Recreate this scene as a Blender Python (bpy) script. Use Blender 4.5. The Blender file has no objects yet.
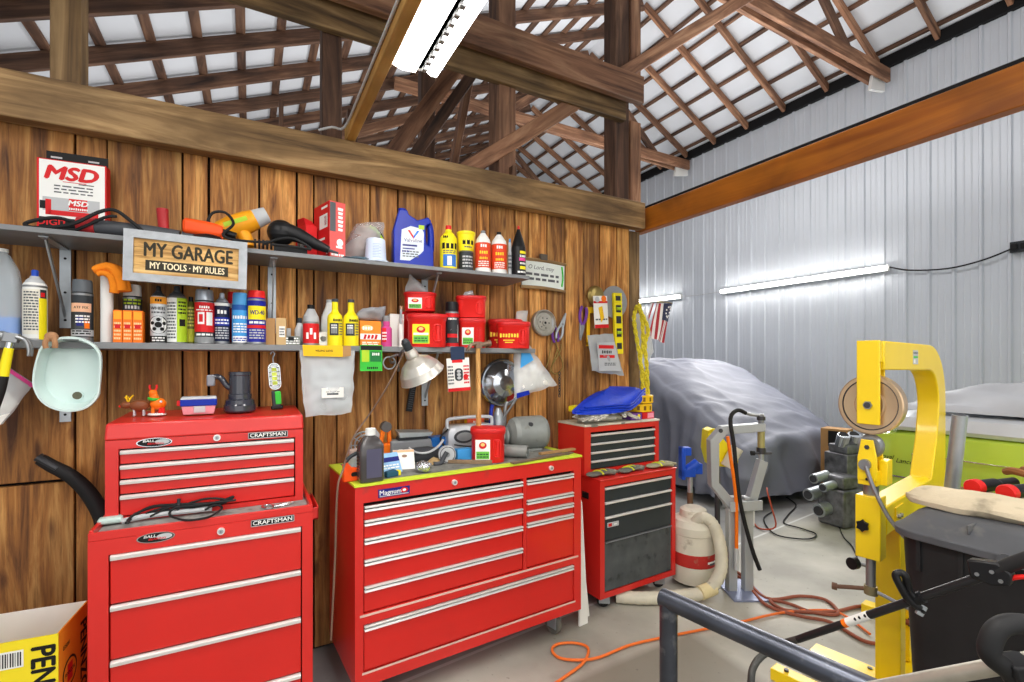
import bpy, math, random
from mathutils import Vector, Matrix, noise
R = random.Random(7)
D = bpy.data; SC = bpy.context.scene; COL = SC.collection
pi = math.pi; rad = math.radians

# ---------------------------------------------------------------- camera, world, lights, exposure
# The wood wall runs along +x at y = 2.68, the metal wall stands across it at x = 7.
FOC, HV, EYE, AZ = 482.0, 362.0, 1.5, rad(61.5)
cam = D.cameras.new('camera'); cam.sensor_width = 36; cam.lens = 36*FOC/1024; cam.clip_start = 0.05
cam.shift_y = (HV-341)/1024
camo = D.objects.new('camera', cam); COL.objects.link(camo)
camo.location = (0, 0, EYE); camo.rotation_euler = (pi/2, 0, AZ-pi/2)
SC.camera = camo
SC.view_settings.view_transform = 'Standard'; SC.view_settings.look = 'None'
SC.view_settings.gamma = 1; SC.view_settings.use_curve_mapping = False
SC.view_settings.exposure = 0.0
W = D.worlds.new('world'); SC.world = W; W.use_nodes = True
bg = W.node_tree.nodes['Background']; bg.inputs[0].default_value = (0.90, 0.95, 1.0, 1); bg.inputs[1].default_value = 0.62

def area(name, loc, rot, sx, sy, power, color=(1, 1, 1)):
    l = D.lights.new(name, 'AREA'); l.shape = 'RECTANGLE'; l.size = sx; l.size_y = sy
    l.energy = power; l.color = color
    o = D.objects.new(name, l); COL.objects.link(o); o.location = loc; o.rotation_euler = rot
    return o
area('daylight_fill', (-0.5, -3.6, 2.2), (rad(90), 0, rad(-8)), 7, 3.6, 105, (1, .97, .94))  # added lamp: soft daylight through a bay assumed open behind the camera
area('ceiling_fill', (-0.9, 0.4, 3.3), (0, 0, 0), 0.3, 2.4, 46, (1, .97, .93))  # added fill from above, no fixture is seen here
area('ceiling_fill', (3.0, -0.6, 3.3), (0, 0, 0), 0.3, 2.4, 46, (1, .97, .93))  # second added fill lamp, out of view
area('high_fill', (4.7, 4.0, 4.6), (0, 0, 0), 0.4, 4, 80, (1, .98, .96))  # added lamp that brightens the metal wall, no fixture hangs here
area('roof_fill', (4.2, 3.0, 3.2), (pi, 0, 0), 2.5, 6, 90, (1, .97, .95))  # added lamp aimed up to brighten the roof, not a real fixture
area('loft_fill', (0.2, 5.2, 2.9), (pi, 0, 0), 3.0, 3.0, 28, (1, .97, .95))  # added lamp aimed up to lighten the roof behind the wood wall

# ---------------------------------------------------------------- helpers
def at(u, v, X=None, Y=None, Z=None, T=None):
    """point of the place seen in direction (u, v) on the plane x=X, y=Y, z=Z or at depth T"""
    s = (u-512)/FOC
    dx = math.cos(AZ)+s*math.sin(AZ); dy = math.sin(AZ)-s*math.cos(AZ); dz = (HV-v)/FOC
    t = T if T is not None else X/dx if X is not None else Y/dy if Y is not None else (Z-EYE)/dz
    return Vector((t*dx, t*dy, EYE+t*dz))
def depth(p): return p[0]*math.cos(AZ)+p[1]*math.sin(AZ)
def pxsize(u, w, t): return w*t*math.cos(math.atan(abs(u-512)/FOC))/FOC
def face_cam(x, y, k=1.0): return k*math.atan2(-x, y)

def lin(c):
    out = []
    for a in c[:3]:
        a /= 255.0
        out.append(a/12.92 if a <= 0.04045 else ((a+0.055)/1.055)**2.4)
    return tuple(out)+(1.0,)
MATS = {}
def nodes_of(m):
    m.use_nodes = True; nt = m.node_tree
    return nt, nt.nodes['Principled BSDF']
def N(nt, typ, **kw):
    n = nt.nodes.new(typ)
    for k, v in kw.items():
        if hasattr(n, k): setattr(n, k, v)
        else: n.inputs[k.replace('_', ' ')].default_value = v
    return n
def ramp(nt, src, stops):
    r = nt.nodes.new('ShaderNodeValToRGB'); cr = r.color_ramp
    while len(cr.elements) < len(stops): cr.elements.new(0.5)
    for e, (p, c) in zip(cr.elements, stops): e.position = p; e.color = c
    nt.links.new(src, r.inputs[0]); return r.outputs[0]
def scalec(c, k): return tuple(min(1, a*k) for a in c[:3])+(1,)
def pm(name, rgb, rough=.45, metal=0, var=.10, scale=6, bump=0, bscale=60, coat=0, emit=0, film=None, trans=0, sub=0, dirt=None):
    if name in MATS: return MATS[name]
    m = D.materials.new(name); nt, b = nodes_of(m); L = nt.links
    c = lin(rgb)
    tc = N(nt, 'ShaderNodeTexCoord'); nz = N(nt, 'ShaderNodeTexNoise', Scale=scale, Detail=4.0)
    L.new(tc.outputs['Object'], nz.inputs['Vector'])
    colr = ramp(nt, nz.outputs[0], [(0.3, scalec(c, 1-var)), (0.7, scalec(c, 1+var))])
    if dirt:
        nd = N(nt, 'ShaderNodeTexNoise', Scale=dirt[1], Detail=6.0); L.new(tc.outputs['Object'], nd.inputs['Vector'])
        f = ramp(nt, nd.outputs[0], [(dirt[2], (0, 0, 0, 1)), (min(1, dirt[2]+.16), (1, 1, 1, 1))])
        mx = N(nt, 'ShaderNodeMixRGB'); L.new(f, mx.inputs[0]); L.new(colr, mx.inputs[1]); mx.inputs[2].default_value = lin(dirt[0])
        colr = mx.outputs[0]
    L.new(colr, b.inputs['Base Color'])
    b.inputs['Roughness'].default_value = rough; b.inputs['Metallic'].default_value = metal
    b.inputs['Coat Weight'].default_value = coat
    if not metal and not coat: b.inputs['Specular IOR Level'].default_value = .28
    if trans: b.inputs['Transmission Weight'].default_value = trans
    if sub:
        b.inputs['Subsurface Weight'].default_value = sub; b.inputs['Subsurface Radius'].default_value = (.02, .02, .02)
    if emit:
        b.inputs['Emission Color'].default_value = c; b.inputs['Emission Strength'].default_value = emit
    if bump:
        n2 = N(nt, 'ShaderNodeTexNoise', Scale=bscale, Detail=3.0); L.new(tc.outputs['Object'], n2.inputs['Vector'])
        bp = N(nt, 'ShaderNodeBump', Strength=bump, Distance=.01); L.new(n2.outputs[0], bp.inputs['Height']); L.new(bp.outputs[0], b.inputs['Normal'])
    if film is not None:
        tr = N(nt, 'ShaderNodeBsdfTransparent'); ms = N(nt, 'ShaderNodeMixShader'); ms.inputs[0].default_value = film
        L.new(tr.outputs[0], ms.inputs[1]); L.new(b.outputs[0], ms.inputs[2])
        L.new(ms.outputs[0], nt.nodes['Material Output'].inputs[0])
    MATS[name] = m; return m
def wood(name, dark, mid, light, axis='X', fine=1.0, rough=.75, tint=False, plank=False):
    """grain stretched along one local axis; every board gets its own shade"""
    m = D.materials.new(name); nt, b = nodes_of(m); L = nt.links
    tc = N(nt, 'ShaderNodeTexCoord'); mp = N(nt, 'ShaderNodeMapping')
    s = {'X': (1.2, 14, 14), 'Y': (14, 1.2, 14), 'Z': (14, 14, 1.2)}[axis]
    mp.inputs['Scale'].default_value = tuple(a*fine for a in s)
    oi = N(nt, 'ShaderNodeObjectInfo'); add = N(nt, 'ShaderNodeVectorMath', operation='ADD')
    cx = N(nt, 'ShaderNodeCombineXYZ'); rnd = oi.outputs['Random']
    if tint:
        an = N(nt, 'ShaderNodeAttribute', attribute_name='tint'); rnd = an.outputs['Fac']
    ml = N(nt, 'ShaderNodeMath', operation='MULTIPLY'); ml.inputs[1].default_value = 37.0
    L.new(rnd, ml.inputs[0]); [L.new(ml.outputs[0], cx.inputs[i]) for i in range(3)]
    L.new(tc.outputs['Object'], add.inputs[0]); L.new(cx.outputs[0], add.inputs[1]); L.new(add.outputs[0], mp.inputs[0])
    n1 = N(nt, 'ShaderNodeTexNoise', Scale=1.0, Detail=7.0, Roughness=.62, Distortion=.9); L.new(mp.outputs[0], n1.inputs['Vector'])
    n2 = N(nt, 'ShaderNodeTexNoise', Scale=2.2, Detail=3.0, Distortion=.4); L.new(add.outputs[0], n2.inputs['Vector'])
    g = ramp(nt, n1.outputs[0], [(0.30, lin(dark)), (0.50, lin(mid)), (0.72, lin(light))])
    st = ramp(nt, n2.outputs[0], [(0.30, (.55, .52, .50, 1)), (0.62, (1.05, 1.0, .96, 1))])
    mx = N(nt, 'ShaderNodeMixRGB', blend_type='MULTIPLY'); mx.inputs[0].default_value = 1; L.new(g, mx.inputs[1]); L.new(st, mx.inputs[2])
    if plank:        # fine dark pores and a few knots
        m3 = N(nt, 'ShaderNodeMapping'); m3.inputs['Scale'].default_value = (110, 110, 5); L.new(add.outputs[0], m3.inputs[0])
        n3 = N(nt, 'ShaderNodeTexNoise', Scale=1.0, Detail=5.0, Roughness=.7); L.new(m3.outputs[0], n3.inputs['Vector'])
        p3 = ramp(nt, n3.outputs[0], [(.33, (.50, .44, .38, 1)), (.52, (1.06, 1.04, 1.0, 1))])
        x3 = N(nt, 'ShaderNodeMixRGB', blend_type='MULTIPLY'); x3.inputs[0].default_value = .75; L.new(mx.outputs[0], x3.inputs[1]); L.new(p3, x3.inputs[2])
        m4 = N(nt, 'ShaderNodeMapping'); m4.inputs['Scale'].default_value = (9, 9, 2.6); L.new(add.outputs[0], m4.inputs[0])
        vo = N(nt, 'ShaderNodeTexVoronoi', Scale=1.0); L.new(m4.outputs[0], vo.inputs['Vector'])
        p4 = ramp(nt, vo.outputs['Distance'], [(.05, (.30, .22, .16, 1)), (.16, (1, 1, 1, 1))])
        x4 = N(nt, 'ShaderNodeMixRGB', blend_type='MULTIPLY'); x4.inputs[0].default_value = .85; L.new(x3.outputs[0], x4.inputs[1]); L.new(p4, x4.inputs[2]); mx = x4
    hs = N(nt, 'ShaderNodeHueSaturation'); mr = N(nt, 'ShaderNodeMapRange'); mr.inputs[3].default_value = .72; mr.inputs[4].default_value = 1.28
    L.new(rnd, mr.inputs[0]); L.new(mr.outputs[0], hs.inputs['Value']); L.new(mx.outputs[0], hs.inputs['Color'])
    L.new(hs.outputs[0], b.inputs['Base Color']); b.inputs['Roughness'].default_value = rough
    bp = N(nt, 'ShaderNodeBump', Strength=.35, Distance=.01); L.new(n1.outputs[0], bp.inputs['Height']); L.new(bp.outputs[0], b.inputs['Normal'])
    MATS[name] = m; return m

_tc = {}
def text_geo(s, size, bold=0.0):
    k = (s, size, bold)
    if k not in _tc:
        cu = D.curves.new('lettering', 'FONT'); cu.body = s; cu.size = size; cu.align_x = 'CENTER'; cu.align_y = 'CENTER'
        cu.offset = bold*size; cu.resolution_u = 3
        o = D.objects.new('lettering', cu); me = D.meshes.new_from_object(o)
        _tc[k] = ([v.co.copy() for v in me.vertices], [tuple(p.vertices) for p in me.polygons])
        D.objects.remove(o); D.meshes.remove(me); D.curves.remove(cu)
    return _tc[k]
FRONT = Matrix(((1, 0, 0, 0), (0, 0, -1, 0), (0, 1, 0, 0), (0, 0, 0, 1)))   # plane facing -y
def TR(*a): return Matrix.Translation(a)
def RX(a): return Matrix.Rotation(a, 4, 'X')
def RY(a): return Matrix.Rotation(a, 4, 'Y')
def RZ(a): return Matrix.Rotation(a, 4, 'Z')
def smooth_pts(pts, k=4, closed=False):
    p = [Vector(a) for a in pts]; n = len(p); out = []
    if n < 3: return p
    rng = range(n if closed else n-1)
    for i in rng:
        if closed: a, b, c, d = p[i-1], p[i], p[(i+1) % n], p[(i+2) % n]
        else: a, b, c, d = p[max(i-1, 0)], p[i], p[i+1], p[min(i+2, n-1)]
        for j in range(k):
            t = j/k
            out.append(.5*((2*b)+(c-a)*t+(2*a-5*b+4*c-d)*t*t+(3*b-a-3*c+d)*t**3))
    if not closed: out.append(p[-1])
    return out
def rrect(w, h, r, n=5):
    o = []
    for cx, cy, a0 in ((w/2-r, h/2-r, 0), (-w/2+r, h/2-r, pi/2), (-w/2+r, -h/2+r, pi), (w/2-r, -h/2+r, 1.5*pi)):
        for i in range(n+1):
            a = a0+i*pi/2/n; o.append((cx+r*math.cos(a), cy+r*math.sin(a)))
    return o
class MB:
    """collects shapes and links them as ONE mesh object"""
    def __init__(s, M=None): s.v = []; s.f = []; s.m = []; s.t = []; s.mats = []; s.M = M or Matrix()
    def add(s, vs, fs, mat, M=None, tint=0.5):
        X = s.M @ M if M else s.M
        n = len(s.v); s.v += [X @ Vector(v) for v in vs]
        if mat not in s.mats: s.mats.append(mat)
        i = s.mats.index(mat)
        for f in fs: s.f.append(tuple(a+n for a in f)); s.m.append(i); s.t.append(tint)
        return s
    def box(s, x0, x1, y0, y1, z0, z1, mat, M=None, tint=.5):
        vs = [(x, y, z) for z in (z0, z1) for y in (y0, y1) for x in (x0, x1)]
        return s.add(vs, [(0, 2, 3, 1), (4, 5, 7, 6), (0, 1, 5, 4), (2, 6, 7, 3), (0, 4, 6, 2), (1, 3, 7, 5)], mat, M, tint)
    def hexa(s, vs, mat, M=None):   # 8 corners, order as box
        return s.add(vs, [(0, 2, 3, 1), (4, 5, 7, 6), (0, 1, 5, 4), (2, 6, 7, 3), (0, 4, 6, 2), (1, 3, 7, 5)], mat, M)
    def bar(s, p, q, w, h, mat, up=(0, 0, 1)):
        p, q = Vector(p), Vector(q); x = (q-p); l = x.length; x.normalize()
        u = Vector(up)
        if abs(x.dot(u)) > .98: u = Vector((1, 0, 0))
        y = u.cross(x).normalized(); z = x.cross(y)
        M = Matrix((x, y, z)).transposed().to_4x4(); M.translation = p
        return s.box(0, l, -w/2, w/2, -h/2, h/2, mat, M)
    def lathe(s, prof, mat, M=None, n=24, mats=None, cap=True):
        vs = []; k = len(prof)
        for r, z in prof:
            for i in range(n):
                a = 2*pi*i/n; vs.append((r*math.cos(a), r*math.sin(a), z))
        for j in range(k-1):
            s.add([vs[j*n+i] for i in range(n)]+[vs[(j+1)*n+i] for i in range(n)],
                  [(i, (i+1) % n, n+(i+1) % n, n+i) for i in range(n)], mats[j] if mats else mat, M)
        if cap and prof[0][0] > 1e-4: s.add([vs[i] for i in range(n)][::-1], [tuple(range(n))], mats[0] if mats else mat, M)
        if cap and prof[-1][0] > 1e-4: s.add([vs[(k-1)*n+i] for i in range(n)], [tuple(range(n))], mats[-1] if mats else mat, M)
        return s
    def cyl(s, p, q, r, mat, n=16, r2=None):
        p, q = Vector(p), Vector(q); z = q-p; l = z.length
        M = z.to_track_quat('Z', 'Y').to_matrix().to_4x4(); M.translation = p
        return s.lathe([(r, 0), (r if r2 is None else r2, l)], mat, M, n)
    def tube(s, pts, r, mat, n=8, k=4, closed=False, flat=1.0):
        p = smooth_pts(pts, k, closed) if k > 1 else [Vector(a) for a in pts]
        m = len(p); vs = []; up = Vector((0, 0, 1)); prev = None
        for i, c in enumerate(p):
            if closed: t = p[(i+1) % m]-p[i-1]
            else: t = p[min(i+1, m-1)]-p[max(i-1, 0)]
            if t.length < 1e-9: t = Vector((1, 0, 0))
            t.normalize()
            if prev is None:
                a = up if abs(t.dot(up)) < .9 else Vector((1, 0, 0)); x = (a-t*a.dot(t)).normalized()
            else:
                x = prev-t*prev.dot(t); x = x.normalized() if x.length > 1e-6 else Vector((1, 0, 0))
            prev = x; y = t.cross(x)
            rr = r if not isinstance(r, (list, tuple)) else r[0]+(r[-1]-r[0])*i/(m-1) if len(r) == 2 else r[min(len(r)-1, i*len(r)//m)]
            for j in range(n):
                a = 2*pi*j/n; vs.append(c+x*rr*math.cos(a)*flat+y*rr*math.sin(a))
        fs = []
        for i in range(m if closed else m-1):
            i2 = (i+1) % m
            fs += [(i*n+j, i*n+(j+1) % n, i2*n+(j+1) % n, i2*n+j) for j in range(n)]
        if not closed: fs += [tuple(range(n))[::-1], tuple((m-1)*n+j for j in range(n))]
        return s.add(vs, fs, mat)
    def prism(s, poly, z0, z1, mat, M=None):
        n = len(poly); vs = [(x, y, z0) for x, y in poly]+[(x, y, z1) for x, y in poly]
        fs = [tuple(range(n))[::-1], tuple(range(n, 2*n))]+[(i, (i+1) % n, n+(i+1) % n, n+i) for i in range(n)]
        return s.add(vs, fs, mat, M)
    def prismY(s, poly, y0, y1, mat, M=None):     # poly in x,z ; extruded along y
        X = FRONT if M is None else M @ FRONT
        return s.prism(poly, -y1, -y0, mat, X)
    def loft(s, rings, mat, M=None, cap=True, closed=True):
        n = len(rings[0]); vs = [p for r in rings for p in r]; fs = []
        for i in range(len(rings)-1):
            for j in range(n if closed else n-1): fs.append((i*n+j, i*n+(j+1) % n, (i+1)*n+(j+1) % n, (i+1)*n+j))
        if cap: fs += [tuple(range(n))[::-1], tuple((len(rings)-1)*n+j for j in range(n))]
        return s.add(vs, fs, mat, M)
    def sheet(s, fn, nu, nv, mat, M=None):
        vs = [fn(i/nu, j/nv) for j in range(nv+1) for i in range(nu+1)]
        fs = [(j*(nu+1)+i, j*(nu+1)+i+1, (j+1)*(nu+1)+i+1, (j+1)*(nu+1)+i) for j in range(nv) for i in range(nu)]
        return s.add(vs, fs, mat, M)
    def ball(s, c, r, mat, n=16, M=None):
        r = (r, r, r) if not isinstance(r, (tuple, list)) else r
        X = (M or Matrix()) @ TR(*c) @ Matrix.Diagonal((r[0], r[1], r[2], 1))
        return s.lathe([(max(1e-5, math.sin(pi*i/10)), -math.cos(pi*i/10)) for i in range(11)], mat, X, n)
    def pillow(s, c, d, mat, M=None, nu=14, nv=14, wr=.0, seed=0, e=.5):
        """bag between four corners c (x,z, order bl br tr tl), thickness d, facing -y"""
        def pt(u, v):
            x = (1-v)*((1-u)*c[0][0]+u*c[1][0])+v*((1-u)*c[3][0]+u*c[2][0])
            z = (1-v)*((1-u)*c[0][1]+u*c[1][1])+v*((1-u)*c[3][1]+u*c[2][1])
            return x, z
        for sg in (-1, 1):
            def fn(u, v):
                x, z = pt(u, v); h = d/2*(max(0, math.sin(pi*u)*math.sin(pi*v)))**e
                w = wr*noise.noise(Vector((x*22+seed, z*22, sg*3)))*(math.sin(pi*u)*math.sin(pi*v))**.3
                jx = wr*.6*noise.noise(Vector((z*18, seed+3, x*18))); jz = wr*.6*noise.noise(Vector((x*18, z*18, seed+9)))
                return (x+jx, sg*h+w, z+jz)
            g = MB(); g.sheet(fn, nu, nv, mat)
            s.add(g.v, g.f if sg < 0 else [f[::-1] for f in g.f], mat, M)
        return s
    def text(s, st, size, mat, M=None, bold=.0, sx=1.0, shear=0):
        if st[0] == '~':       # print too small or blurred to read: one stroke block per letter
            n = len(st)-1; q = size*.58*sx
            for i in range(n):
                x = (i-(n-1)/2)*q; h = size*(.34 if i % 3 else .40)
                s.add([(x-q*.36+shear*-h, -h, 0), (x+q*.30+shear*-h, -h, 0), (x+q*.36+shear*h, h*.8, 0), (x-q*.30+shear*h, h, 0)], [(0, 1, 2, 3)], mat, M)
            return s
        vs, fs = text_geo(st, 1.0)
        for k, (ox, oy) in enumerate(((0, 0), (bold, 0), (-bold, 0), (0, bold*.8), (0, -bold*.8)) if bold > .004 else ((0, 0),)):
            s.add([(v.x*size*sx+shear*v.y*size+ox*size, v.y*size+oy*size, k*2e-5) for v in vs], fs, mat, M)
        return s
    def textF(s, st, size, mat, x, y, z, bold=.01, sx=1.0, M=None, shear=0, rot=0):   # lettering on a face looking to -y
        X = TR(x, y, z) @ FRONT @ RZ(rot)
        return s.text(st, size, mat, M @ X if M else X, bold, sx, shear)
    def textC(s, st, size, mat, r, z, a=0.0, bold=.01, sx=1.0, vert=False):           # lettering round a can
        if st[0] == '~':
            n = len(st)-1; q = size*.58*sx/r
            for i in range(n): s.patch(r, a+(i-(n-1)/2)*q-q*.36, a+(i-(n-1)/2)*q+q*.34, z-size*.34, z+size*(.34 if i % 3 else .42), mat, 2)
            return s
        vs, fs = text_geo(st, 1.0)
        for k, ox in enumerate((0, bold, -bold) if bold > .004 else (0,)):
            o = []
            for v in vs:
                x, y = v.x*size*sx+ox*size, v.y*size
                if vert: x, y = -y, x
                b = a+x/r; q = r+k*2e-5; o.append((q*math.sin(b), -q*math.cos(b), z+y))
            s.add(o, fs, mat)
        return s
    def patch(s, r, a0, a1, z0, z1, mat, n=8):
        return s.sheet(lambda u, v: (r*math.sin(a0+(a1-a0)*u), -r*math.cos(a0+(a1-a0)*u), z0+(z1-z0)*v), n, 1, mat)
    def disc(s, x, y, z, rx, rz, mat, M=None, n=24):    # flat ellipse facing -y
        return s.add([(x+rx*math.cos(2*pi*i/n), y, z+rz*math.sin(2*pi*i/n)) for i in range(n)], [tuple(range(n))], mat, M)
    def rectF(s, x0, x1, y, z0, z1, mat, M=None):
        return s.add([(x0, y, z0), (x1, y, z0), (x1, y, z1), (x0, y, z1)], [(0, 1, 2, 3)], mat, M)
    def finepr(s, x0, x1, y, z0, z1, rows, mat, M=None, rng=R):     # rows of small print
        h = (z1-z0)/rows
        for i in range(rows):
            x = x0
            while x < x1-.002:
                w = rng.uniform(.12, .3)*(x1-x0); e = min(x1, x+w)
                s.rectF(x, e, y, z0+i*h+h*.2, z0+i*h+h*.72, mat, M); x = e+.05*(x1-x0)
        return s
    def fineprC(s, r, a0, a1, z0, z1, rows, mat, rng=R):
        h = (z1-z0)/rows
        for i in range(rows):
            a = a0
            while a < a1-.03:
                e = min(a1, a+rng.uniform(.12, .3)*(a1-a0)); s.patch(r, a, e, z0+i*h+h*.2, z0+i*h+h*.72, mat, 3); a = e+.05*(a1-a0)
        return s
    def build(s, name, parent=None, bevel=0, seg=2, smooth=38, sub=0):
        me = D.meshes.new(name); me.from_pydata([tuple(v) for v in s.v], [], s.f)
        for m in s.mats: me.materials.append(m)
        me.polygons.foreach_set('material_index', s.m)
        a = me.attributes.new('tint', 'FLOAT', 'FACE'); a.data.foreach_set('value', s.t)
        if smooth:
            me.polygons.foreach_set('use_smooth', [True]*len(s.f)); me.set_sharp_from_angle(angle=rad(smooth))
        me.update()
        o = D.objects.new(name, me); COL.objects.link(o)
        if parent: o.parent = parent
        if bevel:
            b = o.modifiers.new('bevel', 'BEVEL'); b.width = bevel; b.segments = seg; b.limit_method = 'ANGLE'; b.angle_limit = rad(40)
            b.harden_normals = False
        if sub:
            b = o.modifiers.new('subd', 'SUBSURF'); b.levels = sub; b.render_levels = sub
        return o
def tag(o, label, cat, group=None, kind=None):
    if label: o['label'] = label
    if cat: o['category'] = cat
    if group: o['group'] = group
    if kind: o['kind'] = kind
    return o
def thing(name, label, cat, loc=(0, 0, 0), rz=0, group=None):
    o = D.objects.new(name, None); COL.objects.link(o); o.empty_display_size = .05
    o.location = loc; o.rotation_euler = (0, 0, rz); tag(o, label, cat, group); return o
def struct(o): o['kind'] = 'structure'; return o
def plank_obj(name, p, q, w, h, mat, parent=None, up=(0, 0, 1)):
    """one board from p to q, its own object with the grain along it"""
    p, q = Vector(p), Vector(q); x = q-p; l = x.length; x.normalize(); u = Vector(up)
    if abs(x.dot(u)) > .98: u = Vector((0, 1, 0))
    y = u.cross(x).normalized(); z = x.cross(y)
    M = Matrix((x, y, z)).transposed().to_4x4(); M.translation = p
    b = MB(); b.box(0, l, -w/2, w/2, -h/2, h/2, mat); o = b.build(name, parent, bevel=.004, seg=1)
    o.matrix_basis = M; return o

# ---------------------------------------------------------------- materials
red = pm('red_enamel', (214, 36, 30), .30, var=.05, scale=3, coat=.2)
red2 = pm('red_enamel_worn', (214, 40, 34), .36, var=.07, scale=3, coat=.2, dirt=((150, 60, 50), 9, .66))
alu = pm('bright_aluminium', (238, 236, 232), .32, .35, .04)
steel = pm('steel', (150, 152, 154), .38, .75, .12)
chrome = pm('chrome', (215, 218, 220), .12, 1, .05)
darksteel = pm('dark_steel', (74, 74, 78), .42, .6, .2)
galv = pm('galvanised_steel', (176, 182, 186), .42, .6, .12, 14)
black = pm('black_plastic', (22, 22, 24), .42, 0, .2)
black2 = pm('black_rubber', (30, 30, 31), .6, 0, .15)
charcoal = pm('charcoal_enamel', (52, 56, 60), .4, 0, .12)
white = pm('white_plastic', (236, 236, 232), .45, 0, .03)
cream = pm('cream_plastic', (214, 208, 190), .5, 0, .06, dirt=((150, 140, 118), 12, .62))
paper = pm('white_card', (240, 238, 232), .7, 0, .03)
grey = pm('grey_plastic', (138, 140, 142), .5, 0, .06)
lgrey = pm('light_grey_plastic', (190, 192, 194), .5, 0, .05)
dgrey = pm('dark_grey_plastic', (70, 72, 76), .5, 0, .1)
yellow = pm('yellow_enamel', (250, 214, 16), .35, 0, .04, 4, coat=.2)
yellowp = pm('yellow_plastic', (246, 226, 30), .4, 0, .03)
gold = pm('yellow_tape', (240, 190, 20), .5, 0, .06)
orange = pm('orange_plastic', (246, 120, 20), .42, 0, .05)
orangered = pm('orange_red_plastic', (244, 84, 26), .42, 0, .05)
amber = pm('amber_plastic', (250, 168, 30), .4, 0, .05)
blue = pm('blue_plastic', (4, 40, 160), .35, 0, .06)
cyanb = pm('sky_blue_plastic', (70, 160, 226), .4, 0, .05)
navy = pm('navy_print', (26, 34, 120), .4, 0, .05)
green = pm('green_plastic', (60, 190, 60), .45, 0, .06)
lime = pm('lime_print', (176, 208, 44), .45, 0, .06)
redp = pm('red_plastic', (222, 36, 32), .38, 0, .05)
pink = pm('pink_plastic', (236, 70, 150), .45, 0, .05)
purple = pm('purple_plastic', (112, 60, 150), .45, 0, .08)
magenta = pm('magenta_fluid', (204, 70, 140), .3, 0, .05)
brown = pm('brown_card', (178, 136, 88), .75, 0, .1)
tan = pm('tan_canvas', (206, 192, 164), .9, 0, .08, 5, bump=.3, bscale=50, dirt=((96, 88, 74), 7, .60))
inkblack = pm('black_print', (20, 20, 20), .6, 0, .05)
inkgrey = pm('grey_print', (90, 92, 96), .6, 0, .05)
inkwhite = pm('white_print', (244, 244, 240), .6, 0, .02)
inkred = pm('red_print', (214, 30, 34), .55, 0, .04)
brass = pm('brass', (160, 140, 84), .35, .8, .15)
bronze = pm('wheel_bronze', (206, 176, 140), .28, .7, .1, 5)
film = pm('clear_film', (232, 236, 240), .12, 0, .02, film=.30)
milky = pm('milky_film', (232, 236, 238), .18, 0, .03, film=.42)
greyfilm = pm('grey_film', (190, 194, 196), .22, 0, .05, film=.72)
glassy = pm('clear_plastic_jug', (214, 228, 236), .15, 0, .02, film=.36)
bluefluid = pm('blue_washer_fluid', (30, 130, 226), .15, 0, .02)
greymetal = pm('grey_shelf_paint', (128, 130, 132), .45, 0, .05, 3)
greyframe = pm('silver_grey_enamel', (170, 174, 176), .4, .15, .05)
wood_wall = wood('wall_planks', (96, 55, 22), (184, 126, 62), (240, 190, 114), 'Z', 1.5, .7, tint=True, plank=True)
wood_dark = wood('old_roof_timber', (50, 33, 25), (104, 74, 56), (150, 114, 88), 'X', 1.1)
wood_mid = wood('rafter_timber', (80, 52, 38), (142, 102, 76), (188, 148, 116), 'X', 1.1)
wood_beam = wood('weathered_beam', (78, 58, 34), (136, 108, 70), (188, 158, 112), 'X', 1.0)
wood_orange = wood('varnished_header', (168, 92, 20), (204, 124, 32), (226, 150, 52), 'X', .5, .45)
wood_yellow = wood('fresh_lumber', (196, 140, 62), (222, 170, 86), (236, 192, 116), 'X', .7)
wood_handle = wood('hammer_handle_wood', (150, 100, 46), (200, 150, 84), (226, 184, 120), 'Z', 3)
wood_sign = wood('sign_board_wood', (150, 106, 52), (214, 172, 104), (240, 208, 146), 'X', 3)

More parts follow.
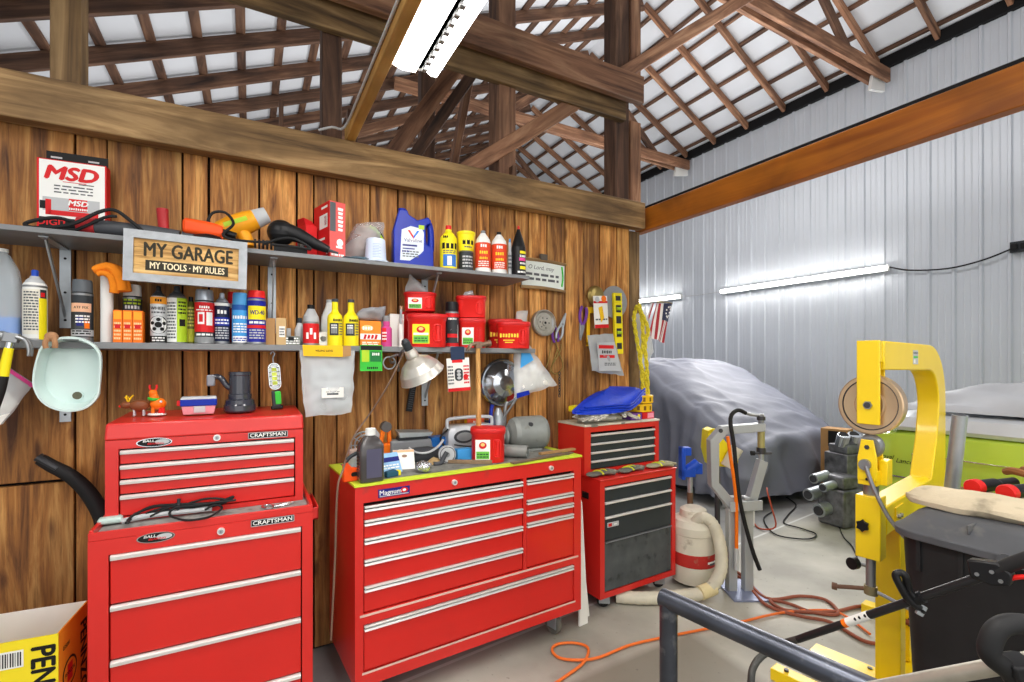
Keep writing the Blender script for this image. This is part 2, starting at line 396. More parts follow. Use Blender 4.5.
# ---------------------------------------------------------------- floor
def floor_mat():
    m = D.materials.new('concrete_floor'); nt, b = nodes_of(m); L = nt.links
    tc = N(nt, 'ShaderNodeTexCoord')
    def noise_r(sc, det, lo, hi, c0, c1):
        n = N(nt, 'ShaderNodeTexNoise', Scale=sc, Detail=det); L.new(tc.outputs['Object'], n.inputs['Vector'])
        return ramp(nt, n.outputs[0], [(lo, c0), (hi, c1)])
    base = noise_r(1.6, 8, .32, .68, lin((146, 143, 132)), lin((190, 186, 174)))
    dust = noise_r(5, 8, .60, .74, (0, 0, 0, 1), (1, 1, 1, 1)); spots = noise_r(34, 2, .70, .76, (0, 0, 0, 1), (1, 1, 1, 1))
    sep = N(nt, 'ShaderNodeSeparateXYZ'); L.new(tc.outputs['Object'], sep.inputs[0])
    def half(px, py, nx, ny, soft=.02):      # 1 on the side the normal points to
        d = N(nt, 'ShaderNodeMath', operation='MULTIPLY'); d.inputs[1].default_value = nx; L.new(sep.outputs[0], d.inputs[0])
        e = N(nt, 'ShaderNodeMath', operation='MULTIPLY_ADD'); e.inputs[1].default_value = ny; L.new(sep.outputs[1], e.inputs[0]); L.new(d.outputs[0], e.inputs[2])
        r = N(nt, 'ShaderNodeMapRange'); r.inputs[1].default_value = px*nx+py*ny-soft; r.inputs[2].default_value = px*nx+py*ny+soft
        L.new(e.outputs[0], r.inputs[0]); return r.outputs[0]
    def mul(a, c):
        k = N(nt, 'ShaderNodeMath', operation='MULTIPLY'); L.new(a, k.inputs[0])
        if isinstance(c, (int, float)): k.inputs[1].default_value = c
        else: L.new(c, k.inputs[1])
        return k.outputs[0]
    def mixc(f, a, col):
        x = N(nt, 'ShaderNodeMixRGB'); L.new(f, x.inputs[0]); L.new(a, x.inputs[1])
        if isinstance(col, tuple): x.inputs[2].default_value = col
        else: L.new(col, x.inputs[2])
        return x.outputs[0]
    col = base
    # bare darker patch of slab in front of the steel rail, edges straight
    a, p, q = at(571, 682, Z=0), at(690, 632, Z=0), at(768, 684, Z=0)
    def nrm(p, q): d = (q-p); return (d.y, -d.x)
    n1 = nrm(a, p); n2 = nrm(p, q)
    patch = mul(half(a.x, a.y, *n1), half(p.x, p.y, *n2))
    col = mixc(mul(patch, .8), col, lin((120, 114, 100)))
    # older grey slab under the covered car and saw-cut joint between
    c0, c1 = at(712, 555, Z=0), at(851, 498, Z=0); n3 = nrm(c1, c0)
    col = mixc(mul(half(c0.x, c0.y, *n3, soft=.3), .65), col, noise_r(3, 7, .3, .7, lin((120, 124, 132)), lin((162, 164, 168))))
    w = .012*(n3[0]**2+n3[1]**2)**.5
    h1, h2 = half(c0.x-n3[0]*.004, c0.y-n3[1]*.004, *n3, soft=.002), half(c0.x+n3[0]*.004, c0.y+n3[1]*.004, -n3[0], -n3[1], soft=.002)
    col = mixc(mul(mul(h1, h2), .7), col, lin((214, 216, 214)))
    col = mixc(mul(dust, .35), col, lin((120, 112, 98))); col = mixc(mul(spots, .55), col, lin((92, 88, 80)))
    L.new(col, b.inputs['Base Color']); b.inputs['Roughness'].default_value = .55
    n = N(nt, 'ShaderNodeTexNoise', Scale=25.0, Detail=4.0); L.new(tc.outputs['Object'], n.inputs['Vector'])
    bp = N(nt, 'ShaderNodeBump', Strength=.12, Distance=.01); L.new(n.outputs[0], bp.inputs['Height']); L.new(bp.outputs[0], b.inputs['Normal'])
    return m
f = MB(); f.box(-4, 7.05, -4, 12, -.1, 0, floor_mat()); struct(f.build('floor', smooth=0))

# ---------------------------------------------------------------- wood wall (wall_left)
WY = 2.68
seams = [-2.6, -2.2, -1.85, -1.5, -1.2, -.9, -.653, -.547, -.277, -.171, .038, .209, .29, .403, .574, .728, .891, 1.057, 1.213, 1.3, 1.477, 1.58, 1.717, 1.86, 2.011, 2.158, 2.312, 2.43]
f = MB(); rw = random.Random(3)
voids = pm('plank_gap_shade', (14, 11, 9), .9, 0, .1)  # black sheet behind the planks, shade of the gaps put into its colour
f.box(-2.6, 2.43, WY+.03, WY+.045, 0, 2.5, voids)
for a, b in zip(seams, seams[1:]):
    g = rw.choice((.004, .006, .008, .010, .013)); dy = rw.uniform(-.004, .004); t = rw.random()
    z1 = 2.49
    if b <= -.6:                      # the wide left boards are cut level with the hose, leaving an open joint
        f.box(a+g/2, b-g/2, WY+dy, WY+.03, .02, .995, wood_wall, tint=t); f.box(a+g/2, b-g/2, WY+dy, WY+.03, 1.008, z1, wood_wall, tint=t*.9+.06)
    else: f.box(a+g/2, b-g/2, WY+dy, WY+.03, .02, z1, wood_wall, tint=t)
struct(f.build('wall_left', bevel=.002, seg=1, smooth=0))

# wall beam, posts, doubled upper beam
def trim(n, p, q, w, h, m, up=(0, 0, 1)): return struct(plank_obj('trim_%d' % n, p, q, w, h, m, up=up))
trim(1, (-2.6, 2.63, 2.553), (2.50, 2.63, 2.553), .08, .185, wood_beam)
trim(2, (2.485, 2.735, 0), (2.485, 2.735, 2.46), .10, .10, wood_beam)
trim(3, (2.375, 2.76, 2.46), (2.375, 2.76, 6.2), .13, .13, wood_dark, (1, 0, 0))
trim(4, (2.495, 2.735, 2.64), (2.495, 2.735, 3.27), .105, .10, wood_mid, (1, 0, 0))
trim(5, (2.495, 2.735, 3.46), (2.495, 2.735, 4.2), .105, .10, wood_mid, (1, 0, 0))
trim(6, (-2.6, 2.575, 3.445), (2.45, 2.575, 3.425), .05, .19, wood_mid)
trim(7, (-2.6, 2.66, 3.30), (2.36, 2.66, 3.30), .05, .15, wood_beam)
trim(8, (-.685, 2.74, 2.60), (-.685, 2.74, 4.15), .115, .10, wood_beam, (1, 0, 0))
trim(9, (.38, 2.74, 2.60), (.38, 2.74, 4.6), .10, .10, wood_dark, (1, 0, 0))
trim(10, (1.415, 2.74, 2.60), (1.415, 2.74, 5.0), .15, .12, wood_dark, (1, 0, 0))
trim(11, (.46, 2.66, 2.695), (.46, -2.6, 2.695), .045, .09, wood_yellow)               # board carrying the shop light
trim(12, (2.575, 2.75, 2.545), (2.575, -3.6, 2.545), .06, .165, wood_orange)            # varnished header
trim(13, (2.585, 2.75, 2.636), (2.585, -3.6, 2.636), .07, .022, pm('black_flashing', (26, 26, 28), .5))
trim(14, (1.10, 2.68, 2.62), (3.9, 2.68, 4.75), .05, .095, wood_mid)                     # knee braces between the posts
trim(15, (2.2, 2.9, 4.25), (2.95, 2.9, 5.1), .05, .12, wood_dark)
trim(16, (.62, 3.3, 2.55), (1.35, 3.3, 3.70), .05, .11, wood_mid)
trim(17, (.76, 3.3, 2.55), (1.50, 3.3, 3.72), .05, .08, wood_dark)
trim(18, (1.28, 3.5, 2.5), (1.52, 3.5, 3.75), .05, .09, wood_mid)
trim(19, (1.30, 3.9, 2.3), (1.30, 3.9, 4.6), .10, .12, wood_dark, (1, 0, 0))
trim(20, (1.02, 3.6, 3.02), (1.26, 3.6, 2.66), .05, .08, wood_dark)
trim(21, (.66, 3.7, 2.5), (.66, 3.7, 3.35), .08, .07, wood_dark, (1, 0, 0))
trim(22, (.135, 2.66, 2.5), (.135, 2.66, 2.80), .05, .02, wood_dark, (1, 0, 0))
trim(23, (1.44, 2.64, 2.63), (1.44, 2.64, 2.72), .05, .03, wood_dark, (1, 0, 0))

# ---------------------------------------------------------------- roof = ceiling > rafter, purlin, tie_beam
RXX, RZZ, TL, TRR = 4.76, 6.49, .42, .53
def zl(x): return RZZ-TL*(RXX-x)
def zr(x): return RZZ-TRR*(x-RXX)
sheetw = pm('white_roof_sheet', (222, 226, 232), .5, 0, .06, 1.2)
f = MB()
f.hexa([(-3.2, -4, zl(-3.2)), (RXX, -4, RZZ), (-3.2, 12, zl(-3.2)), (RXX, 12, RZZ), (-3.2, -4, zl(-3.2)+.02), (RXX, -4, RZZ+.02), (-3.2, 12, zl(-3.2)+.02), (RXX, 12, RZZ+.02)], sheetw)
f.hexa([(RXX, -4, RZZ), (7.1, -4, zr(7.1)), (RXX, 12, RZZ), (7.1, 12, zr(7.1)), (RXX, -4, RZZ+.02), (7.1, -4, zr(7.1)+.02), (RXX, 12, RZZ+.02), (7.1, 12, zr(7.1)+.02)], sheetw)
ceil = struct(f.build('ceiling', smooth=0))
x = -3.0
while x < RXX-.1:
    plank_obj('purlin', (x, -3.9, zl(x)-.018), (x, 11.9, zl(x)-.018), .075, .03, wood_dark, ceil); x += .325
x = RXX+.2
while x < 7.0:
    plank_obj('purlin', (x, -3.9, zr(x)-.022), (x, 11.9, zr(x)-.022), .06, .036, wood_dark, ceil); x += .32
for k in range(-9, 16):
    y = 2.53+.605*k
    if abs(y-2.53) < .01 or k % 5 == 1: pass
    plank_obj('rafter', (-3.1, y, zl(-3.1)-.105), (RXX-.03, y, RZZ-.105), .045, .13, wood_dark, ceil)
    plank_obj('rafter', (RXX+.0, y, RZZ-.09), (6.95, y, zr(6.95)-.09), .045, .10, wood_mid, ceil)
for y in (3.07, 6.14, 9.2):
    for dy in (-.07, .07):
        plank_obj('tie_beam', (1.6, y+dy, 5.08+(.06 if dy > 0 else -.05)), (6.9, y+dy, 5.02), .045, .16, wood_mid, ceil)
    plank_obj('web_brace', (3.2, y, 5.05), (RXX, y, 6.3), .05, .12, wood_dark, ceil)
    plank_obj('web_brace', (6.2, y, 5.05), (RXX, y, 6.3), .05, .12, wood_dark, ceil)
    plank_obj('web_brace', (.2, y+.2, 3.9), (2.4, y+.2, 5.05), .05, .12, wood_mid, ceil)
    f = MB(); f.hexa([(6.6, y-.02, 4.80), (6.93, y-.02, 4.86), (6.6, y+.02, 4.80), (6.93, y+.02, 4.86), (6.66, y-.02, 5.0), (6.93, y-.02, 5.0), (6.66, y+.02, 5.0), (6.93, y+.02, 5.0)], white)
    f.build('gusset_plate', ceil)

# ---------------------------------------------------------------- metal wall (wall_back)
metal = pm('ribbed_wall_metal', (206, 211, 218), .40, .12, .03, 1.5)
f = MB(); prof = []
y = -3.8
while y < 12:
    for dy, dx in ((0, 0), (.012, -.022), (.035, -.022), (.047, 0), (.092, 0), (.104, -.004), (.116, 0), (.156, 0), (.168, -.004), (.180, 0)):
        prof.append((7.0+dx, y+dy))
    y += .229
n = len(prof)
f.add([(a, b, 0) for a, b in prof]+[(a, b, 5.30) for a, b in prof], [(i, i+1, n+i+1, n+i) for i in range(n-1)], metal)
f.box(7.012, 7.05, -3.8, 12, 0, 5.3, metal)
struct(f.build('wall_back', smooth=0))
f = MB(); f.box(6.94, 7.0, -3.8, 12, 5.16, 5.30, pm('black_closure', (18, 18, 20), .8))
struct(f.build('trim_30', smooth=0))
# far gable, seen as a sliver through the trusses
f = MB(); f.box(-3.1, 7.0, 11.9, 11.95, 0, 6.3, metal); struct(f.build('wall_far', smooth=0))

# ================================================================ tool cabinets
dgap = pm('drawer_gap_shade', (26, 14, 14), .8)  # near-black backing paints the shade in the gaps round the drawers
def drawer(par, x0, x1, z0, z1, face, hm, style='lip', y=.004, hh=.02, label=None):
    b = MB(); b.box(x0, x1, y, .028, z0, z1-.004, face); d = b.build('drawer', par, bevel=.0025)
    if label: d['label'] = label
    h = MB()
    if style == 'lip':       # flat aluminium pull along the top edge
        h.prism([(y+.006, z1-hh), (y-.010, z1-hh+.002), (y-.012, z1-.004), (y-.006, z1), (y+.006, z1)], x0+.001, x1-.001, hm,
                Matrix(((0, 0, 1, 0), (1, 0, 0, 0), (0, 1, 0, 0), (0, 0, 0, 1))))
    else:                    # ribbed extruded pull with a dark groove
        X = Matrix(((0, 0, 1, 0), (1, 0, 0, 0), (0, 1, 0, 0), (0, 0, 0, 1)))
        h.prism([(y+.004, z1-.009), (y-.012, z1-.008), (y-.012, z1), (y+.004, z1)], x0, x1, hm, X)
        h.prism([(y+.004, z1-.014), (y-.003, z1-.014), (y-.003, z1-.009), (y+.004, z1-.009)], x0, x1, inkblack, X)
        h.prism([(y+.004, z1-.023), (y-.012, z1-.023), (y-.009, z1-.014), (y+.004, z1-.014)], x0, x1, hm, X)
    h.build('handle', d, bevel=.0012)
    return d
def carcass(par, name, w, d, z0, z1, bays, mat, y=0, lid=None):
    """body with a face frame; bays are the drawer openings (x0,x1,z0,z1)"""
    b = MB(); b.box(0, w, y+.03, y+d, z0, z1, mat)
    xs = sorted({0, w} | {a for q in bays for a in q[:2]}); zs = sorted({z0, z1} | {a for q in bays for a in q[2:]})
    for i in range(len(xs)-1):
        for j in range(len(zs)-1):
            cx, cz = (xs[i]+xs[i+1])/2, (zs[j]+zs[j+1])/2
            if any(q[0] < cx < q[1] and q[2] < cz < q[3] for q in bays): continue
            b.box(xs[i], xs[i+1], y, y+.031, zs[j], zs[j+1], mat)
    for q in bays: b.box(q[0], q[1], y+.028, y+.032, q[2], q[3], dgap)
    o = b.build(name, par); return o
def caster(par, x, y, r=.05, wheel=black2, swivel=.3, h=.13):
    b = MB(TR(x, y, 0) @ RZ(swivel))
    b.box(-.03, .03, -.035, .035, h-.012, h, galv); b.box(-.022, -.018, -.03, .035, r*.7, h-.01, galv); b.box(.018, .022, -.03, .035, r*.7, h-.01, galv)
    b.cyl((-.024, .01, r), (.024, .01, r), .008, galv)
    c = b.build('caster', par, bevel=.001)
    k = MB(TR(x, y, 0) @ RZ(swivel) @ TR(0, .01, r) @ RY(pi/2))
    k.lathe([(r*.5, -.015), (r*.92, -.015), (r, -.009), (r, .009), (r*.92, .015), (r*.5, .015)], wheel, n=28); k.build('wheel', c)
def lock(par, x, z, y=0):
    b = MB(); b.cyl((x, y+.002, z), (x, y-.012, z), .0125, alu, 20); b.cyl((x, y-.012, z), (x, y-.013, z), .008, galv); b.box(x-.001, x+.001, y-.0136, y-.012, z-.004, z+.004, inkblack); b.build('lock', par)
def plate_text(par, name, x0, x1, z0, z1, st, size, y=0, back=inkblack, ink=inkwhite, bold=.02, sx=1.0, border=None, shear=0):
    b = MB(); b.box(x0, x1, y-.004, y+.001, z0, z1, back)
    if border:
        t = .0022
        for q in ((x0, x1, z0, z0+t), (x0, x1, z1-t, z1), (x0, x0+t, z0, z1), (x1-t, x1, z0, z1)): b.box(q[0], q[1], y-.0045, y-.003, q[2], q[3], border)
    b.textF(st, size, ink, (x0+x1)/2, y-.0048, (z0+z1)/2, bold, sx, shear=shear)
    return b.build(name, par)
def oval_badge(par, x, z, y, rx=.05, rz=.016):
    b = MB(); b.prism([(rx*math.cos(2*pi*i/28), rz*math.sin(2*pi*i/28)) for i in range(28)], 0, .003, chrome, TR(x, y, z) @ FRONT)
    b.disc(x, y-.0034, z, rx*.93, rz*.86, inkblack); b.disc(x+.024, y-.0037, z+.001, rx*.42, rz*.55, lgrey)
    b.textF('BALL', .0125, inkwhite, x-.017, y-.0041, z+.006, .02, 1.3, shear=.25)
    b.textF('BEARING', .0095, inkred, x+.004, y-.0043, z-.0045, .03, 1.3, shear=.25)
    b.build('badge', par)

# ---- red roll cabinet at the left, grip drawers
rc = thing('tool_cabinet', 'red rolling tool cabinet with three deep silver-edged drawers, carrying a red chest at far left', 'tool cabinet', (-.475, 2.08, 0), 0)
bays = [(.054, .656, .14, .848)]
carcass(rc, 'body', .695, .55, .11, .90, bays, red2)
b = MB()                                       # raised lip round the top tray
b.box(0, .695, 0, .012, .90, .928, red2); b.box(0, .012, .012, .55, .90, .934, red2); b.box(.683, .695, .012, .55, .90, .934, red2); b.box(.012, .683, .54, .55, .90, .934, red2)
b.build('top_lip', rc, bevel=.002)
b = MB(); b.box(.013, .682, .013, .54, .901, .914, pm('tray_liner', (150, 148, 144), .8, 0, .2, 20, dirt=((90, 88, 84), 18, .55))); b.build('tray_liner', rc)
for z0, z1 in ((.678, .845), (.490, .673), (.270, .485), (.145, .265)): drawer(rc, .058, .652, z0, z1, red, alu, 'lip', hh=.019)
plate_text(rc, 'name_plate', .477, .627, .874, .899, 'CRAFTSMAN', .0215, border=lgrey, sx=1.12)
oval_badge(rc, .185, .886, 0, .055, .018); lock(rc, .38, .876)
b = MB(); b.box(.695, .725, .07, .30, .845, .853, red2); b.box(.719, .725, .07, .30, .845, .90, red2); b.box(.695, .725, .07, .076, .845, .895, red2); b.box(.695, .725, .294, .30, .845, .895, red2); b.build('side_handle', rc, bevel=.002)
for x in (.06, .61):
    for y in (.07, .48): caster(rc, x, y, .05, h=.11)

# ---- red top chest standing on it
tc_ = thing('tool_chest', 'red four-drawer top chest with lid, standing on the leftmost red rolling cabinet', 'tool chest', (-.460, 2.225, .9145), 0)
carcass(tc_, 'body', .657, .385, 0, .30, [(.038, .627, .018, .268)], red2)
b = MB(); b.hexa([(-.003, -.004, .300), (.660, -.004, .300), (-.003, .389, .300), (.660, .389, .300), (0, .006, .362), (.657, .006, .362), (0, .389, .372), (.657, .389, .372)], red2); b.build('lid', tc_, bevel=.008, seg=3)
for z0, z1 in ((.212, .262), (.157, .207), (.102, .152), (.022, .097)): drawer(tc_, .042, .623, z0, z1, red, alu, 'lip', hh=.016)
plate_text(tc_, 'name_plate', .452, .598, .274, .299, 'CRAFTSMAN', .0215, border=lgrey, sx=1.08)
oval_badge(tc_, .145, .285, 0, .055, .017); lock(tc_, .345, .288)

# ---- wide red workbench cabinet
mg = thing('tool_cabinet', 'wide red ten-drawer tool cabinet with a green-edged worktop, in the middle', 'tool cabinet', (.384, 2.08, 0), rad(4))
mw = 1.23
bays = [(.035, .845, .437, .905), (.865, 1.18, .437, .905), (.035, 1.18, .19, .392)]
carcass(mg, 'body', mw, .485, .13, .975, bays, red2)
for z0, z1 in ((.832, .890), (.754, .830), (.664, .752), (.552, .662), (.442, .550)): drawer(mg, .039, .841, z0, z1, red, alu, 'rib', hh=.023)
for z0, z1 in ((.790, .890), (.732, .788), (.672, .730), (.442, .670)): drawer(mg, .869, 1.176, z0, z1, red, alu, 'rib', hh=.023)
drawer(mg, .039, 1.176, .195, .386, red, alu, 'rib')
b = MB(); b.box(.02, mw-.02, -.001, .003, .424, .434, pm('worn_paint_edge', (226, 190, 176), .6)); b.box(.03, mw-.04, -.001, .003, .181, .190, MATS['worn_paint_edge']); b.build('worn_edge', mg)
b = MB(); b.box(-.004, mw+.004, -.006, .489, .975, .985, pm('green_mat_edge', (206, 224, 60), .6, 0, .06)); b.box(.045, mw-.05, .035, .465, .9851, .9865, pm('grey_bench_mat', (128, 128, 122), .85, 0, .22, 22, dirt=((78, 76, 70), 15, .56)))
b.build('worktop', mg, bevel=.002)
b = MB(TR(.022, 0, 0)); b.box(.075, .215, -.004, 0, .918, .953, navy); b.textF('Magnum', .029, inkwhite, .128, -.0045, .937, .01, 1.0); b.disc(.190, -.0044, .938, .018, .012, inkred); b.disc(.190, -.0047, .938, .008, .006, inkwhite); b.rectF(.08, .21, -.0045, .921, .925, lgrey); b.build('name_plate', mg)
lock(mg, .455, .938); lock(mg, 1.02, .938)
for x in (.10, 1.10):
    for y in (.07, .42): caster(mg, x, y, .055, pm('dusty_tyre', (112, 110, 102), .9, 0, .2), .15, .13)

# ---- red and black chest pair by the post
rb = thing('tool_cabinet', 'red rolling cabinet with black drawers and a large dusty lower door, beside the wood post', 'tool cabinet', (1.825, 2.265, 0), rad(3.2))
bw = .665
blk = pm('black_drawer_enamel', (50, 56, 60), .35, 0, .08)
carcass(rb, 'body', bw, .345, .085, .792, [(.036, .629, .118, .755)], red2)
for z0, z1 in ((.662, .745), (.574, .658), (.424, .570)): drawer(rb, .040, .625, z0, z1, blk, alu, 'lip', hh=.014)
d = drawer(rb, .040, .625, .122, .420, pm('dusty_black_enamel', (78, 82, 84), .6, 0, .25, 9, dirt=((44, 46, 48), 14, .58)), steel, 'lip', hh=.006); d.name = 'lower_door'
b = MB(); b.box(.060, .150, -.001, .006, .505, .532, lgrey); b.rectF(.064, .094, -.0015, .509, .528, inkred); b.textF('~MAX', .014, inkwhite, .123, -.0016, .518, .02); b.build('name_plate', rb)
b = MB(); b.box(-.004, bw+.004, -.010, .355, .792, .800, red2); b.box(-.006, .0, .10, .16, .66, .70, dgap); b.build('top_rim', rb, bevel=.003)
for x in (.09, .58):
    for y in (.06, .29): caster(rb, x, y, .038, swivel=.9, h=.085)
ub = thing('tool_chest', 'red chest with four black drawers and silver pulls, standing on the red and black cabinet', 'tool chest', (1.80, 2.385, .800), rad(2.4))
carcass(ub, 'body', .65, .27, 0, .300, [(.05, .615, .03, .265)], red2)
for z0, z1 in ((.198, .250), (.144, .194), (.090, .140), (.034, .086)): drawer(ub, .054, .611, z0, z1, blk, alu, 'lip', hh=.014)
b = MB(); b.box(-.003, .653, -.006, .272, .300, .313, cream); b.box(.05, .10, -.010, -.004, .297, .313, steel); b.box(.30, .33, -.010, -.004, .299, .310, steel); b.build('lid_mat', ub, bevel=.002)

# white panel offcut leaning between the cabinets
t = thing('panel_offcut', 'white triangular panel offcut standing between the wide red cabinet and red-and-black cabinet', 'board', (1.66, 2.22, 0), rad(8))
b = MB(); b.prismY([(-.02, 0), (.045, 0), (.045, .04), (.0, .70), (-.02, .74)], 0, .012, paper); b.prismY([(.05, 0), (.11, 0), (.105, .04), (.03, .60), (.02, .60)], .05, .062, paper); b.build('panel', t)

# ================================================================ machines and floor-standing things
# ---- yellow forming wheel (C-frame, its arm runs away from us along local +x)
ew = thing('english_wheel', 'tall yellow C-frame metal-forming wheel machine with a bronze disc, beside the black bin', 'machine', (2.51, 1.085, 0), rad(10))
def arc(cx, cz, rx, rz, a0, a1, n=8): return [(cx+rx*math.cos(a0+(a1-a0)*i/n), cz+rz*math.sin(a0+(a1-a0)*i/n)) for i in range(n+1)]
poly = [(-.335, 1.468), (-.335, 1.586)] + arc(.62, 1.30, .43, .286, pi/2, 0) + [(1.05, .79), (-.30, .79), (-.30, .91), (.66, .91), (.80, 1.10)] + arc(.60, 1.27, .26, .19, 0, pi/2)
b = MB(); b.prismY(poly, -.05, .05, yellow); b.build('c_frame', ew, bevel=.006)
b = MB(); b.box(-.05, .05, -.05, .05, .06, .79, yellow); b.build('post', ew, bevel=.004)
b = MB()
b.box(-.36, -.275, -.18, .425, 0, .055, yellow); b.box(-.07, .125, -.18, .36, 0, .06, yellow); b.box(-.30, 1.1, -.05, .05, 0, .055, yellow); b.box(.95, 1.05, -.35, .35, 0, .06, yellow)
for x, y in ((-.03, .10), (.08, .10), (-.03, .30), (-.32, .36)): b.cyl((x, y, .055), (x, y, .066), .012, darksteel, 6)
b.build('base', ew, bevel=.004)
b = MB(); b.box(-.385, -.370, -.043, .043, 1.246, 1.588, yellow); b.box(-.372, -.33, -.043, .043, 1.50, 1.584, yellow); b.box(-.272, -.26, -.036, .036, 1.25, 1.50, yellow); b.build('yoke', ew, bevel=.003)
b = MB(); b.cyl((-.40, 0, 1.325), (-.25, 0, 1.325), .012, darksteel); b.cyl((-.398, 0, 1.325), (-.385, 0, 1.325), .017, steel, 6); b.build('axle_bolt', ew)
b = MB(TR(-.322, 0, 1.325) @ RY(-pi/2)); b.lathe([(.02, -.04), (.115, -.04), (.122, -.034), (.122, .034), (.117, .040), (.103, .040), (.100, .034), (.060, .030), (.055, .038), (.048, .038), (.043, .032), (.02, .033)], bronze, n=48); b.build('upper_wheel', ew)
b = MB(TR(-.322, 0, 1.325) @ RY(-pi/2)); b.lathe([(.100, .0345), (.1025, .0408), (.1045, .0408), (.1045, .0405), (.1025, .0405), (.100, .0345)], darksteel, n=48, cap=False); b.build('wheel_groove', ew)
b = MB(TR(-.335, 0, 1.155) @ RY(-pi/2)); b.lathe([(.01, -.03), (.040, -.03), (.048, -.015), (.050, 0), (.048, .015), (.040, .03), (.012, .032), (.01, .04)], steel, n=32); b.build('anvil_wheel', ew)
b = MB()
for x in (-.395, -.295): b.prism([(-.036, 1.02), (.036, 1.02), (.036, 1.11), (.022, 1.185), (-.022, 1.185), (-.036, 1.11)], -.006, .006, yellow, TR(x, 0, 0) @ Matrix(((0, 0, 1, 0), (1, 0, 0, 0), (0, 1, 0, 0), (0, 0, 0, 1))))
b.box(-.395, -.295, -.036, .036, 1.00, 1.06, yellow); b.box(-.34, -.25, -.06, -.03, 1.0, 1.10, yellow); b.cyl((-.405, 0, 1.155), (-.39, 0, 1.155), .010, darksteel, 6); b.cyl((-.403, -.0, 1.025), (-.395, 0, 1.025), .006, inkblack); b.build('anvil_yoke', ew, bevel=.002)
b = MB(); b.cyl((-.335, 0, .94), (-.335, 0, 1.0), .030, steel, 20); b.build('ram_shaft', ew)
b = MB(); b.cyl((-.402, .005, 1.085), (-.425, .005, 1.085), .022, steel, 20); b.tube([(-.42, .0, 1.08), (-.43, -.03, 1.0), (-.43, -.08, .90), (-.43, -.13, .84), (-.43, -.14, .83)], .0085, steel, 8); b.build('clamp_lever', ew)
b = MB(); b.box(-.39, -.295, -.047, .047, .70, .955, yellow); b.build('ram_housing', ew, bevel=.004)
b = MB()
st = [((.026 if i % 2 else .019)*math.cos(i*pi/6), (.026 if i % 2 else .019)*math.sin(i*pi/6)) for i in range(12)]
b.prism(st, 0, .018, black, TR(-.398, .015, .835) @ Matrix(((0, 0, -1, 0), (-1, 0, 0, 0), (0, 1, 0, 0), (0, 0, 0, 1)))); b.build('locking_knob', ew, bevel=.002)
b = MB(); b.cyl((-.34, 0, .56), (-.34, 0, .70), .019, steel, 16); b.cyl((-.34, 0, .545), (-.34, 0, .58), .026, pm('cast_bronze', (150, 140, 104), .5, .6), 16); b.build('screw_shaft', ew)
b = MB(); b.tube([(-.34, .02, .562), (-.36, .07, .555), (-.38, .125, .545)], .009, pm('rusty_bar', (116, 84, 66), .7, .3, .2), 8); b.cyl((-.38, .12, .545), (-.384, .14, .545), .015, MATS['rusty_bar'], 10)
b.tube([(-.34, -.02, .562), (-.345, -.10, .545), (-.35, -.15, .535)], .008, steel, 8); b.build('kick_handle', ew)
b = MB(); b.ball((-.35, -.165, .53), (.034, .03, .026), black); b.build('handle_ball', ew)
b = MB(); b.cyl((-.24, .10, .62), (-.21, .09, .62), .026, black); b.cyl((-.21, .09, .62), (-.2, .02, .62), .008, steel); b.build('hand_knob', ew)
b = MB(); b.box(-.075, -.055, -.047, .047, .795, .875, yellow)
for y in (-.03, -.005): b.cyl((-.075, y, .855), (-.088, y, .855), .009, steel, 6)
b.box(-.16, -.02, -.056, -.05, .80, .885, yellow)
for x in (-.13, -.09): b.cyl((x, -.056, .845), (x, -.068, .845), .010, steel, 6)
b.build('mount_plate', ew, bevel=.001)
b = MB(); b.box(.34, .40, -.012, .030, .06, .79, yellow)
for z in (.25, .36, .47, .58, .69): b.box(.338, .36, -.014, -.005, z-.02, z+.02, inkblack); b.ball((.335, .0, z), (.02, .02, .014), pm('rack_rust', (140, 72, 40), .6), 10)
b.build('anvil_rack', ew, bevel=.001)
b = MB(); b.box(.20, .31, -.0515, -.05, 1.49, 1.555, lgrey); b.finepr(.205, .305, -.0517, 1.535, 1.55, 1, inkgrey); b.rectF(.205, .305, -.0517, 1.518, 1.527, green); b.rectF(.21, .25, -.0517, 1.495, 1.512, white); b.build('rating_sticker', ew)

for o_ in ew.children:
    for v_ in o_.data.vertices: v_.co.x *= .8; v_.co.y *= .92

# ---- black wheeled bin with canvas on its lid
bn = thing('trash_bin', 'large black plastic rubbish bin with a stepped lid, at right under the tan cloth', 'bin', (2.25, .53, 0), 0)
def rring(w, d, r, z, ox=0, n=5): return [(x+ox, y, z) for x, y in rrect(w, d, r, n)]
bb = pm('bin_plastic', (32, 32, 33), .5, 0, .2, 9, dirt=((70, 68, 64), 24, .70)); lidm = pm('bin_lid_plastic', (84, 86, 90), .5, 0, .15, 8, dirt=((112, 110, 106), 12, .62))
b = MB(); b.loft([rring(.50, .54, .06, .02), rring(.53, .58, .07, .5), rring(.56, .62, .08, .90), rring(.56, .62, .08, .915)], bb); b.build('bin_body', bn)
b = MB()
for y in (-.16, .13, .24):
    b = MB(); b.box(-.285, -.268, y-.006, y+.006, .80, .90, bb); b.build('rim_rib', bn)
b = MB(); b.loft([rring(.60, .66, .09, .905), rring(.605, .665, .09, .93), rring(.575, .64, .08, .936), rring(.50, .58, .08, .975, .02), rring(.46, .55, .08, .985, .03)], lidm)
for y in (-.10, .12): b.box(-.26, .2, y-.004, y+.004, .955, .984, lidm)
b.build('lid', bn, bevel=.003)
b = MB(); b.cyl((-.31, .02, .918), (-.30, .02, .918), .02, lidm); b.box(-.308, -.298, -.06, -.0, .905, .93, lidm); b.build('lid_catch', bn)
cl = MB(TR(2.25, .52, 1.006) @ RZ(rad(2)))
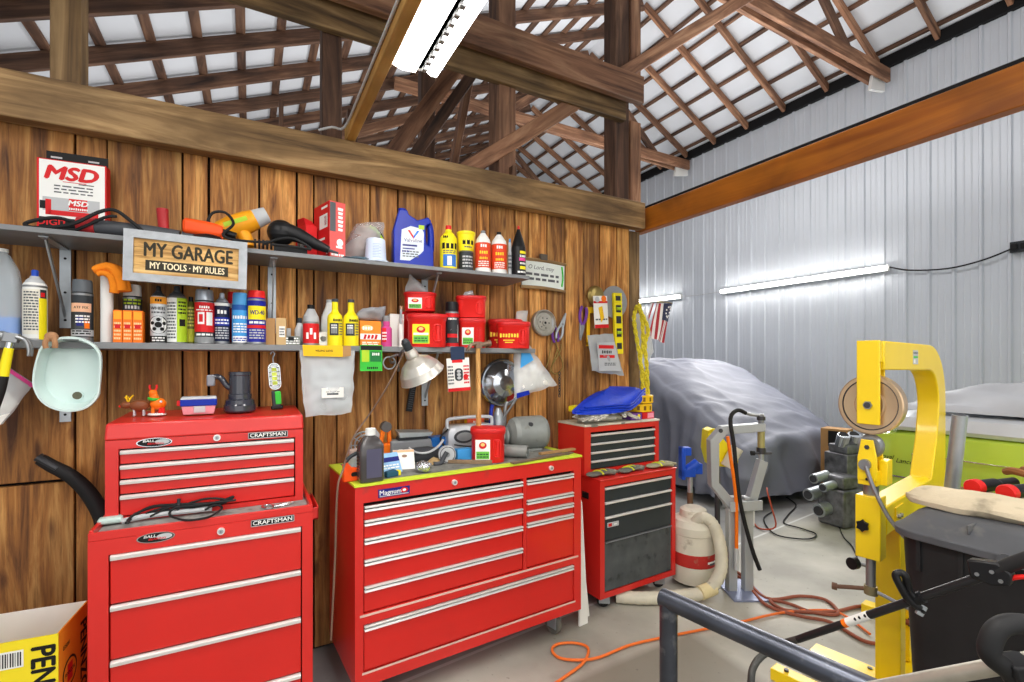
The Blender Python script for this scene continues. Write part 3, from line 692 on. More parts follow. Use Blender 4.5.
def cf(u, v):
    a = 2*pi*v; L = (u-.5)*.72; e = (1-abs(2*u-1)**6)**.5
    return ((.125*math.cos(a)+.01*noise.noise(Vector((L*9, a, 2))))*(.55+.45*e)+.03*math.sin(L*5), -L, .038*math.sin(a)*(.4+.6*e)+.010*noise.noise(Vector((L*12, a*1.5, 0))))
cl.sheet(cf, 36, 18, tan); o = cl.build('canvas_cloth'); tag(o, 'thick folded tan canvas cloth stained grey, lying across the black bin lid', 'cloth')
# two red-ended tins and a glove on the canvas
for k, (x, y, lab) in enumerate(((2.43, .765, 'black cylinder with a red round end lying on the canvas, nearer the steel pipe'), (2.43, .675, 'black cylinder with a red round end lying on the canvas, at the right picture edge'))):
    t = thing('flashlight', lab, 'flashlight', (x, y, 1.026), rad(-100))
    b = MB(); b.lathe([(.024, 0), (.024, .10), (.019, .12), (.019, .22), (.015, .225)], black, RX(-pi/2)); b.build('barrel', t)
    b = MB(); b.lathe([(.027, -.035), (.030, -.03), (.030, -.004), (.024, 0)], redp, RX(-pi/2)); b.build('end_cap', t)
t = thing('work_glove', 'brown leather work glove lying behind the red-ended cylinders at right', 'glove', (2.72, .66, 1.02), rad(20))
b = MB(); lea = pm('brown_leather', (150, 98, 56), .75, 0, .15); b.ball((0, 0, .03), (.07, .05, .028), lea)
for i, yy in enumerate((-.04, -.015, .012, .038)): b.tube([(.03, yy*.8, .03), (.09, yy*1.1, .042), (.15-.01*i, yy*1.3, .024)], .014, lea, 8)
b.tube([(-.01, .03, .03), (.03, .08, .038), (.07, .1, .026)], .015, lea, 8); b.build('leather', t)

# ---- leaning galvanised pipe
o = MB(); p1 = at(960, 415, X=2.62); p0 = Vector((2.71, 1.02, 0))
o.cyl(p0, p1, .026, galv, 20); o.cyl(p1-(p1-p0)*.002, p1+(p1-p0)*.0005, .022, darksteel, 20); tag(o.build('steel_pipe'), 'thick grey galvanised pipe standing tilted behind the black bin', 'pipe')

# ---- tube rail in the foreground
rl = thing('steel_rail', 'dark round-tube steel frame rail with a corner post, in the foreground', 'rail', (0, 0, 0))
tubem = pm('raw_steel_tube', (84, 88, 98), .34, .8, .3, 7, dirt=((150, 152, 158), 16, .6))
pa, pb = Vector((.985, .935, .862)), Vector((1.075, .40, .862))
b = MB(); b.cyl(pa-(pb-pa)*.035, pb, .0245, tubem, 20); b.build('top_rail', rl)
b = MB(); b.cyl((pa.x, pa.y, 0), (pa.x, pa.y, .862), .0235, tubem, 20); b.build('post', rl)
b = MB(); b.cyl((pb.x, pb.y, 0), (pb.x, pb.y, .862), .0235, tubem, 20); b.build('post', rl)

# ---- brush cutters
def seg(b, pts, r, m, n=12): b.tube(pts, r, m, n, k=1)
bc = thing('string_trimmer', 'black-shafted string trimmer with loop handle and red trigger, in front of the bin', 'string trimmer', (0, 0, 0))
A, B = at(778, 646, T=1.46), at(1075, 545, T=.95); dv = B-A
b = MB(); low = at(755, 664, T=1.43); lo2 = at(749, 700, T=1.40); l3 = Vector((lo2.x-.03, lo2.y+.03, .12)); l4 = Vector((lo2.x-.05, lo2.y+.06, 0.03))
b.tube([l4, l3, lo2, low, A, A+dv*.1], .0100, pm('scuffed_black_tube', (66, 66, 62), .5, .2, .3, 20), 12, k=8); b.cyl(A+dv*.1, B, .0102, pm('satin_black_tube', (40, 40, 42), .32, .4, .2), 14); b.build('shaft', bc)
b = MB(); b.ball(l4, (.05, .05, .03), black); b.build('cutting_head', bc)
q0, q1 = A+dv*.32, A+dv*.405
b = MB(); b.cyl(q0, q1, .0110, pm('white_label', (226, 226, 220), .5, 0, .08), 14); b.cyl(A+dv*.305, q0, .0110, orange, 14)
for k in (.35, .55, .8): p = q0+(q1-q0)*k; b.ball(p+Vector((-.007, -.005, .006)), (.005, .005, .005), inkblack, 8)
b.build('label_sleeve', bc)
hx = A+dv*.575; tdir = dv.normalized(); sd = Vector((math.sin(AZ), -math.cos(AZ), 0)); upv = Vector((0, 0, 1))
b = MB(); lk = .62
lp = [hx+lk*q for q in (sd*.0+upv*-.022+tdir*.02, sd*-.02+upv*.03+tdir*-.01, sd*-.045+upv*.085, sd*-.052+upv*.105+tdir*-.012, sd*-.065+upv*.10-tdir*.02, sd*-.06+upv*.06-tdir*.01, sd*-.03-tdir*.005, sd*.01-upv*.035)]
b.tube(lp, .0085, black, 10, k=5); b.cyl(hx-tdir*.015, hx+tdir*.015, .014, black, 14); b.build('loop_handle', bc)
b = MB(); e = hx+sd*.010-upv*.028; b.box(-.009, .009, -.004, .004, -.013, .013, galv, TR(*e) @ RZ(-.5) @ RY(.5)); b.cyl(e+Vector((-.006, -.008, 0)), e, .004, inkblack); b.build('clamp_plate', bc, bevel=.002)
hq = A+dv*.79
Mh = Matrix((tdir, tdir.cross(Vector((-.8, .6, 0))).normalized(), Vector((0, 0, 0)))).to_4x4()
yv = upv.cross(tdir).normalized(); zv = tdir.cross(yv); Mh = Matrix((tdir, yv, zv)).transposed().to_4x4(); Mh.translation = hq; Mh = Mh @ Matrix.Diagonal((.68, .68, .68, 1))
b = MB(Mh); b.prismY([(-.045, .012), (-.02, .055), (-.01, .056), (.05, .022), (.06, -.02), (.03, -.045), (-.01, -.03)], -.02, .02, black)
for x, z in ((-.02, .012), (.02, .005), (.022, -.025)): b.cyl((x, .019, z), (x, .024, z), .006, steel, 10); b.cyl((x, -.019, z), (x, -.024, z), .006, steel, 10)
b.build('throttle_housing', bc, bevel=.004)
b = MB(Mh); b.tube([(.04, 0, -.026), (.075, 0, -.034), (.10, 0, -.05), (.11, 0, -.066)], [.008, .006], redp, 8); b.build('trigger', bc)
b = MB(Mh); b.tube([(.03, 0, .0), (.08, 0, .006), (.22, 0, .006)], .021, black2, 14); b.build('grip', bc)
sc2 = thing('string_trimmer', 'string trimmer with a bare metal shaft and thick black handle, lowest at bottom right', 'string trimmer', (0, 0, 0))
A2, B2 = at(866, 690, T=.92), at(1060, 655, T=.70); d2 = B2-A2
b = MB(); b.cyl(A2, B2, .0125, pm('bare_shaft', (186, 182, 170), .4, .6, .12, 20), 14); b.build('shaft', sc2)
b = MB(); tp = 0.72
def s2(u, v, T=tp): return at(u+7, v, T=T)
b.tube([s2(1014, 690), s2(1003, 672), s2(984, 656), s2(983, 644), s2(990, 630), s2(1003, 624), s2(1024, 625), s2(1045, 629)], .0145, black2, 12, k=5); b.build('loop_handle', sc2)
b = MB(); M2 = Matrix.Translation(s2(1010, 672)) @ RZ(AZ-pi/2)
b.prismY([(-.02, .0), (-.024, .018), (.01, .022), (.04, .018), (.06, -.03), (.01, -.03)], -.02, .02, black, M2); b.cyl(M2 @ Vector((.015, -.03, 0)), M2 @ Vector((.015, .02, 0)), .009, darksteel, 12); b.build('clamp_block', sc2, bevel=.004)

# ---- grey planishing hammer on its pedestal
ph = thing('planishing_hammer', 'grey steel C-frame air planishing hammer on a two-leg pedestal, before the covered car', 'machine', (2.815, 2.065, 0), AZ-pi/2)
s_ = 3.15/FOC; UC = 733
def pz(u, v): return ((u-UC)*s_, EYE-(v-HV)*s_)
def flatbar(b, pts, w, d, m):
    for p, q in zip(pts, pts[1:]): b.bar((p[0], 0, p[1]), (q[0], 0, q[1]), d, w, m, up=(0, -1, 0)) if False else b.bar((p[0], 0, p[1]), (q[0], 0, q[1]), d, w, m, up=(0, 0, 1) if abs(p[0]-q[0]) > .01 else (1, 0, 0))
def frame_poly(pts_out, pts_in): return pts_out+pts_in[::-1]
out = [pz(757, 423), pz(714, 426), pz(702, 440), pz(703, 485), pz(721, 508), pz(748, 507)]
inn = [pz(757, 431), pz(718, 434), pz(711, 443), pz(711, 482), pz(726, 500), pz(741, 500)]
b = MB(); b.prismY(frame_poly(out, inn), -.035, .035, greyframe)
b.prismY([pz(739, 505), pz(748, 505), pz(760, 462), pz(752, 459)], -.03, .03, greyframe); b.prismY([pz(720, 500), pz(752, 498), pz(752, 508), pz(720, 510)], -.06, -.05, greyframe); b.prismY([pz(720, 500), pz(752, 498), pz(752, 508), pz(720, 510)], .05, .06, greyframe)
b.build('c_frame', ph, bevel=.004)
for u in (725, 741):
    b = MB(); x = (u-UC)*s_; b.box(x-.028, x+.028, -.03, .03, .01, .62, greyframe); b.build('leg', ph, bevel=.004)
b = MB(); b.box(-.10, .12, -.15, .15, 0, .012, pm('base_plate_blue_grey', (132, 140, 168), .45, .3)); b.build('base_plate', ph)
xh = (755-UC)*s_
b = MB(); b.cyl((xh, 0, 1.05), (xh, 0, 1.16), .017, steel); b.cyl((xh, 0, 1.12), (xh, 0, 1.145), .026, darksteel); b.cyl((xh, 0, .93), (xh, 0, 1.05), .022, pm('hammer_brass', (176, 168, 112), .4, .5)); b.cyl((xh, 0, .90), (xh, 0, .94), .028, darksteel); b.cyl((xh, 0, .80), (xh, 0, .90), .018, galv); b.build('air_hammer', ph)
b = MB(); b.tube([(xh-.06, -.01, .905), (xh+.06, -.01, .905)], .009, darksteel); b.cyl((xh-.07, -.01, .905), (xh-.05, -.01, .905), .016, black); b.build('lever', ph)
b = MB(); b.tube([(xh, 0, 1.15), (xh-.06, 0, 1.155), (xh-.12, 0, 1.17)], .011, steel); b.build('air_fitting', ph)
b = MB(); b.tube([(xh-.10, 0, 1.165), (xh-.16, -.01, 1.185), (xh-.215, -.03, 1.13), (xh-.20, -.05, .95), (xh-.17, -.06, .62), (xh-.10, -.07, .32), (xh-.045, -.07, .17)], .013, black2, 10); b.build('air_hose', ph)
b = MB(); b.tube([(xh-.24, -.045, 1.02), (xh-.225, -.05, .90), (xh-.19, -.055, .62), (xh-.185, -.05, .30)], .011, orange, 10); b.cyl((xh-.185, -.05, .16), (xh-.185, -.05, .30), .014, lgrey); b.build('supply_hose', ph)
b = MB(); b.cyl(((712-UC)*s_, -.04, 1.055), ((712-UC)*s_, -.036, 1.055), .014, darksteel); b.build('frame_bolt', ph)

# ---- blue clamp on a pole, folded yellow bracket
t = thing('pipe_stand', 'blue cast clamp head on a rusty pole, between red chest and grey machine', 'stand', (2.91, 2.55, 0), AZ-pi/2)
b = MB(); b.cyl((0, 0, .012), (0, 0, .52), .021, pm('rusty_pole', (124, 96, 72), .7, .3, .25)); b.cyl((0, 0, .52), (0, 0, .68), .020, galv); b.lathe([(.08, 0), (.08, .01), (.03, .02)], MATS['rusty_pole']); b.build('pole', t)
b = MB(); bl = pm('blue_cast_enamel', (34, 84, 200), .4, 0, .1)
b.box(-.075, -.045, -.04, .04, .62, .86, bl); b.box(-.075, .03, -.04, .04, .64, .70, bl); b.box(-.075, .0, -.035, .035, .80, .86, bl); b.cyl((-.02, 0, .68), (.06, 0, .74), .04, bl); b.box(.02, .085, -.03, .03, .66, .74, bl); b.build('clamp_head', t, bevel=.006)
t = thing('steel_bracket', 'folded yellow steel bracket with a fibre roll, behind the grey planishing hammer frame', 'bracket', (3.12, 2.46, 0), AZ-pi/2)
b = MB(); b.prismY([(-.10, .84), (-.09, .98), (-.04, 1.0), (.14, .78), (.13, .70), (-.07, .72)], -.02, -.005, yellowp); b.prismY([(-.10, .84), (-.09, .98), (-.05, 1.0), (-.05, .72), (-.07, .72)], -.02, .10, yellowp); b.build('bracket', t, bevel=.003)
b = MB(); b.cyl((.03, -.06, .72), (.11, -.06, .86), .045, cream); b.build('fibre_roll', t)
b = MB(); b.cyl((0, .03, 0), (0, .03, .75), .02, darksteel); b.lathe([(.06, 0), (.06, .012), (.02, .02)], darksteel, TR(0, .03, 0)); b.build('stand_post', t)

# ---- shop vacuum
vc = thing('shop_vacuum', 'dirty cream shop vacuum with a red band and thick ribbed hose on the floor', 'vacuum', (2.655, 2.30, 0), 0)
b = MB(); b.lathe([(.115, .02), (.14, .03), (.145, .10), (.145, .145)], cream); b.lathe([(.145, .145), (.1465, .15), (.1465, .225), (.145, .23)], pm('vac_red', (186, 50, 44), .45, dirt=((150, 120, 100), 18, .64))); b.lathe([(.145, .23), (.145, .345), (.150, .35), (.150, .365)], cream); b.build('tank', vc)
b = MB(); b.lathe([(.152, .365), (.152, .40), (.13, .44), (.09, .455), (.085, .50), (.06, .515)], cream)
b.build('motor_head', vc)
b = MB(); b.box(.125, .165, -.03, .0, .30, .42, cream); b.build('latch', vc, bevel=.005)
b = MB(); b.patch(.1475, -.2, .6, .175, .19, inkwhite); b.patch(.1476, -.1, .3, .165, .178, inkgrey); b.build('band_print', vc)
b = MB(); pts = [Vector(a)-Vector((2.655, 2.30, 0)) for a in ((2.60, 2.25, .42), (2.62, 2.19, .475), (2.66, 2.14, .43), (2.665, 2.09, .30), (2.61, 2.05, .17), (2.50, 2.06, .075), (2.36, 2.13, .046), (2.15, 2.22, .042), (2.0, 2.33, .04))]
sp = smooth_pts(pts, 9); hose = pm('ribbed_hose', (206, 200, 180), .6, 0, .08, 12, dirt=((120, 110, 92), 22, .66))
rr = [.040 if i % 2 else .0365 for i in range(len(sp))]
vs = []
b.tube(sp, rr, hose, 14, k=1); b.build('hose', vc)
b = MB(); b.cyl(pts[5]+Vector((.05, -.01, .012)), pts[5]-Vector((.05, -.01, .008)), .043, pm('hose_tape', (222, 206, 160), .6), 16); b.build('hose_tape', vc)

# ================================================================ vehicles, wall lights, floor cords
# ---- car under a grey cover: a cloth hung over the car's own outline
cvx0, cvx1, cvy0, cvy1 = 4.42, 6.22, 3.20, 7.4
HP = [(3.2, .70), (3.45, .86), (3.75, 1.03), (4.1, 1.21), (4.5, 1.43), (4.75, 1.495), (5.4, 1.50), (7.4, 1.48)]
def hprof(y):
    for (a, ha), (b_, hb) in zip(HP, HP[1:]):
        if y <= b_:
            t = max(0, (y-a)/(b_-a)); t = t*t*(3-2*t)*.5+t*.5; return ha+(hb-ha)*t
    return HP[-1][1]
cov = pm('car_cover_cloth', (118, 121, 134), .6, 0, .05, 3, bump=.15, bscale=30)
def cover(u, v):
    X = cvx0-.98+(cvx1-cvx0+1.96)*u; Y = cvy0-.62+(cvy1-cvy0+.62)*v
    ex = max(cvx0-X, X-cvx1, 0); ey = max(cvy0-Y, 0); e = math.hypot(ex, ey)
    px, py = min(max(X, cvx0), cvx1), max(Y, cvy0)
    sx = (px-(cvx0+cvx1)/2)/((cvx1-cvx0)/2)
    top = hprof(py)-.085*abs(sx)**5
    # folds: gathers running down the flanks and slanting over the bonnet
    run = py*1.0+ (px-4.4)*.5
    fold = .45-abs(noise.noise(Vector((run*3.6, e*.9, 3.1))))*1.3+noise.noise(Vector((run*9, e*1.3, 8)))*.22
    def crease(a, c, k, amp): return amp*(1-abs(noise.noise(Vector((a, c, k))))*2.2)
    flat = noise.noise(Vector((px*2.6+py*1.4, py*3.2-px*1.2, 5)))*.03+crease(px*1.1+py*3.4, (py*.5-px)*.7, 7, .030)+crease(px*2.0-py*1.2, py*1.3+px*2.2, 2, .016)+crease(px*3+py*6.5, py*.8-px*1.1, 12, .014)
    r = .10
    if e < 1e-6: return (px, py, top+flat)
    hem = .13+.05*noise.noise(Vector((X*2.1, Y*2.1, 0)))
    k = min(e/r, pi/2); drop = r*(1-math.cos(k)) + max(0, e-r*pi/2); outw = r*math.sin(k)+.05*max(0, e-r)
    z = max(hem, top-drop)
    lim = max(0, min(1, (top-z)/.25))
    nx, ny = ((X-px)/e, (Y-py)/e)
    outw += fold*.19*lim + (.0 if z > hem else .04*noise.noise(Vector((X*7, Y*7, 2))))
    return (px+nx*outw, py+ny*outw, z+flat*(1-lim))
car = thing('covered_car', 'car hidden under a wrinkled grey cloth cover, parked against the metal wall', 'car', (0, 0, 0))
b = MB(); b.sheet(cover, 190, 210, cov); b.build('car_cover', car, smooth=80)
b = MB(); b.loft([[(x, y, z) for x, z in ((4.6, .25), (5.9, .25), (5.95, .5), (5.6, .62), (4.9, .62), (4.55, .5))] for y in (3.3, 4.2, 7.2)], charcoal); b.build('car_body', car)
for x in (4.53, 5.98):
    b = MB(TR(x, 4.05, .315) @ RY(pi/2)); b.lathe([(.10, -.09), (.19, -.10), (.30, -.09), (.315, -.06), (.315, .06), (.30, .09), (.19, .10), (.10, .09)], black2, n=32, mats=[lgrey, black2, black2, black2, black2, black2, lgrey]); b.build('wheel', car)

# ---- lime hardtop with a cloth over its roof
gc = thing('green_car', 'lime green classic car with chrome script on its flank, at the right before metal wall', 'car', (0, 0, 0))
limec = pm('lime_car_paint', (186, 214, 74), .18, 0, .03, 2, coat=.6)
def sec(y, k=1.0, top=1.045):
    p = [(3.84, .22), (3.77, .27), (3.745, .45), (3.74, .62), (3.755, .72), (3.765, .735), (3.765, .76), (3.75, .80), (3.75, .93), (3.775, top-.02), (3.83, top), (4.6, top+.02), (5.30, top), (5.42, top-.04), (5.45, .7), (5.42, .35), (5.3, .22)]
    return [(4.6+(x-4.6)*k, y, .5+(z-.5)*(.75+.25*k)) for x, z in p]
b = MB(); b.loft([sec(1.83, .86, 1.0), sec(1.80, .93, 1.02), sec(1.73, .98, 1.03), sec(1.55, 1.0), sec(1.2, 1.0, 1.05), sec(.2, 1.0, 1.06), sec(-2.6, 1.0, 1.06), sec(-2.8, .9, 1.0)], limec); b.build('body', gc, smooth=30)
b = MB(); b.box(3.744, 3.765, -2.5, 1.78, .742, .752, chrome); b.box(3.738, 3.75, -2.5, 1.5, .905, .911, chrome); b.build('side_trim', gc, bevel=.002)
b = MB(); Mx = Matrix(((0, 0, -1, 3.7425), (-1, 0, 0, 0), (0, 1, 0, 0), (0, 0, 0, 1)))
b.text('Royal', .042, inkblack, TR(0, 1.642, .868) @ Mx, .0, .95, .35); b.text('Lancer', .042, inkblack, TR(0, 1.53, .852) @ Mx, .0, .95, .35); b.build('chrome_script', gc)
b = MB()
b.box(3.80, 5.4, -2.6, 1.72, .12, .30, black); b.build('sill', gc)
for y in (1.28, -1.9):
    b = MB(TR(3.86, y, .34) @ RY(pi/2)); b.lathe([(.2, -.09), (.31, -.10), (.335, -.07), (.335, .07), (.31, .1), (.2, .09)], black2, n=32); b.build('wheel', gc)
b = MB()
def top1(u, v):
    y = 1.86-4.4*u; x = 3.775+1.5*v; z = 1.06+.12*min(1, v*7)+.05*math.sin(pi*v); return (x+.10*v*(u < .02), y, z)
b.loft([[(3.80, y, 1.05), (3.785, y, 1.075), (3.83, y, 1.13+.006*i), (3.95, y, 1.15+.006*i), (5.2, y, 1.16), (5.36, y, 1.08), (5.36, y, 1.05)] for i, y in enumerate((1.68, 1.62, 1.1, .4, -2.4))], pm('silver_deck', (206, 210, 214), .35, .3, .04)); b.build('top_boot', gc)
sh = MB()
def tarp(u, v):
    y = 1.63-3.7*u; k = min(1, u*3.2)
    hh = (.10+.20*k*(1-.15*u))*(math.sin(pi*min(1, v*1.02+.0))**.55 if 0 < v < 1 else 0)
    w = -.11*abs(noise.noise(Vector((u*11+v*5, v*4, 1))))+.045*noise.noise(Vector((u*7-v*3, v*2.5+u*3, 6)))
    return (3.92+1.25*v, y+.02*noise.noise(Vector((v*8, u*4, 2))), max(1.18, 1.176+max(0, hh)+(w+.03 if 0 < v < 1 else 0)))
sh.sheet(tarp, 70, 40, pm('white_tarp', (172, 175, 180), .5, 0, .05)); o = sh.build('dust_sheet', smooth=70); tag(o, 'pale grey dust sheet heaped over the roof of the lime green car', 'sheet')

# ---- bits of engine between the cars
en = thing('engine', 'dark metal engine with bright cylinders standing on the floor between the two cars', 'engine', (4.80, 2.47, 0), rad(-6))
em = pm('engine_block', (120, 120, 124), .4, .6, .5, 14)
b = MB(); b.box(-.13, .13, -.12, .13, .0, .34, em); b.box(-.10, .10, -.10, .10, .34, .46, em); b.build('block', en, bevel=.02)
for k, (y, z, r) in enumerate(((.09, .42, .045), (.14, .26, .055), (.04, .14, .06), (.0, .36, .04))):
    b = MB(); b.cyl((-.24, y, z), (-.06, y, z+.02), r, galv, 18); b.cyl((-.25, y, z), (-.24, y, z), r*.7, darksteel, 18); b.build('cylinder', en, bevel=.006)
bx = thing('parts_box', 'small brown-and-black carton standing by the metal wall between the cars', 'box', (5.45, 2.84, 0), rad(12))
b = MB(); b.box(-.10, .10, -.12, .12, 0, .80, brown); b.box(-.105, -.10, -.11, .05, .62, .78, inkblack); b.rectF(-.08, .06, -.121, .62, .74, inkred); b.build('carton', bx)
en2 = thing('carburettor_stack', 'tall engine part with two chrome ports, behind the yellow machine and the engine', 'engine part', (5.1, 2.58, 0), rad(-10))
b = MB(); b.box(-.13, .13, -.12, .12, .0, .62, em); b.box(-.10, .10, -.10, .10, .62, .70, em); b.build('manifold', en2, bevel=.01)
for x in (-.08, .06):
    b = MB(); b.cyl((x, -.02, 0.70), (x-.02, -.06, .80), .055, chrome, 20); b.cyl((x-.02, -.06, .80), (x-.021, -.062, .803), .04, inkblack, 20); b.build('intake', en2, bevel=.004)

# ---- wall tube lights and their wire
tubeg = pm('light_tube', (255, 252, 246), .4, emit=32)
def wall_light(lab, y0, y1, z0, z1):
    t = thing('tube_light', lab, 'light', (6.94, y0, z0))
    b = MB(); b.bar((0, 0, 0), (0, y1-y0, z1-z0), .05, .075, white); b.build('housing', t, bevel=.006)
    b = MB(); b.cyl((-.045, .03, 0), (-.045, y1-y0-.03, z1-z0), .026, tubeg, 14); b.build('tube', t)
    return t
wall_light('long glowing tube light mounted across the metal wall, above the covered car', 3.01, 5.42, 2.665, 2.675)
wall_light('short glowing tube light on the metal wall right beside the wood post', 6.27, 8.6, 2.70, 2.76)
for n_, (y, z, e, lo) in enumerate(((4.2, 2.67, 110, 2.3), (7.4, 2.73, 60, 2.2))):
    l = area('tube_light_glow', (6.80, y, z), (0, rad(90), 0), .12, lo, e, (1, .98, .95))
wr = MB(); wr.tube([(6.93, 3.0, 2.67), (6.95, 2.8, 2.60), (6.95, 2.45, 2.56), (6.95, 2.15, 2.60), (6.96, 1.92, 2.68)], .009, black, 8); wr.tube([(6.93, 6.25, 2.70), (6.96, 5.9, 2.685), (6.93, 5.45, 2.68)], .005, lgrey, 6)
t = thing('light_wire', 'black wire sagging from the long tube light to the wall socket', 'wire', (0, 0, 0)); wr.build('wire', t)
t = thing('wall_socket', 'small black socket box on the metal wall at the right edge', 'socket', (6.95, 1.86, 2.685))
b = MB(); b.box(-.03, .02, -.07, .07, -.055, .055, charcoal); b.box(-.035, -.03, -.05, -.01, -.03, .03, inkblack); b.build('box', t, bevel=.006); b = MB(); b.box(-.06, -.03, .01, .06, -.03, .03, black); b.build('plug', t, bevel=.004)

# ---- wrap fixture hung beside the lumber
sl = thing('shop_light', 'long white fluorescent wrap fixture glowing beside the yellow overhead board', 'light', (.585, 1.93, 2.70))
b = MB(); b.box(-.115, .11, -3.4, 0, .03, .055, white); b.box(.014, .034, -3.4, 0, .0, .03, lgrey); b.prismY([(-.115, .03), (-.105, .0), (-.05, -.018), (.012, -.014), (.012, .03)], -.006, 0, white); b.build('housing', sl, bevel=.003)
gl = pm('glowing_diffuser', (255, 250, 244), .4, emit=9)
b = MB(); b.prismY([(-.113, .028), (-.104, .0), (-.05, -.020), (.008, -.016), (.011, .028)], -3.39, -.008, gl); b.build('diffuser', sl)
b = MB(); b.prismY([(.044, .028), (.046, .006), (.075, -.012), (.100, -.010), (.108, .028)], -3.39, -.008, gl); b.build('diffuser', sl)
b = MB(); b.box(.012, .040, -3.38, -.02, .0, .006, grey)
for k in range(60): b.box(.030, .050, -.04-k*.05, -.02-k*.05, -.012, .001, grey)
b.build('louvre', sl)
area('shop_light_glow', (.585, .3, 2.65), (0, 0, 0), .16, 3.2, 30, (1, .97, .94))
o = MB(); o.tube([(.30, 2.58, 2.66), (.36, 2.56, 2.68), (.42, 2.55, 2.69), (.430, 2.2, 2.70), (.430, 1.4, 2.70), (.430, .3, 2.70)], .006, lgrey, 8); tag(o.build('cable'), 'white cable running along the yellow overhead board to the wall beam', 'cable')

# ---- cords on the floor
def floor_line(name, px, r, m, lab, cat, z=.012, k=5):
    pts = [at(u, v, Z=z) for u, v in px]; b = MB(); b.tube(pts, r, m, 8, k=k); return tag(b.build(name), lab, cat)
floor_line('extension_cord', [(548, 688), (566, 676), (584, 662), (588, 648), (575, 643), (558, 644), (552, 650), (560, 658), (580, 660), (600, 657), (630, 645), (665, 637), (700, 630), (740, 622), (780, 613), (820, 610), (842, 614), (870, 634)], .007, pm('orange_cord', (236, 116, 46), .5, 0, .06), 'orange extension cord looping on the floor in front of the wide red cabinet', 'cord')
rub = pm('red_rubber_hose', (148, 82, 62), .6, 0, .12)
floor_line('air_hose', [(716, 572), (742, 578), (752, 590), (768, 606), (800, 616), (830, 622), (862, 640), (880, 644)], .010, rub, 'reddish air hose running from the grey machine towards the yellow foot, nearest the rail', 'hose')
floor_line('air_hose', [(708, 556), (740, 574), (766, 598), (800, 596), (826, 600), (838, 614), (812, 612), (790, 604), (770, 600), (786, 610), (830, 612), (862, 606), (884, 612)], .010, rub, 'reddish air hose tangled in loops on the floor beside the grey pedestal', 'hose')
floor_line('power_cord', [(786, 497), (796, 505), (788, 515), (784, 523), (800, 528), (816, 534), (808, 539), (780, 536), (768, 528), (764, 518), (772, 512)], .006, black2, 'black power cord in a loop on the floor by the covered car', 'cord')
floor_line('power_cord', [(838, 500), (838, 520), (843, 536), (852, 546), (858, 560)], .005, black2, 'thin black cord hanging down beside the yellow ram housing', 'cord')
o = MB(); o.tube([(4.18, 2.78, .34), (4.10, 2.72, .32), (4.07, 2.66, .2), (4.06, 2.62, .05), (4.0, 2.72, .012), (4.1, 2.86, .012)], .007, pm('red_cord', (178, 76, 52), .5), 8); tag(o.build('jumper_lead'), 'red lead hanging from the nose of the covered car to the floor', 'lead')
t = thing('battery_charger', 'small white battery charger standing on the floor at the covered car', 'charger', (4.02, 2.86, 0), rad(-40))
b = MB(); b.box(-.05, .05, -.03, .03, 0, .19, white); b.box(-.03, .03, -.032, -.03, .08, .15, inkgrey); b.build('case', t, bevel=.008); b = MB(); b.tube([(-.03, 0, .19), (-.03, 0, .22), (.03, 0, .22), (.03, 0, .19)], .007, black); b.build('handle', t)

# ================================================================ shelves on the wood wall
UZ, LZ = 1.993, 1.577
def shelf(lab, x0, x1, z, th, yf):
    t = thing('wall_shelf', lab, 'shelf', (0, 0, z))
    b = MB(); b.box(x0, x1, yf, 2.67, -th, 0, greymetal); b.build('board', t, bevel=.002); return t
su = shelf('upper grey wall shelf carrying boxes, tools and the blue jug', -1.3, 1.405, UZ, .020, 2.375)
slw = shelf('lower grey wall shelf carrying cans, bottles and red tubs', -1.3, 1.45, LZ, .026, 2.385)
for t, th, xs, drop in ((su, .021, (-.68, .094, .878), .33), (slw, .027, (-.68, .878), .30)):
    for x in xs:
        b = MB(); b.box(x-.018, x+.018, 2.662, 2.668, -th-drop, -th, galv); b.box(x-.014, x+.014, 2.42, 2.66, -th-.005, -th, galv)
        b.bar((x, 2.445, -th-.006), (x, 2.66, -th-drop+.05), .018, .006, galv, up=(1, 0, 0))
        for k in (.12, .55, .9): b.cyl((x, 2.6625, -th-drop*k), (x, 2.660, -th-drop*k), .005, inkblack, 8)
        b.build('bracket', t)

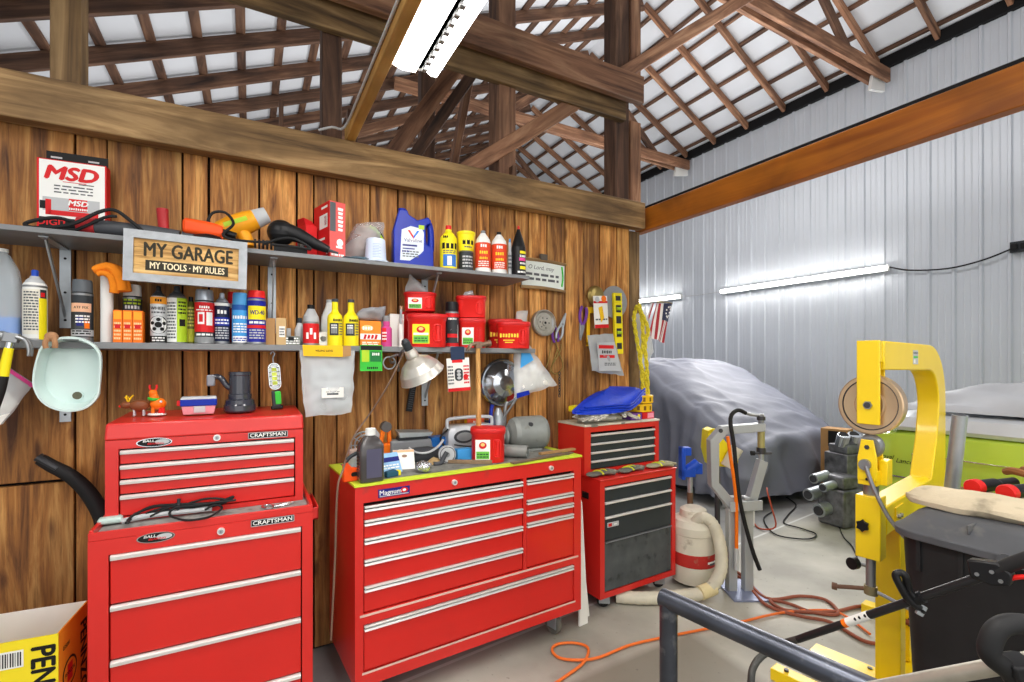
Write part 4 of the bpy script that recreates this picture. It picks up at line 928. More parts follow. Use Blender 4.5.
# ================================================================ helpers for cans, bottles and tubs
def place(u, w, vtop, y, zb):
    p = at(u, vtop, Y=y); t = depth(p); return p.x, pxsize(u, w, t)/2, p.z-zb
CANS = []
def ring(b, R, H, a, c, m, e=.0006): b.lathe([(R+e, a*H), (R+e, c*H)], m, cap=False, n=28)
def spray(lab, u, w, vt, y, zb, body, capm, bands=(), texts=(), style='cap', caph=.2, group=None, prints=(), name='spray_can', cat='spray can', nozzle=None, extra=None):
    x, Rr, H = place(u, w, vt, y, zb)
    t = thing(name, lab, cat, (x, y, zb), face_cam(x, y, .8), group)
    hb = H*(1-caph) if style == 'cap' else H*.80
    b = MB(); b.lathe([(Rr*.94, 0), (Rr, .004), (Rr, .008), (Rr*.985, .012), (Rr*.985, hb-.014), (Rr, hb-.010), (Rr, hb-.006), (Rr*.86, hb+.004)], body, n=28, mats=[steel, steel, steel, body, steel, steel, body])
    for a, c, m in bands: ring(b, Rr*.985, H, a, c, m)
    if style == 'nozzle': b.lathe([(Rr*.9, hb-.002), (Rr*.72, hb+.05*H), (Rr*.42, hb+.09*H), (Rr*.40, hb+.11*H)], steel if nozzle is None else nozzle, n=28)
    b.build('can_body', t)
    l = MB()
    for st, z, sz, m, *k in texts: l.textC(st, sz*H, m, Rr*.985+.0016, z*H, k[0] if k else 0, .02, k[1] if len(k) > 1 else 1.0)
    for a0, a1, z0, z1, rows, m in prints: l.fineprC(Rr*.985+.0014, a0, a1, z0*H, z1*H, rows, m)
    if extra: extra(l, Rr*.985, H)
    if l.v: l.build('label_print', t, smooth=0)
    c = MB()
    if style == 'cap': c.lathe([(Rr*.93, hb), (Rr*.95, hb+.003), (Rr*.90, H-.008), (Rr*.84, H-.001), (Rr*.5, H)], capm, n=28); c.build('cap', t)
    else: c.lathe([(Rr*.30, hb+.10*H), (Rr*.30, H-.004), (Rr*.22, H)], capm, n=16); c.build('nozzle', t)
    return t
def bottle(lab, u, w, vt, y, zb, prof, capm, body, caph=.1, capr=.3, square=0, dep=1.0, texts=(), patches=(), prints=(), name='bottle', cat='bottle', rz=None, group=None, extra=None, captop=1.0):
    """prof: (radius fraction, height fraction); square>0 gives a rounded box section"""
    x, Rr, H = place(u, w, vt, y, zb)
    t = thing(name, lab, cat, (x, y, zb), face_cam(x, y, .8) if rz is None else rz, group)
    b = MB(); hb = H*(1-caph)
    if square:
        b.loft([[(px, py, z*hb) for px, py in rrect(2*Rr*r, 2*Rr*dep*(r if r > .5 else r/dep), min(Rr*r*square, Rr*r*dep*.98), 5)] for r, z in prof], body)
    else: b.lathe([(Rr*r, z*hb) for r, z in prof], body, n=28)
    b.build('bottle_body', t, smooth=50)
    c = MB(); c.lathe([(Rr*capr, hb*.985), (Rr*capr, H-.003), (Rr*capr*captop, H)], capm, n=18); c.build('cap', t)
    l = MB()
    for (x0, x1, z0, z1, m) in patches:
        if square: l.rectF(x0*Rr, x1*Rr, -Rr*dep-.0008, z0*H, z1*H, m)
        else: l.patch(Rr+.0009, x0, x1, z0*H, z1*H, m)
    for st, z, sz, m, *k in texts:
        if square: l.textF(st, sz*H, m, (k[0] if k else 0)*Rr, -Rr*dep-.0016, z*H, .02, k[1] if len(k) > 1 else 1.0)
        else: l.textC(st, sz*H, m, Rr+.0017, z*H, k[0] if k else 0, .02, k[1] if len(k) > 1 else 1.0)
    for a0, a1, z0, z1, rows, m in prints:
        if square: l.finepr(a0*Rr, a1*Rr, -Rr*dep-.0014, z0*H, z1*H, rows, m)
        else: l.fineprC(Rr+.0015, a0, a1, z0*H, z1*H, rows, m)
    if extra: extra(l, Rr, H, Rr*dep)
    if l.v: l.build('label_print', t, smooth=0)
    return t
def carton(name, lab, cat, x0, x1, y0, dep, zb, h, m, rz=0, group=None, faces=None, top=None):
    t = thing(name, lab, cat, ((x0+x1)/2, y0, zb), rz, group); w = x1-x0
    b = MB(); b.box(-w/2, w/2, 0, dep, 0, h, m); b.build('box', t, bevel=.0015)
    if faces:
        l = MB(); faces(l, w, h, dep); l.build('print', t, smooth=0)
    return t
def SIDE(x): return Matrix(((0, 0, 1, x), (1, 0, 0, 0), (0, 1, 0, 0), (0, 0, 0, 1)))     # plane facing +x: (a,b)->(y=a,z=b)
def SIDEN(x): return Matrix(((0, 0, -1, x), (-1, 0, 0, 0), (0, 1, 0, 0), (0, 0, 0, 1)))   # plane facing -x

# ================================================================ upper shelf, left to right
# white ignition box
a_, b_ = at(36, 230, Y=2.59), at(107, 230, Y=2.59); zt = at(74, 162, Y=2.59).z-UZ
def f_msd(l, w, h, d):
    l.rectF(-w/2+.006, w/2-.004, -.0008, .075, h-.004, inkwhite)
    l.textF('MSD', .075, inkred, -.0, -.0016, h*.83, .055, 1.15, shear=.25)
    l.rectF(-.03, .045, -.0016, h*.73, h*.738, inkred); l.rectF(.02, .07, -.0017, h*.715, h*.725, inkblack)
    for i in range(3): l.finepr(-w*.26, w*.30, -.0016, h*(.585+.04*i), h*(.615+.04*i), 1, inkgrey)
    l.rectF(-w*.42, w*.40, -.0012, h*.36, h*.53, lgrey); l.rectF(-w*.46, -w*.34, -.0014, h*.38, h*.48, inkblack); l.rectF(-w*.34, w*.38, -.0016, h*.31, h*.37, inkred); l.rectF(-w*.38, -w*.30, -.0016, h*.31, h*.5, inkred); l.rectF(-w*.05, w*.22, -.0018, h*.38, h*.53, inkred)
    l.textF('MSD', .030, inkwhite, w*.09, -.0024, h*.475, .04, 1.1, shear=.2); l.textF('~DIGITAL 6', .012, inkwhite, w*.09, -.0024, h*.405, .02)
    l.rectF(-w/2+.006, w/2-.004, -.0009, .006, h*.28, inkblack); l.textF('DIGITAL 6AL', .034, inkred, -.005, -.0018, h*.215, .03, 1.1)
    l.rectF(-w/2, -w/2+.007, -.001, 0, h, inkred); l.rectF(w/2-.005, w/2, -.001, 0, h, inkred)
t = carton('ignition_box', 'white and red retail box with black hang tab, at the left on upper shelf', 'box', a_.x, b_.x, 2.59, .05, UZ, zt, inkred, rad(-4), faces=f_msd)
b = MB(); w = b_.x-a_.x; b.box(-w/2+.018, w/2-.003, .03, .034, zt, zt+.042, inkblack)
for x in (-.06, .06): b.rectF(x-.018, x+.018, .0295, zt+.015, zt+.022, lgrey)
b.build('hang_tab', t)
# grey polisher with red collar
t = thing('angle_polisher', 'dark grey power polisher with a red collar and looped cord, before the white box', 'power tool', (-.52, 2.47, UZ+.033), rad(-4))
b = MB(); b.tube([(-.02, 0, .012), (.06, 0, .010), (.16, 0, .008), (.26, 0, .0)], [.030, .028], dgrey, 16); b.build('motor_body', t)
b = MB(); b.cyl((-.075, 0, .014), (-.018, 0, .012), .030, pm('tool_red', (176, 44, 48), .4), 16, r2=.033); b.build('collar', t)
b = MB(); b.cyl((.20, .02, .03), (.195, .02, .115), .019, MATS['tool_red'], 16, r2=.022); b.build('side_handle', t)
b = MB(); b.cyl((.27, 0, 0), (.32, 0, .0), .026, dgrey, 16); b.lathe([(.06, -.012), (.062, 0), (.05, .012), (.02, .022)], black, TR(.36, 0, .0) @ RX(0)); b.build('head', t)
b = MB(); b.tube([(-.07, 0, .014), (-.13, -.01, .03), (-.19, -.02, .012), (-.22, -.03, -.01), (-.18, -.05, -.024), (-.08, -.05, .0), (.0, -.04, .06), (.05, -.04, .075), (.10, -.05, .04), (.15, -.06, -.012), (.1, -.065, -.027)], .007, black2, 8); b.tube([(-.06, .0, .01), (-.14, .02, -.0), (-.2, .0, -.02), (-.1, -.02, -.026), (.02, -.045, .04), (.06, -.045, .05)], .006, black2, 8); b.build('cord', t)
# orange-red tool + yellow heat gun
t = thing('electric_drill', 'orange-red corded power tool lying behind the garage sign', 'power tool', (-.165, 2.45, UZ+.066), rad(3))
b = MB(); b.loft([[(x, y*k, z*k+dz) for y, z in rrect(.066, .066, .02, 3)] for x, k, dz in ((-.085, .75, .012), (-.075, 1, .014), (.0, 1.0, .010), (.04, .9, .008), (.06, .8, .004))], orangered); b.box(-.02, .06, -.02, .02, -.066, -.01, orangered); b.build('handle_body', t, bevel=.003)
b = MB(); b.cyl((.05, 0, .010), (.11, -.01, -.004), .014, black, 14); b.build('chuck', t)
b = MB(); b.tube([(.0, .0, .03), (.02, .02, .09), (.07, .02, .10), (.10, .0, .05), (.06, -.04, -.01), (.10, -.05, -.03), (.22, -.05, -.025), (.28, -.02, .0)], .006, black2, 8); b.build('cord', t)
t = thing('heat_gun', 'yellow-orange heat gun with a pale grey nozzle pointing up right on upper shelf', 'power tool', (-.045, 2.54, UZ+.02), rad(-4))
b = MB(); X = TR(-.0, 0, .115) @ RY(rad(62)); b.lathe([(.02, -.10), (.045, -.085), (.052, -.03), (.050, .04), (.044, .075)], amber, X, 20); b.build('motor_barrel', t)
b = MB(); b.lathe([(.043, .072), (.040, .10), (.036, .13), (.030, .131), (.030, .10)], lgrey, X, 20); b.build('nozzle', t)
b = MB(); b.tube([(.0, 0, .10), (.025, -.01, .06), (.035, -.015, .015)], [.032, .028], amber, 14); b.build('grip', t)
b = MB(); b.box(-.05, .05, -.052, -.050, -.01, .01, lime, TR(-.01, 0, .118) @ RY(rad(-25))); b.build('sticker', t)
# black buffer
t = thing('power_polisher', 'black rounded electric tool with a long tapered handle, left of the red boxes', 'power tool', (.145, 2.45, UZ+.012), rad(0))
b = MB(); b.ball((-.02, 0, .088), (.060, .058, .058), black); b.build('head', t)
b = MB(); b.tube([(-.01, -.01, .095), (.05, -.02, .080), (.12, -.04, .045), (.18, -.055, .020)], [.044, .016], black, 16); b.build('handle', t)
b = MB(); b.tube([(.18, -.055, .018), (.22, -.062, .008)], [.008, .005], dgrey, 8); b.tube([(-.09, -.04, .02), (-.03, -.06, .045), (.03, -.07, .05), (.1, -.075, .012), (.05, -.09, .01), (-.06, -.085, .012)], .006, black2, 8); b.build('cord', t)
b = MB()
for k in range(5): b.cyl((-.13+.016*k, -.02, .022), (-.122+.016*k, -.02, .022), .020, black2, 14)
b.box(-.05, .09, -.01, .05, .0, .03, black2); b.build('cord_grip', t)
# red boxes
p0, p1 = at(331, 250, Y=2.43), at(345, 250, Y=2.43)
def f_red(l, w, h, d):
    l.rectF(-w/2+.001, w/2-.001, -.0008, .002, h-.002, pm('pale_red_print', (234, 96, 92), .6)); l.rectF(-w/2+.002, -w*.12, -.0014, h*.48, h-.006, inkgrey); l.textF('~Router', .034, inkwhite, w*.18, -.0018, h*.70, .02, 1.0, rot=-pi/2)
    l.disc(w*.14, -.0016, h*.30, w*.2, .018, inkwhite); l.rectF(-w*.1, w*.3, -.0016, h*.20, h*.24, inkwhite); l.finepr(-w*.4, w*.4, -.0016, h*.05, h*.12, 1, inkwhite)
    X = SIDEN(-w/2-.0009)
    def S(y0, y1, z0, z1, m): l.add([(-w/2-.0009, y1, z0), (-w/2-.0009, y0, z0), (-w/2-.0009, y0, z1), (-w/2-.0009, y1, z1)], [(0, 1, 2, 3)], m)
    S(.02, d*.62, h*.56, h*.80, inkwhite); S(.03, d*.3, h*.6, h*.76, inkred); S(.02, d*.5, h*.9, h*.94, inkwhite); S(.05, d*.9, h*.36, h*.40, inkwhite); S(.02, d*.2, h*.1, h*.2, inkwhite); S(.02, d*.2, .01, h*.08, inkgrey)
t = carton('tool_box', 'taller bright red carton with white lettering on the upper shelf', 'box', p0.x-.008, p1.x+.008, 2.445, .18, UZ, at(338, 201, Y=2.43).z-UZ, inkred, rad(16), faces=f_red)
def f_red2(l, w, h, d):
    def S(y0, y1, z0, z1, m): l.add([(-w/2-.0009, y1, z0), (-w/2-.0009, y0, z0), (-w/2-.0009, y0, z1), (-w/2-.0009, y1, z1)], [(0, 1, 2, 3)], m)
    S(.01, d*.8, h*.3, h*.62, inkgrey); S(.02, d*.5, h*.34, h*.56, inkwhite); S(.02, d*.7, h*.75, h*.82, inkwhite)
    l.rectF(-w*.3, w*.3, -.0008, h*.4, h*.6, inkgrey)
t = carton('tool_box', 'shorter red carton with torn top flap, behind the black rounded tool', 'box', .235, .292, 2.54, .11, UZ, .175, inkred, rad(20), faces=f_red2)
b = MB(); b.hexa([(-.026, .01, .175), (.026, .01, .175), (-.026, .09, .175), (.026, .09, .175), (-.04, .0, .205), (.0, .0, .195), (-.04, .07, .207), (.0, .07, .197)], inkred); b.build('flap', t)
# bag of pads with cloth
t = thing('plastic_bag', 'bulging clear plastic bag with brown contents, left of the blue oil jug', 'bag', (.50, 2.56, UZ), rad(-4))
b = MB(); b.pillow([(-.13, 0), (.11, 0), (.10, .215), (-.03, .19)], .16, pm('brown_pads', (136, 100, 80), .8, 0, .35, 22), wr=.01, seed=2, nu=18, nv=18); b.build('contents', t)
b = MB(); b.pillow([(-.15, 0), (.125, 0), (.12, .245), (-.02, .22)], .19, MATS['clear_film'], wr=.02, seed=5, nu=18, nv=18); b.build('film', t)
b = MB(); b.tube([(.04, -.05, .20), (.08, -.06, .17), (.11, -.06, .12)], .006, lime, 8); b.tube([(.05, -.05, .195), (.09, -.06, .165), (.11, -.05, .11)], .007, black2, 8); b.build('strap', t)
o = MB(TR(.47, 2.43, UZ)); o.sheet(lambda u, v: ((u-.5)*.17, (v-.5)*.09, .016*math.sin(pi*u)*math.sin(pi*v)+.006+.006*noise.noise(Vector((u*8, v*6, 3)))), 18, 12, pm('blue_grey_cloth', (84, 110, 124), .9)); o.sheet(lambda u, v: ((u-.5)*.17, (v-.5)*.09, .001), 4, 4, MATS['blue_grey_cloth']); tag(o.build('shop_cloth'), 'folded blue-grey cloth at the front of upper shelf, below the clear bag', 'cloth')
t = thing('paint_cup', 'pale translucent measuring cup upside down beside the blue oil jug', 'cup', (.548, 2.43, UZ), 0)
b = MB(); b.lathe([(.062, 0), (.062, .008), (.052, .012), (.046, .112), (.042, .116)], pm('pale_cup', (206, 218, 238), .35, 0, .03), n=28); b.build('cup', t)
b = MB(); 
for k in range(9): b.patch(.0525-.0005*k, -.5, .1 if k % 2 else .3, .02+.008*k, .0215+.008*k, pm('scale_print', (120, 140, 190), .5), 4)
b.build('scale_marks', t, smooth=0)
# blue oil jug
x0, x1 = at(394, 262, Y=2.47).x, at(433, 262, Y=2.47).x; w = x1-x0; h = at(410, 207, Y=2.47).z-UZ
t = thing('oil_jug', 'blue motor oil jug with a moulded handle and red-blue V label, on upper shelf', 'jug', ((x0+x1)/2, 2.47, UZ), rad(-8))
b = MB(); prof = [(-.48, 0), (.46, 0), (.5, .03), (.495, .36), (.34, .40), (.31, .46), (.30, .68), (.33, .74), (.44, .76), (.43, .82), (.36, .87), (.10, .80), (-.12, .88), (-.16, .955), (-.36, .955), (-.39, .88), (-.50, .62), (-.5, .04)]
b.prismY([(a*w, c*h) for a, c in prof], 0, .095, blue); b.build('jug_body', t, bevel=.010, seg=3)
b = MB(); b.tube([(.41*w, .047, .80*h), (.455*w, .047, .70*h), (.47*w, .047, .50*h), (.455*w, .047, .34*h)], [.017, .020], blue, 12); b.build('handle', t)
b = MB(); b.cyl((-.26*w, .047, .95*h), (-.26*w, .047, h), .021, blue, 20); b.build('cap', t)
l = MB(); lw = pm('silver_label', (206, 214, 222), .4, .1, .03)
l.prism([(-.34*w, .12*h), (-.30*w, .62*h), (-.08*w, .69*h), (.20*w, .66*h), (.25*w, .60*h), (.24*w, .30*h), (.16*w, .24*h), (-.10*w, .12*h)], 0, .001, lw, TR(0, 0, 0) @ FRONT)
l.disc(-.02*w, -.0016, .55*h, .26*w, .12*h, inkwhite)
l.add([(-.16*w, -.002, .62*h), (-.10*w, -.002, .62*h), (-.01*w, -.002, .53*h), (-.01*w, -.002, .48*h)], [(0, 3, 2, 1)], inkred); l.add([(.14*w, -.002, .62*h), (.08*w, -.002, .62*h), (-.01*w, -.002, .53*h), (-.01*w, -.002, .48*h)], [(0, 1, 2, 3)], pm('v_blue', (40, 120, 220), .5))
l.textF('Valvoline', .026, navy, -.02*w, -.0022, .455*h, .01, 1.0); l.rectF(.12*w, .26*w, -.0014, .65*h, .72*h, lime); l.rectF(-.28*w, .08*w, -.0014, .355*h, .385*h, navy); l.rectF(-.28*w, .02*w, -.0014, .305*h, .325*h, navy); l.finepr(-.28*w, .12*w, -.0014, .17*h, .29*h, 3, inkgrey); l.textF('~5W-30', .014, navy, -.2*w, -.0016, .27*h, .02)
l.build('label', t, smooth=0)
# bottles
bottle('bright yellow bottle with red cap, left of the yellow tub on upper shelf', 448.5, 17.5, 226, 2.47, UZ, [(.94, 0), (1, .02), (1, .74), (.95, .80), (.55, .92), (.36, .95), (.36, 1)], redp, yellowp, .09, .34,
       texts=[('~HEET', .52, .17, inkblack, .1), ('~BAR', .72, .07, inkblack, -.4)], patches=[(-.7, .9, .08, .34, pm('label_blue', (60, 120, 200), .5)), (-.2, .3, .10, .30, inkwhite)], prints=[(-.7, .8, .36, .44, 2, inkgrey)])
x, r_, h_ = place(466, 15, 252, 2.47, UZ)
t = thing('tin', 'short dark tin with a printed band, under the yellow tub', 'tin', (x, 2.47, UZ), -.1)
b = MB(); b.lathe([(r_*.97, 0), (r_, .003), (r_*.96, .006), (r_*.96, h_-.006), (r_, h_-.003), (r_*.95, h_)], charcoal, n=28, mats=[steel, steel, charcoal, steel, steel]); b.build('tin_body', t); b = MB(); b.fineprC(r_*.965, -.8, .8, h_*.2, h_*.8, 4, lgrey); b.build('label_print', t, smooth=0)
x2, r2, h2 = place(466, 18, 233, 2.47, UZ+h_)
t = thing('plastic_tub', 'yellow plastic tub standing on top of the short dark tin', 'tub', (x, 2.47, UZ+h_), -.1)
b = MB(); b.lathe([(r2*.85, 0), (r2*.98, h2*.85), (r2*1.04, h2*.86), (r2*1.04, h2)], yellowp, n=28); b.build('tub_body', t); b = MB(); b.textC('~STP', h2*.4, inkblack, r2*.93, h2*.45, 0, .02); b.fineprC(r2*.9, -.5, .5, h2*.12, h2*.25, 1, inkgrey); b.build('label_print', t, smooth=0)
for k, (u, vt, lab) in enumerate(((483, 231, 'orange-red bottle with white top and foot, left of its twin'), (499, 232.5, 'orange-red bottle with white top and foot, right of its twin'))):
    bottle(lab, u, 15.5, vt, 2.46, UZ, [(1, 0), (1.02, .03), (1.02, .10), (.97, .12), (.97, .74), (.98, .76), (.9, .84), (.5, .95), (.32, 1)], black if k else grey, white, .06, .3,
           patches=[(-1.6, 1.6, .13, .70, pm('bottle_orange', (226, 72, 36), .5))], texts=[('~SEA' if not k else '~GAS', .62, .09, inkwhite), ('~FOAM' if not k else '~CARE', .47, .09, pm('y_print', (250, 214, 40), .5)), ('~MOTOR', .34, .07, MATS['y_print'])], prints=[(-.7, .7, .15, .29, 3, inkwhite)], group='orange-red bottles on the upper shelf')
bottle('very thin grey tube standing between orange-red and black bottles', 509.7, 4, 239, 2.47, UZ, [(1, 0), (1, .7), (.8, .75), (.8, 1)], cyanb, lgrey, .1, .5, prints=[(-.8, .8, .2, .6, 4, inkgrey)], name='tube')
bottle('black pointed gear-oil bottle with a red tip at right end of upper shelf', 518.5, 15, 226, 2.46, UZ, [(.95, 0), (1, .02), (1, .50), (.96, .62), (.62, .80), (.34, .93), (.22, 1)], redp, black, .07, .16, captop=.6,
       patches=[(.1, 1.1, .14, .20, yellowp), (.1, 1.1, .44, .49, yellowp), (.0, 1.0, .30, .36, pink)], texts=[('~GEAR', .39, .06, inkwhite, .5)], prints=[(-.2, 1., .06, .12, 1, inkwhite), (.1, 1., .22, .29, 1, inkwhite)])
# garage sign hung on the shelf front
sx0, sx1 = at(123, 250, Y=2.345), at(247, 260, Y=2.345); sw = sx1.x-sx0.x; szc = at(185, 260, Y=2.345).z; shh = .20
t = thing('garage_sign', 'wooden garage sign in a diamond-plate metal frame, hung on the upper shelf edge', 'sign', ((sx0.x+sx1.x)/2, 2.355, szc), 0)
t.rotation_euler = (0, rad(1.0), 0)
fr = .031; dp = pm('diamond_plate', (168, 172, 176), .4, .3, .1, 30)
b = MB()
for q in ((-sw/2, sw/2, shh/2-fr, shh/2), (-sw/2, sw/2, -shh/2, -shh/2+fr), (-sw/2, -sw/2+fr, -shh/2+fr, shh/2-fr), (sw/2-fr, sw/2, -shh/2+fr, shh/2-fr)): b.box(q[0], q[1], -.012, .012, q[2], q[3], dp)
i = 0
x = -sw/2+.01
while x < sw/2-.005:
    for zc in (shh/2-fr*.3, shh/2-fr*.72, -shh/2+fr*.3, -shh/2+fr*.72):
        b.box(-.006, .006, -.0135, -.0118, -.0014, .0014, dp, TR(x, 0, zc) @ RY(rad(45 if i % 2 else -45))); i += 1
    x += .0135; i += 1
z = -shh/2+fr
while z < shh/2-fr:
    for xc in (-sw/2+fr*.3, -sw/2+fr*.72, sw/2-fr*.3, sw/2-fr*.72):
        b.box(-.006, .006, -.0135, -.0118, -.0014, .0014, dp, TR(xc, 0, z) @ RY(rad(45 if i % 2 else -45))); i += 1
    z += .0135; i += 1
b.build('frame', t, smooth=0)
b = MB()
zz = -shh/2+fr
for k in range(4): b.box(-sw/2+fr, sw/2-fr, -.004, .006, zz+k*(shh-2*fr)/4+.0006, zz+(k+1)*(shh-2*fr)/4-.0006, wood_sign, tint=.3+.15*k)
b.build('board', t)
sgn = pm('sign_ink', (58, 54, 44), .8)
b = MB(); b.textF('MY GARAGE', .078, sgn, .004, -.0048, .026, .026, .70); b.box(-sw*.335, sw*.335, -.0052, -.0042, -.053, -.013, sgn); b.textF('MY TOOLS · MY RULES', .036, pm('sign_cream', (240, 226, 190), .8), 0, -.0056, -.034, .022, .70); b.build('lettering', t, smooth=0)

# ================================================================ lower shelf, left to right
lz = LZ
# washer-fluid jug, cut by the picture edge
x, Rr, H = place(2, 44, 249, 2.52, lz)
t = thing('fluid_jug', 'clear plastic jug half full of blue washer fluid, at the left picture edge', 'jug', (x, 2.52, lz), 0)
b = MB(); b.loft([[(px, py, z*H) for px, py in rrect(2*Rr*k, 1.5*Rr*k, .03*k, 5)] for k, z in ((.97, 0), (1, .03), (1, .42), (.99, .55), (.80, .78), (.40, .93), (.28, .95), (.28, .97))], glassy); b.build('jug_body', t, smooth=60)
b = MB(); b.loft([[(px, py, z*H) for px, py in rrect(2*Rr*.97, 1.5*Rr*.96, .028, 5)] for z in (.01, .26)], bluefluid); b.build('fluid', t)
b = MB(); b.cyl((0, 0, .965*H), (0, 0, 1.0*H), Rr*.32, white, 20); b.build('cap', t)
spray('white and yellow spray can with a blue nozzle, beside the clear jug', 35, 26, 270, 2.49, lz, white, pm('nozzle_blue', (40, 80, 190), .4), [(.10, .72, pm('can_cream', (232, 228, 214), .5))], style='nozzle',
      extra=lambda l, r, H: (l.patch(r+.0012, .35, 1.2, .03*H, .60*H, yellowp), l.patch(r+.0014, .45, 1.1, .60*H, .72*H, charcoal), l.patch(r+.0016, .5, .9, .62*H, .68*H, inkred)), prints=[(-.95, .3, .15, .70, 14, inkgrey)], nozzle=lgrey)
spray('spray can with dark grey cap and peach label, left of the orange cloth', 82.5, 23, 280, 2.50, lz, charcoal, pm('can_cap_grey', (98, 104, 110), .35), [(.02, .08, steel), (.10, .20, lgrey)], texts=[('ATF FIX', .55, .055, inkblack, -.1)],
      extra=lambda l, r, H: (l.patch(r+.001, -1.2, .9, .48*H, .62*H, pm('label_peach', (240, 186, 150), .5)), l.patch(r+.001, -.7, .8, .2*H, .44*H, dgrey), l.patch(r+.0013, .2, .7, .22*H, .34*H, orange), l.patch(r+.0013, -.5, .1, .26*H, .40*H, navy)), prints=[(-1, .8, .12, .2, 2, inkblack), (-.6, .7, .3, .44, 3, inkwhite)])
bottle('tall white plain spray bottle under the orange cloth', 107, 13.5, 268, 2.50, lz, [(.97, 0), (1, .01), (1, .97), (.9, 1)], grey, white, .08, .55, name='spray_bottle')
o = MB(); orr = pm('orange_cloth', (246, 140, 30), .9, 0, .1, 9, bump=.3, bscale=60)
px0 = at(106, 266, Y=2.46)
cols = [(at(u, v, Y=2.455), r) for u, v, r in ((94, 270, .012), (100, 268, .018), (108, 267, .023), (115, 271, .024), (119, 280, .022), (121, 291, .018))]
for dy, ds in ((0, 0), (.030, -.004), (.015, .004)):
    o.tube([p+Vector((ds*2, dy, .004*ds)) for p, r in cols], [.014, .026], orr, 10, k=6)
o.tube([at(u, v, Y=2.44) for u, v in ((97, 274), (104, 273), (111, 277), (114, 286), (114, 293))], [.010, .016], orr, 10, k=6)
tag(o.build('microfibre_cloth'), 'bright orange microfibre cloth draped over the white spray bottle', 'cloth')
# three orange packets
xs = [at(u, 325, Y=2.435) for u in (112.5, 122.5, 132.5, 143)]
ht = at(120, 310, Y=2.435).z-lz
for k in range(3):
    def f_or(l, w, h, d):
        l.rectF(-w*.40, w*.40, -.0008, h*.72, h*.96, pm('orange_bright', (252, 168, 40), .5)); l.finepr(-w*.38, w*.38, -.0012, h*.08, h*.66, 5, pm('pale_orange_print', (252, 206, 150), .5)); l.rectF(-w*.3, w*.3, -.0014, h*.44, h*.56, inkred)
    carton('refill_pack', ('leftmost of the three orange packets under the garage sign', 'middle one of the three orange packets under the garage sign', 'rightmost of the three orange packets under the garage sign')[k], 'packet', xs[k].x+.0006, xs[k+1].x-.0006, 2.435, .05, lz, ht, orange, 0, 'orange packets on the lower shelf', f_or)
spray('small spray can with a white cap, tilted behind the orange packets', 132.5, 20, 285, 2.56, lz+.055, charcoal, white, [(.0, .5, dgrey)], texts=[('~PAINT', .5, .1, inkwhite)], caph=.25, prints=[(-1, 1, .1, .4, 3, inkred), (-1, 1, .55, .70, 2, lime)])
carton('small_box', 'small plain brown box supporting the white-capped can behind orange packets', 'box', -.50, -.43, 2.525, .075, lz, .055, brown)
def wheelart(l, r, H):
    l.patch(r+.001, -1.3, 1.3, .68*H, .80*H, pm('label_amber', (246, 160, 40), .5)); l.patch(r+.0011, -1.3, 1.3, .02*H, .13*H, inkblack)
    n = 18
    for rr_, m, e in ((.155, inkblack, .0016), (.135, inkwhite, .0018), (.05, inkblack, .0024)):
        l.add([((r+e)*math.sin(rr_*H*math.cos(2*pi*i/n)/r), -(r+e)*math.cos(rr_*H*math.cos(2*pi*i/n)/r), .32*H+rr_*H*math.sin(2*pi*i/n)) for i in range(n)], [tuple(range(n))], m)
    for k in range(5):
        a = 2*pi*k/5+.3; c = (.09*H*math.cos(a)/r, .32*H+.09*H*math.sin(a)); q = .032*H
        l.add([((r+.0022)*math.sin(c[0]+q*math.cos(2*pi*i/8)/r), -(r+.0022)*math.cos(c[0]+q*math.cos(2*pi*i/8)/r), c[1]+q*math.sin(2*pi*i/8)) for i in range(8)], [tuple(range(8))], inkblack)
spray('white wheel-cleaner spray can with an orange top band and wheel picture', 158.5, 17, 286, 2.47, lz, pm('can_silver', (206, 208, 210), .4, .2), black, [], texts=[('WHEEL', .60, .075, inkblack), ('~WAX', .74, .06, inkblack)], style='nozzle', extra=wheelart, nozzle=charcoal, prints=[(-.8, .8, .03, .12, 2, inkwhite), (-.9, .9, .51, .56, 1, inkgrey)])
spray('spray can half white and half lime green, next to the wheel-cleaner can', 177, 21, 286, 2.48, lz, steel, charcoal, [(.03, .78, pm('can_white', (234, 234, 230), .5))], style='nozzle', nozzle=dgrey,
      extra=lambda l, r, H: (l.patch(r+.0012, .0, 1.35, .03*H, .78*H, lime), l.patch(r+.0014, .25, .9, .30*H, .42*H, inkblack)), prints=[(-1.1, -.1, .08, .72, 12, inkgrey), (.15, 1.0, .5, .74, 4, inkblack)])
bottle('short dark olive can between the lime green can and red-labelled can', 191, 11, 297, 2.50, lz, [(.95, 0), (1, .02), (1, .86), (.8, .93), (.5, 1)], black, pm('olive_can', (92, 92, 30), .4), .1, .45, patches=[(-1.2, 1.2, .05, .32, pm('olive_yellow', (168, 168, 40), .5))], prints=[(-1, 1, .36, .8, 6, pm('olive_print', (196, 188, 80), .5))], name='oil_can', cat='can')
def redlab(l, r, H):
    l.patch(r+.001, -1.4, 1.4, .22*H, .76*H, inkred); l.patch(r+.0013, -.7, .0, .36*H, .58*H, inkwhite); l.patch(r+.0013, .2, .9, .34*H, .58*H, inkwhite); l.patch(r+.0015, -.55, -.15, .40*H, .54*H, inkred); l.patch(r+.001, -1.4, 1.4, .03*H, .13*H, grey)
spray('spray can with a silver cap and red label printed white', 204.5, 20, 290, 2.47, lz, charcoal, pm('cap_silver', (176, 184, 194), .3, .5), [], texts=[('~BRAKE', .67, .06, inkwhite)], caph=.20, extra=redlab, prints=[(-.9, .9, .14, .21, 1, inkwhite), (-.9, .9, .60, .64, 1, inkwhite)])
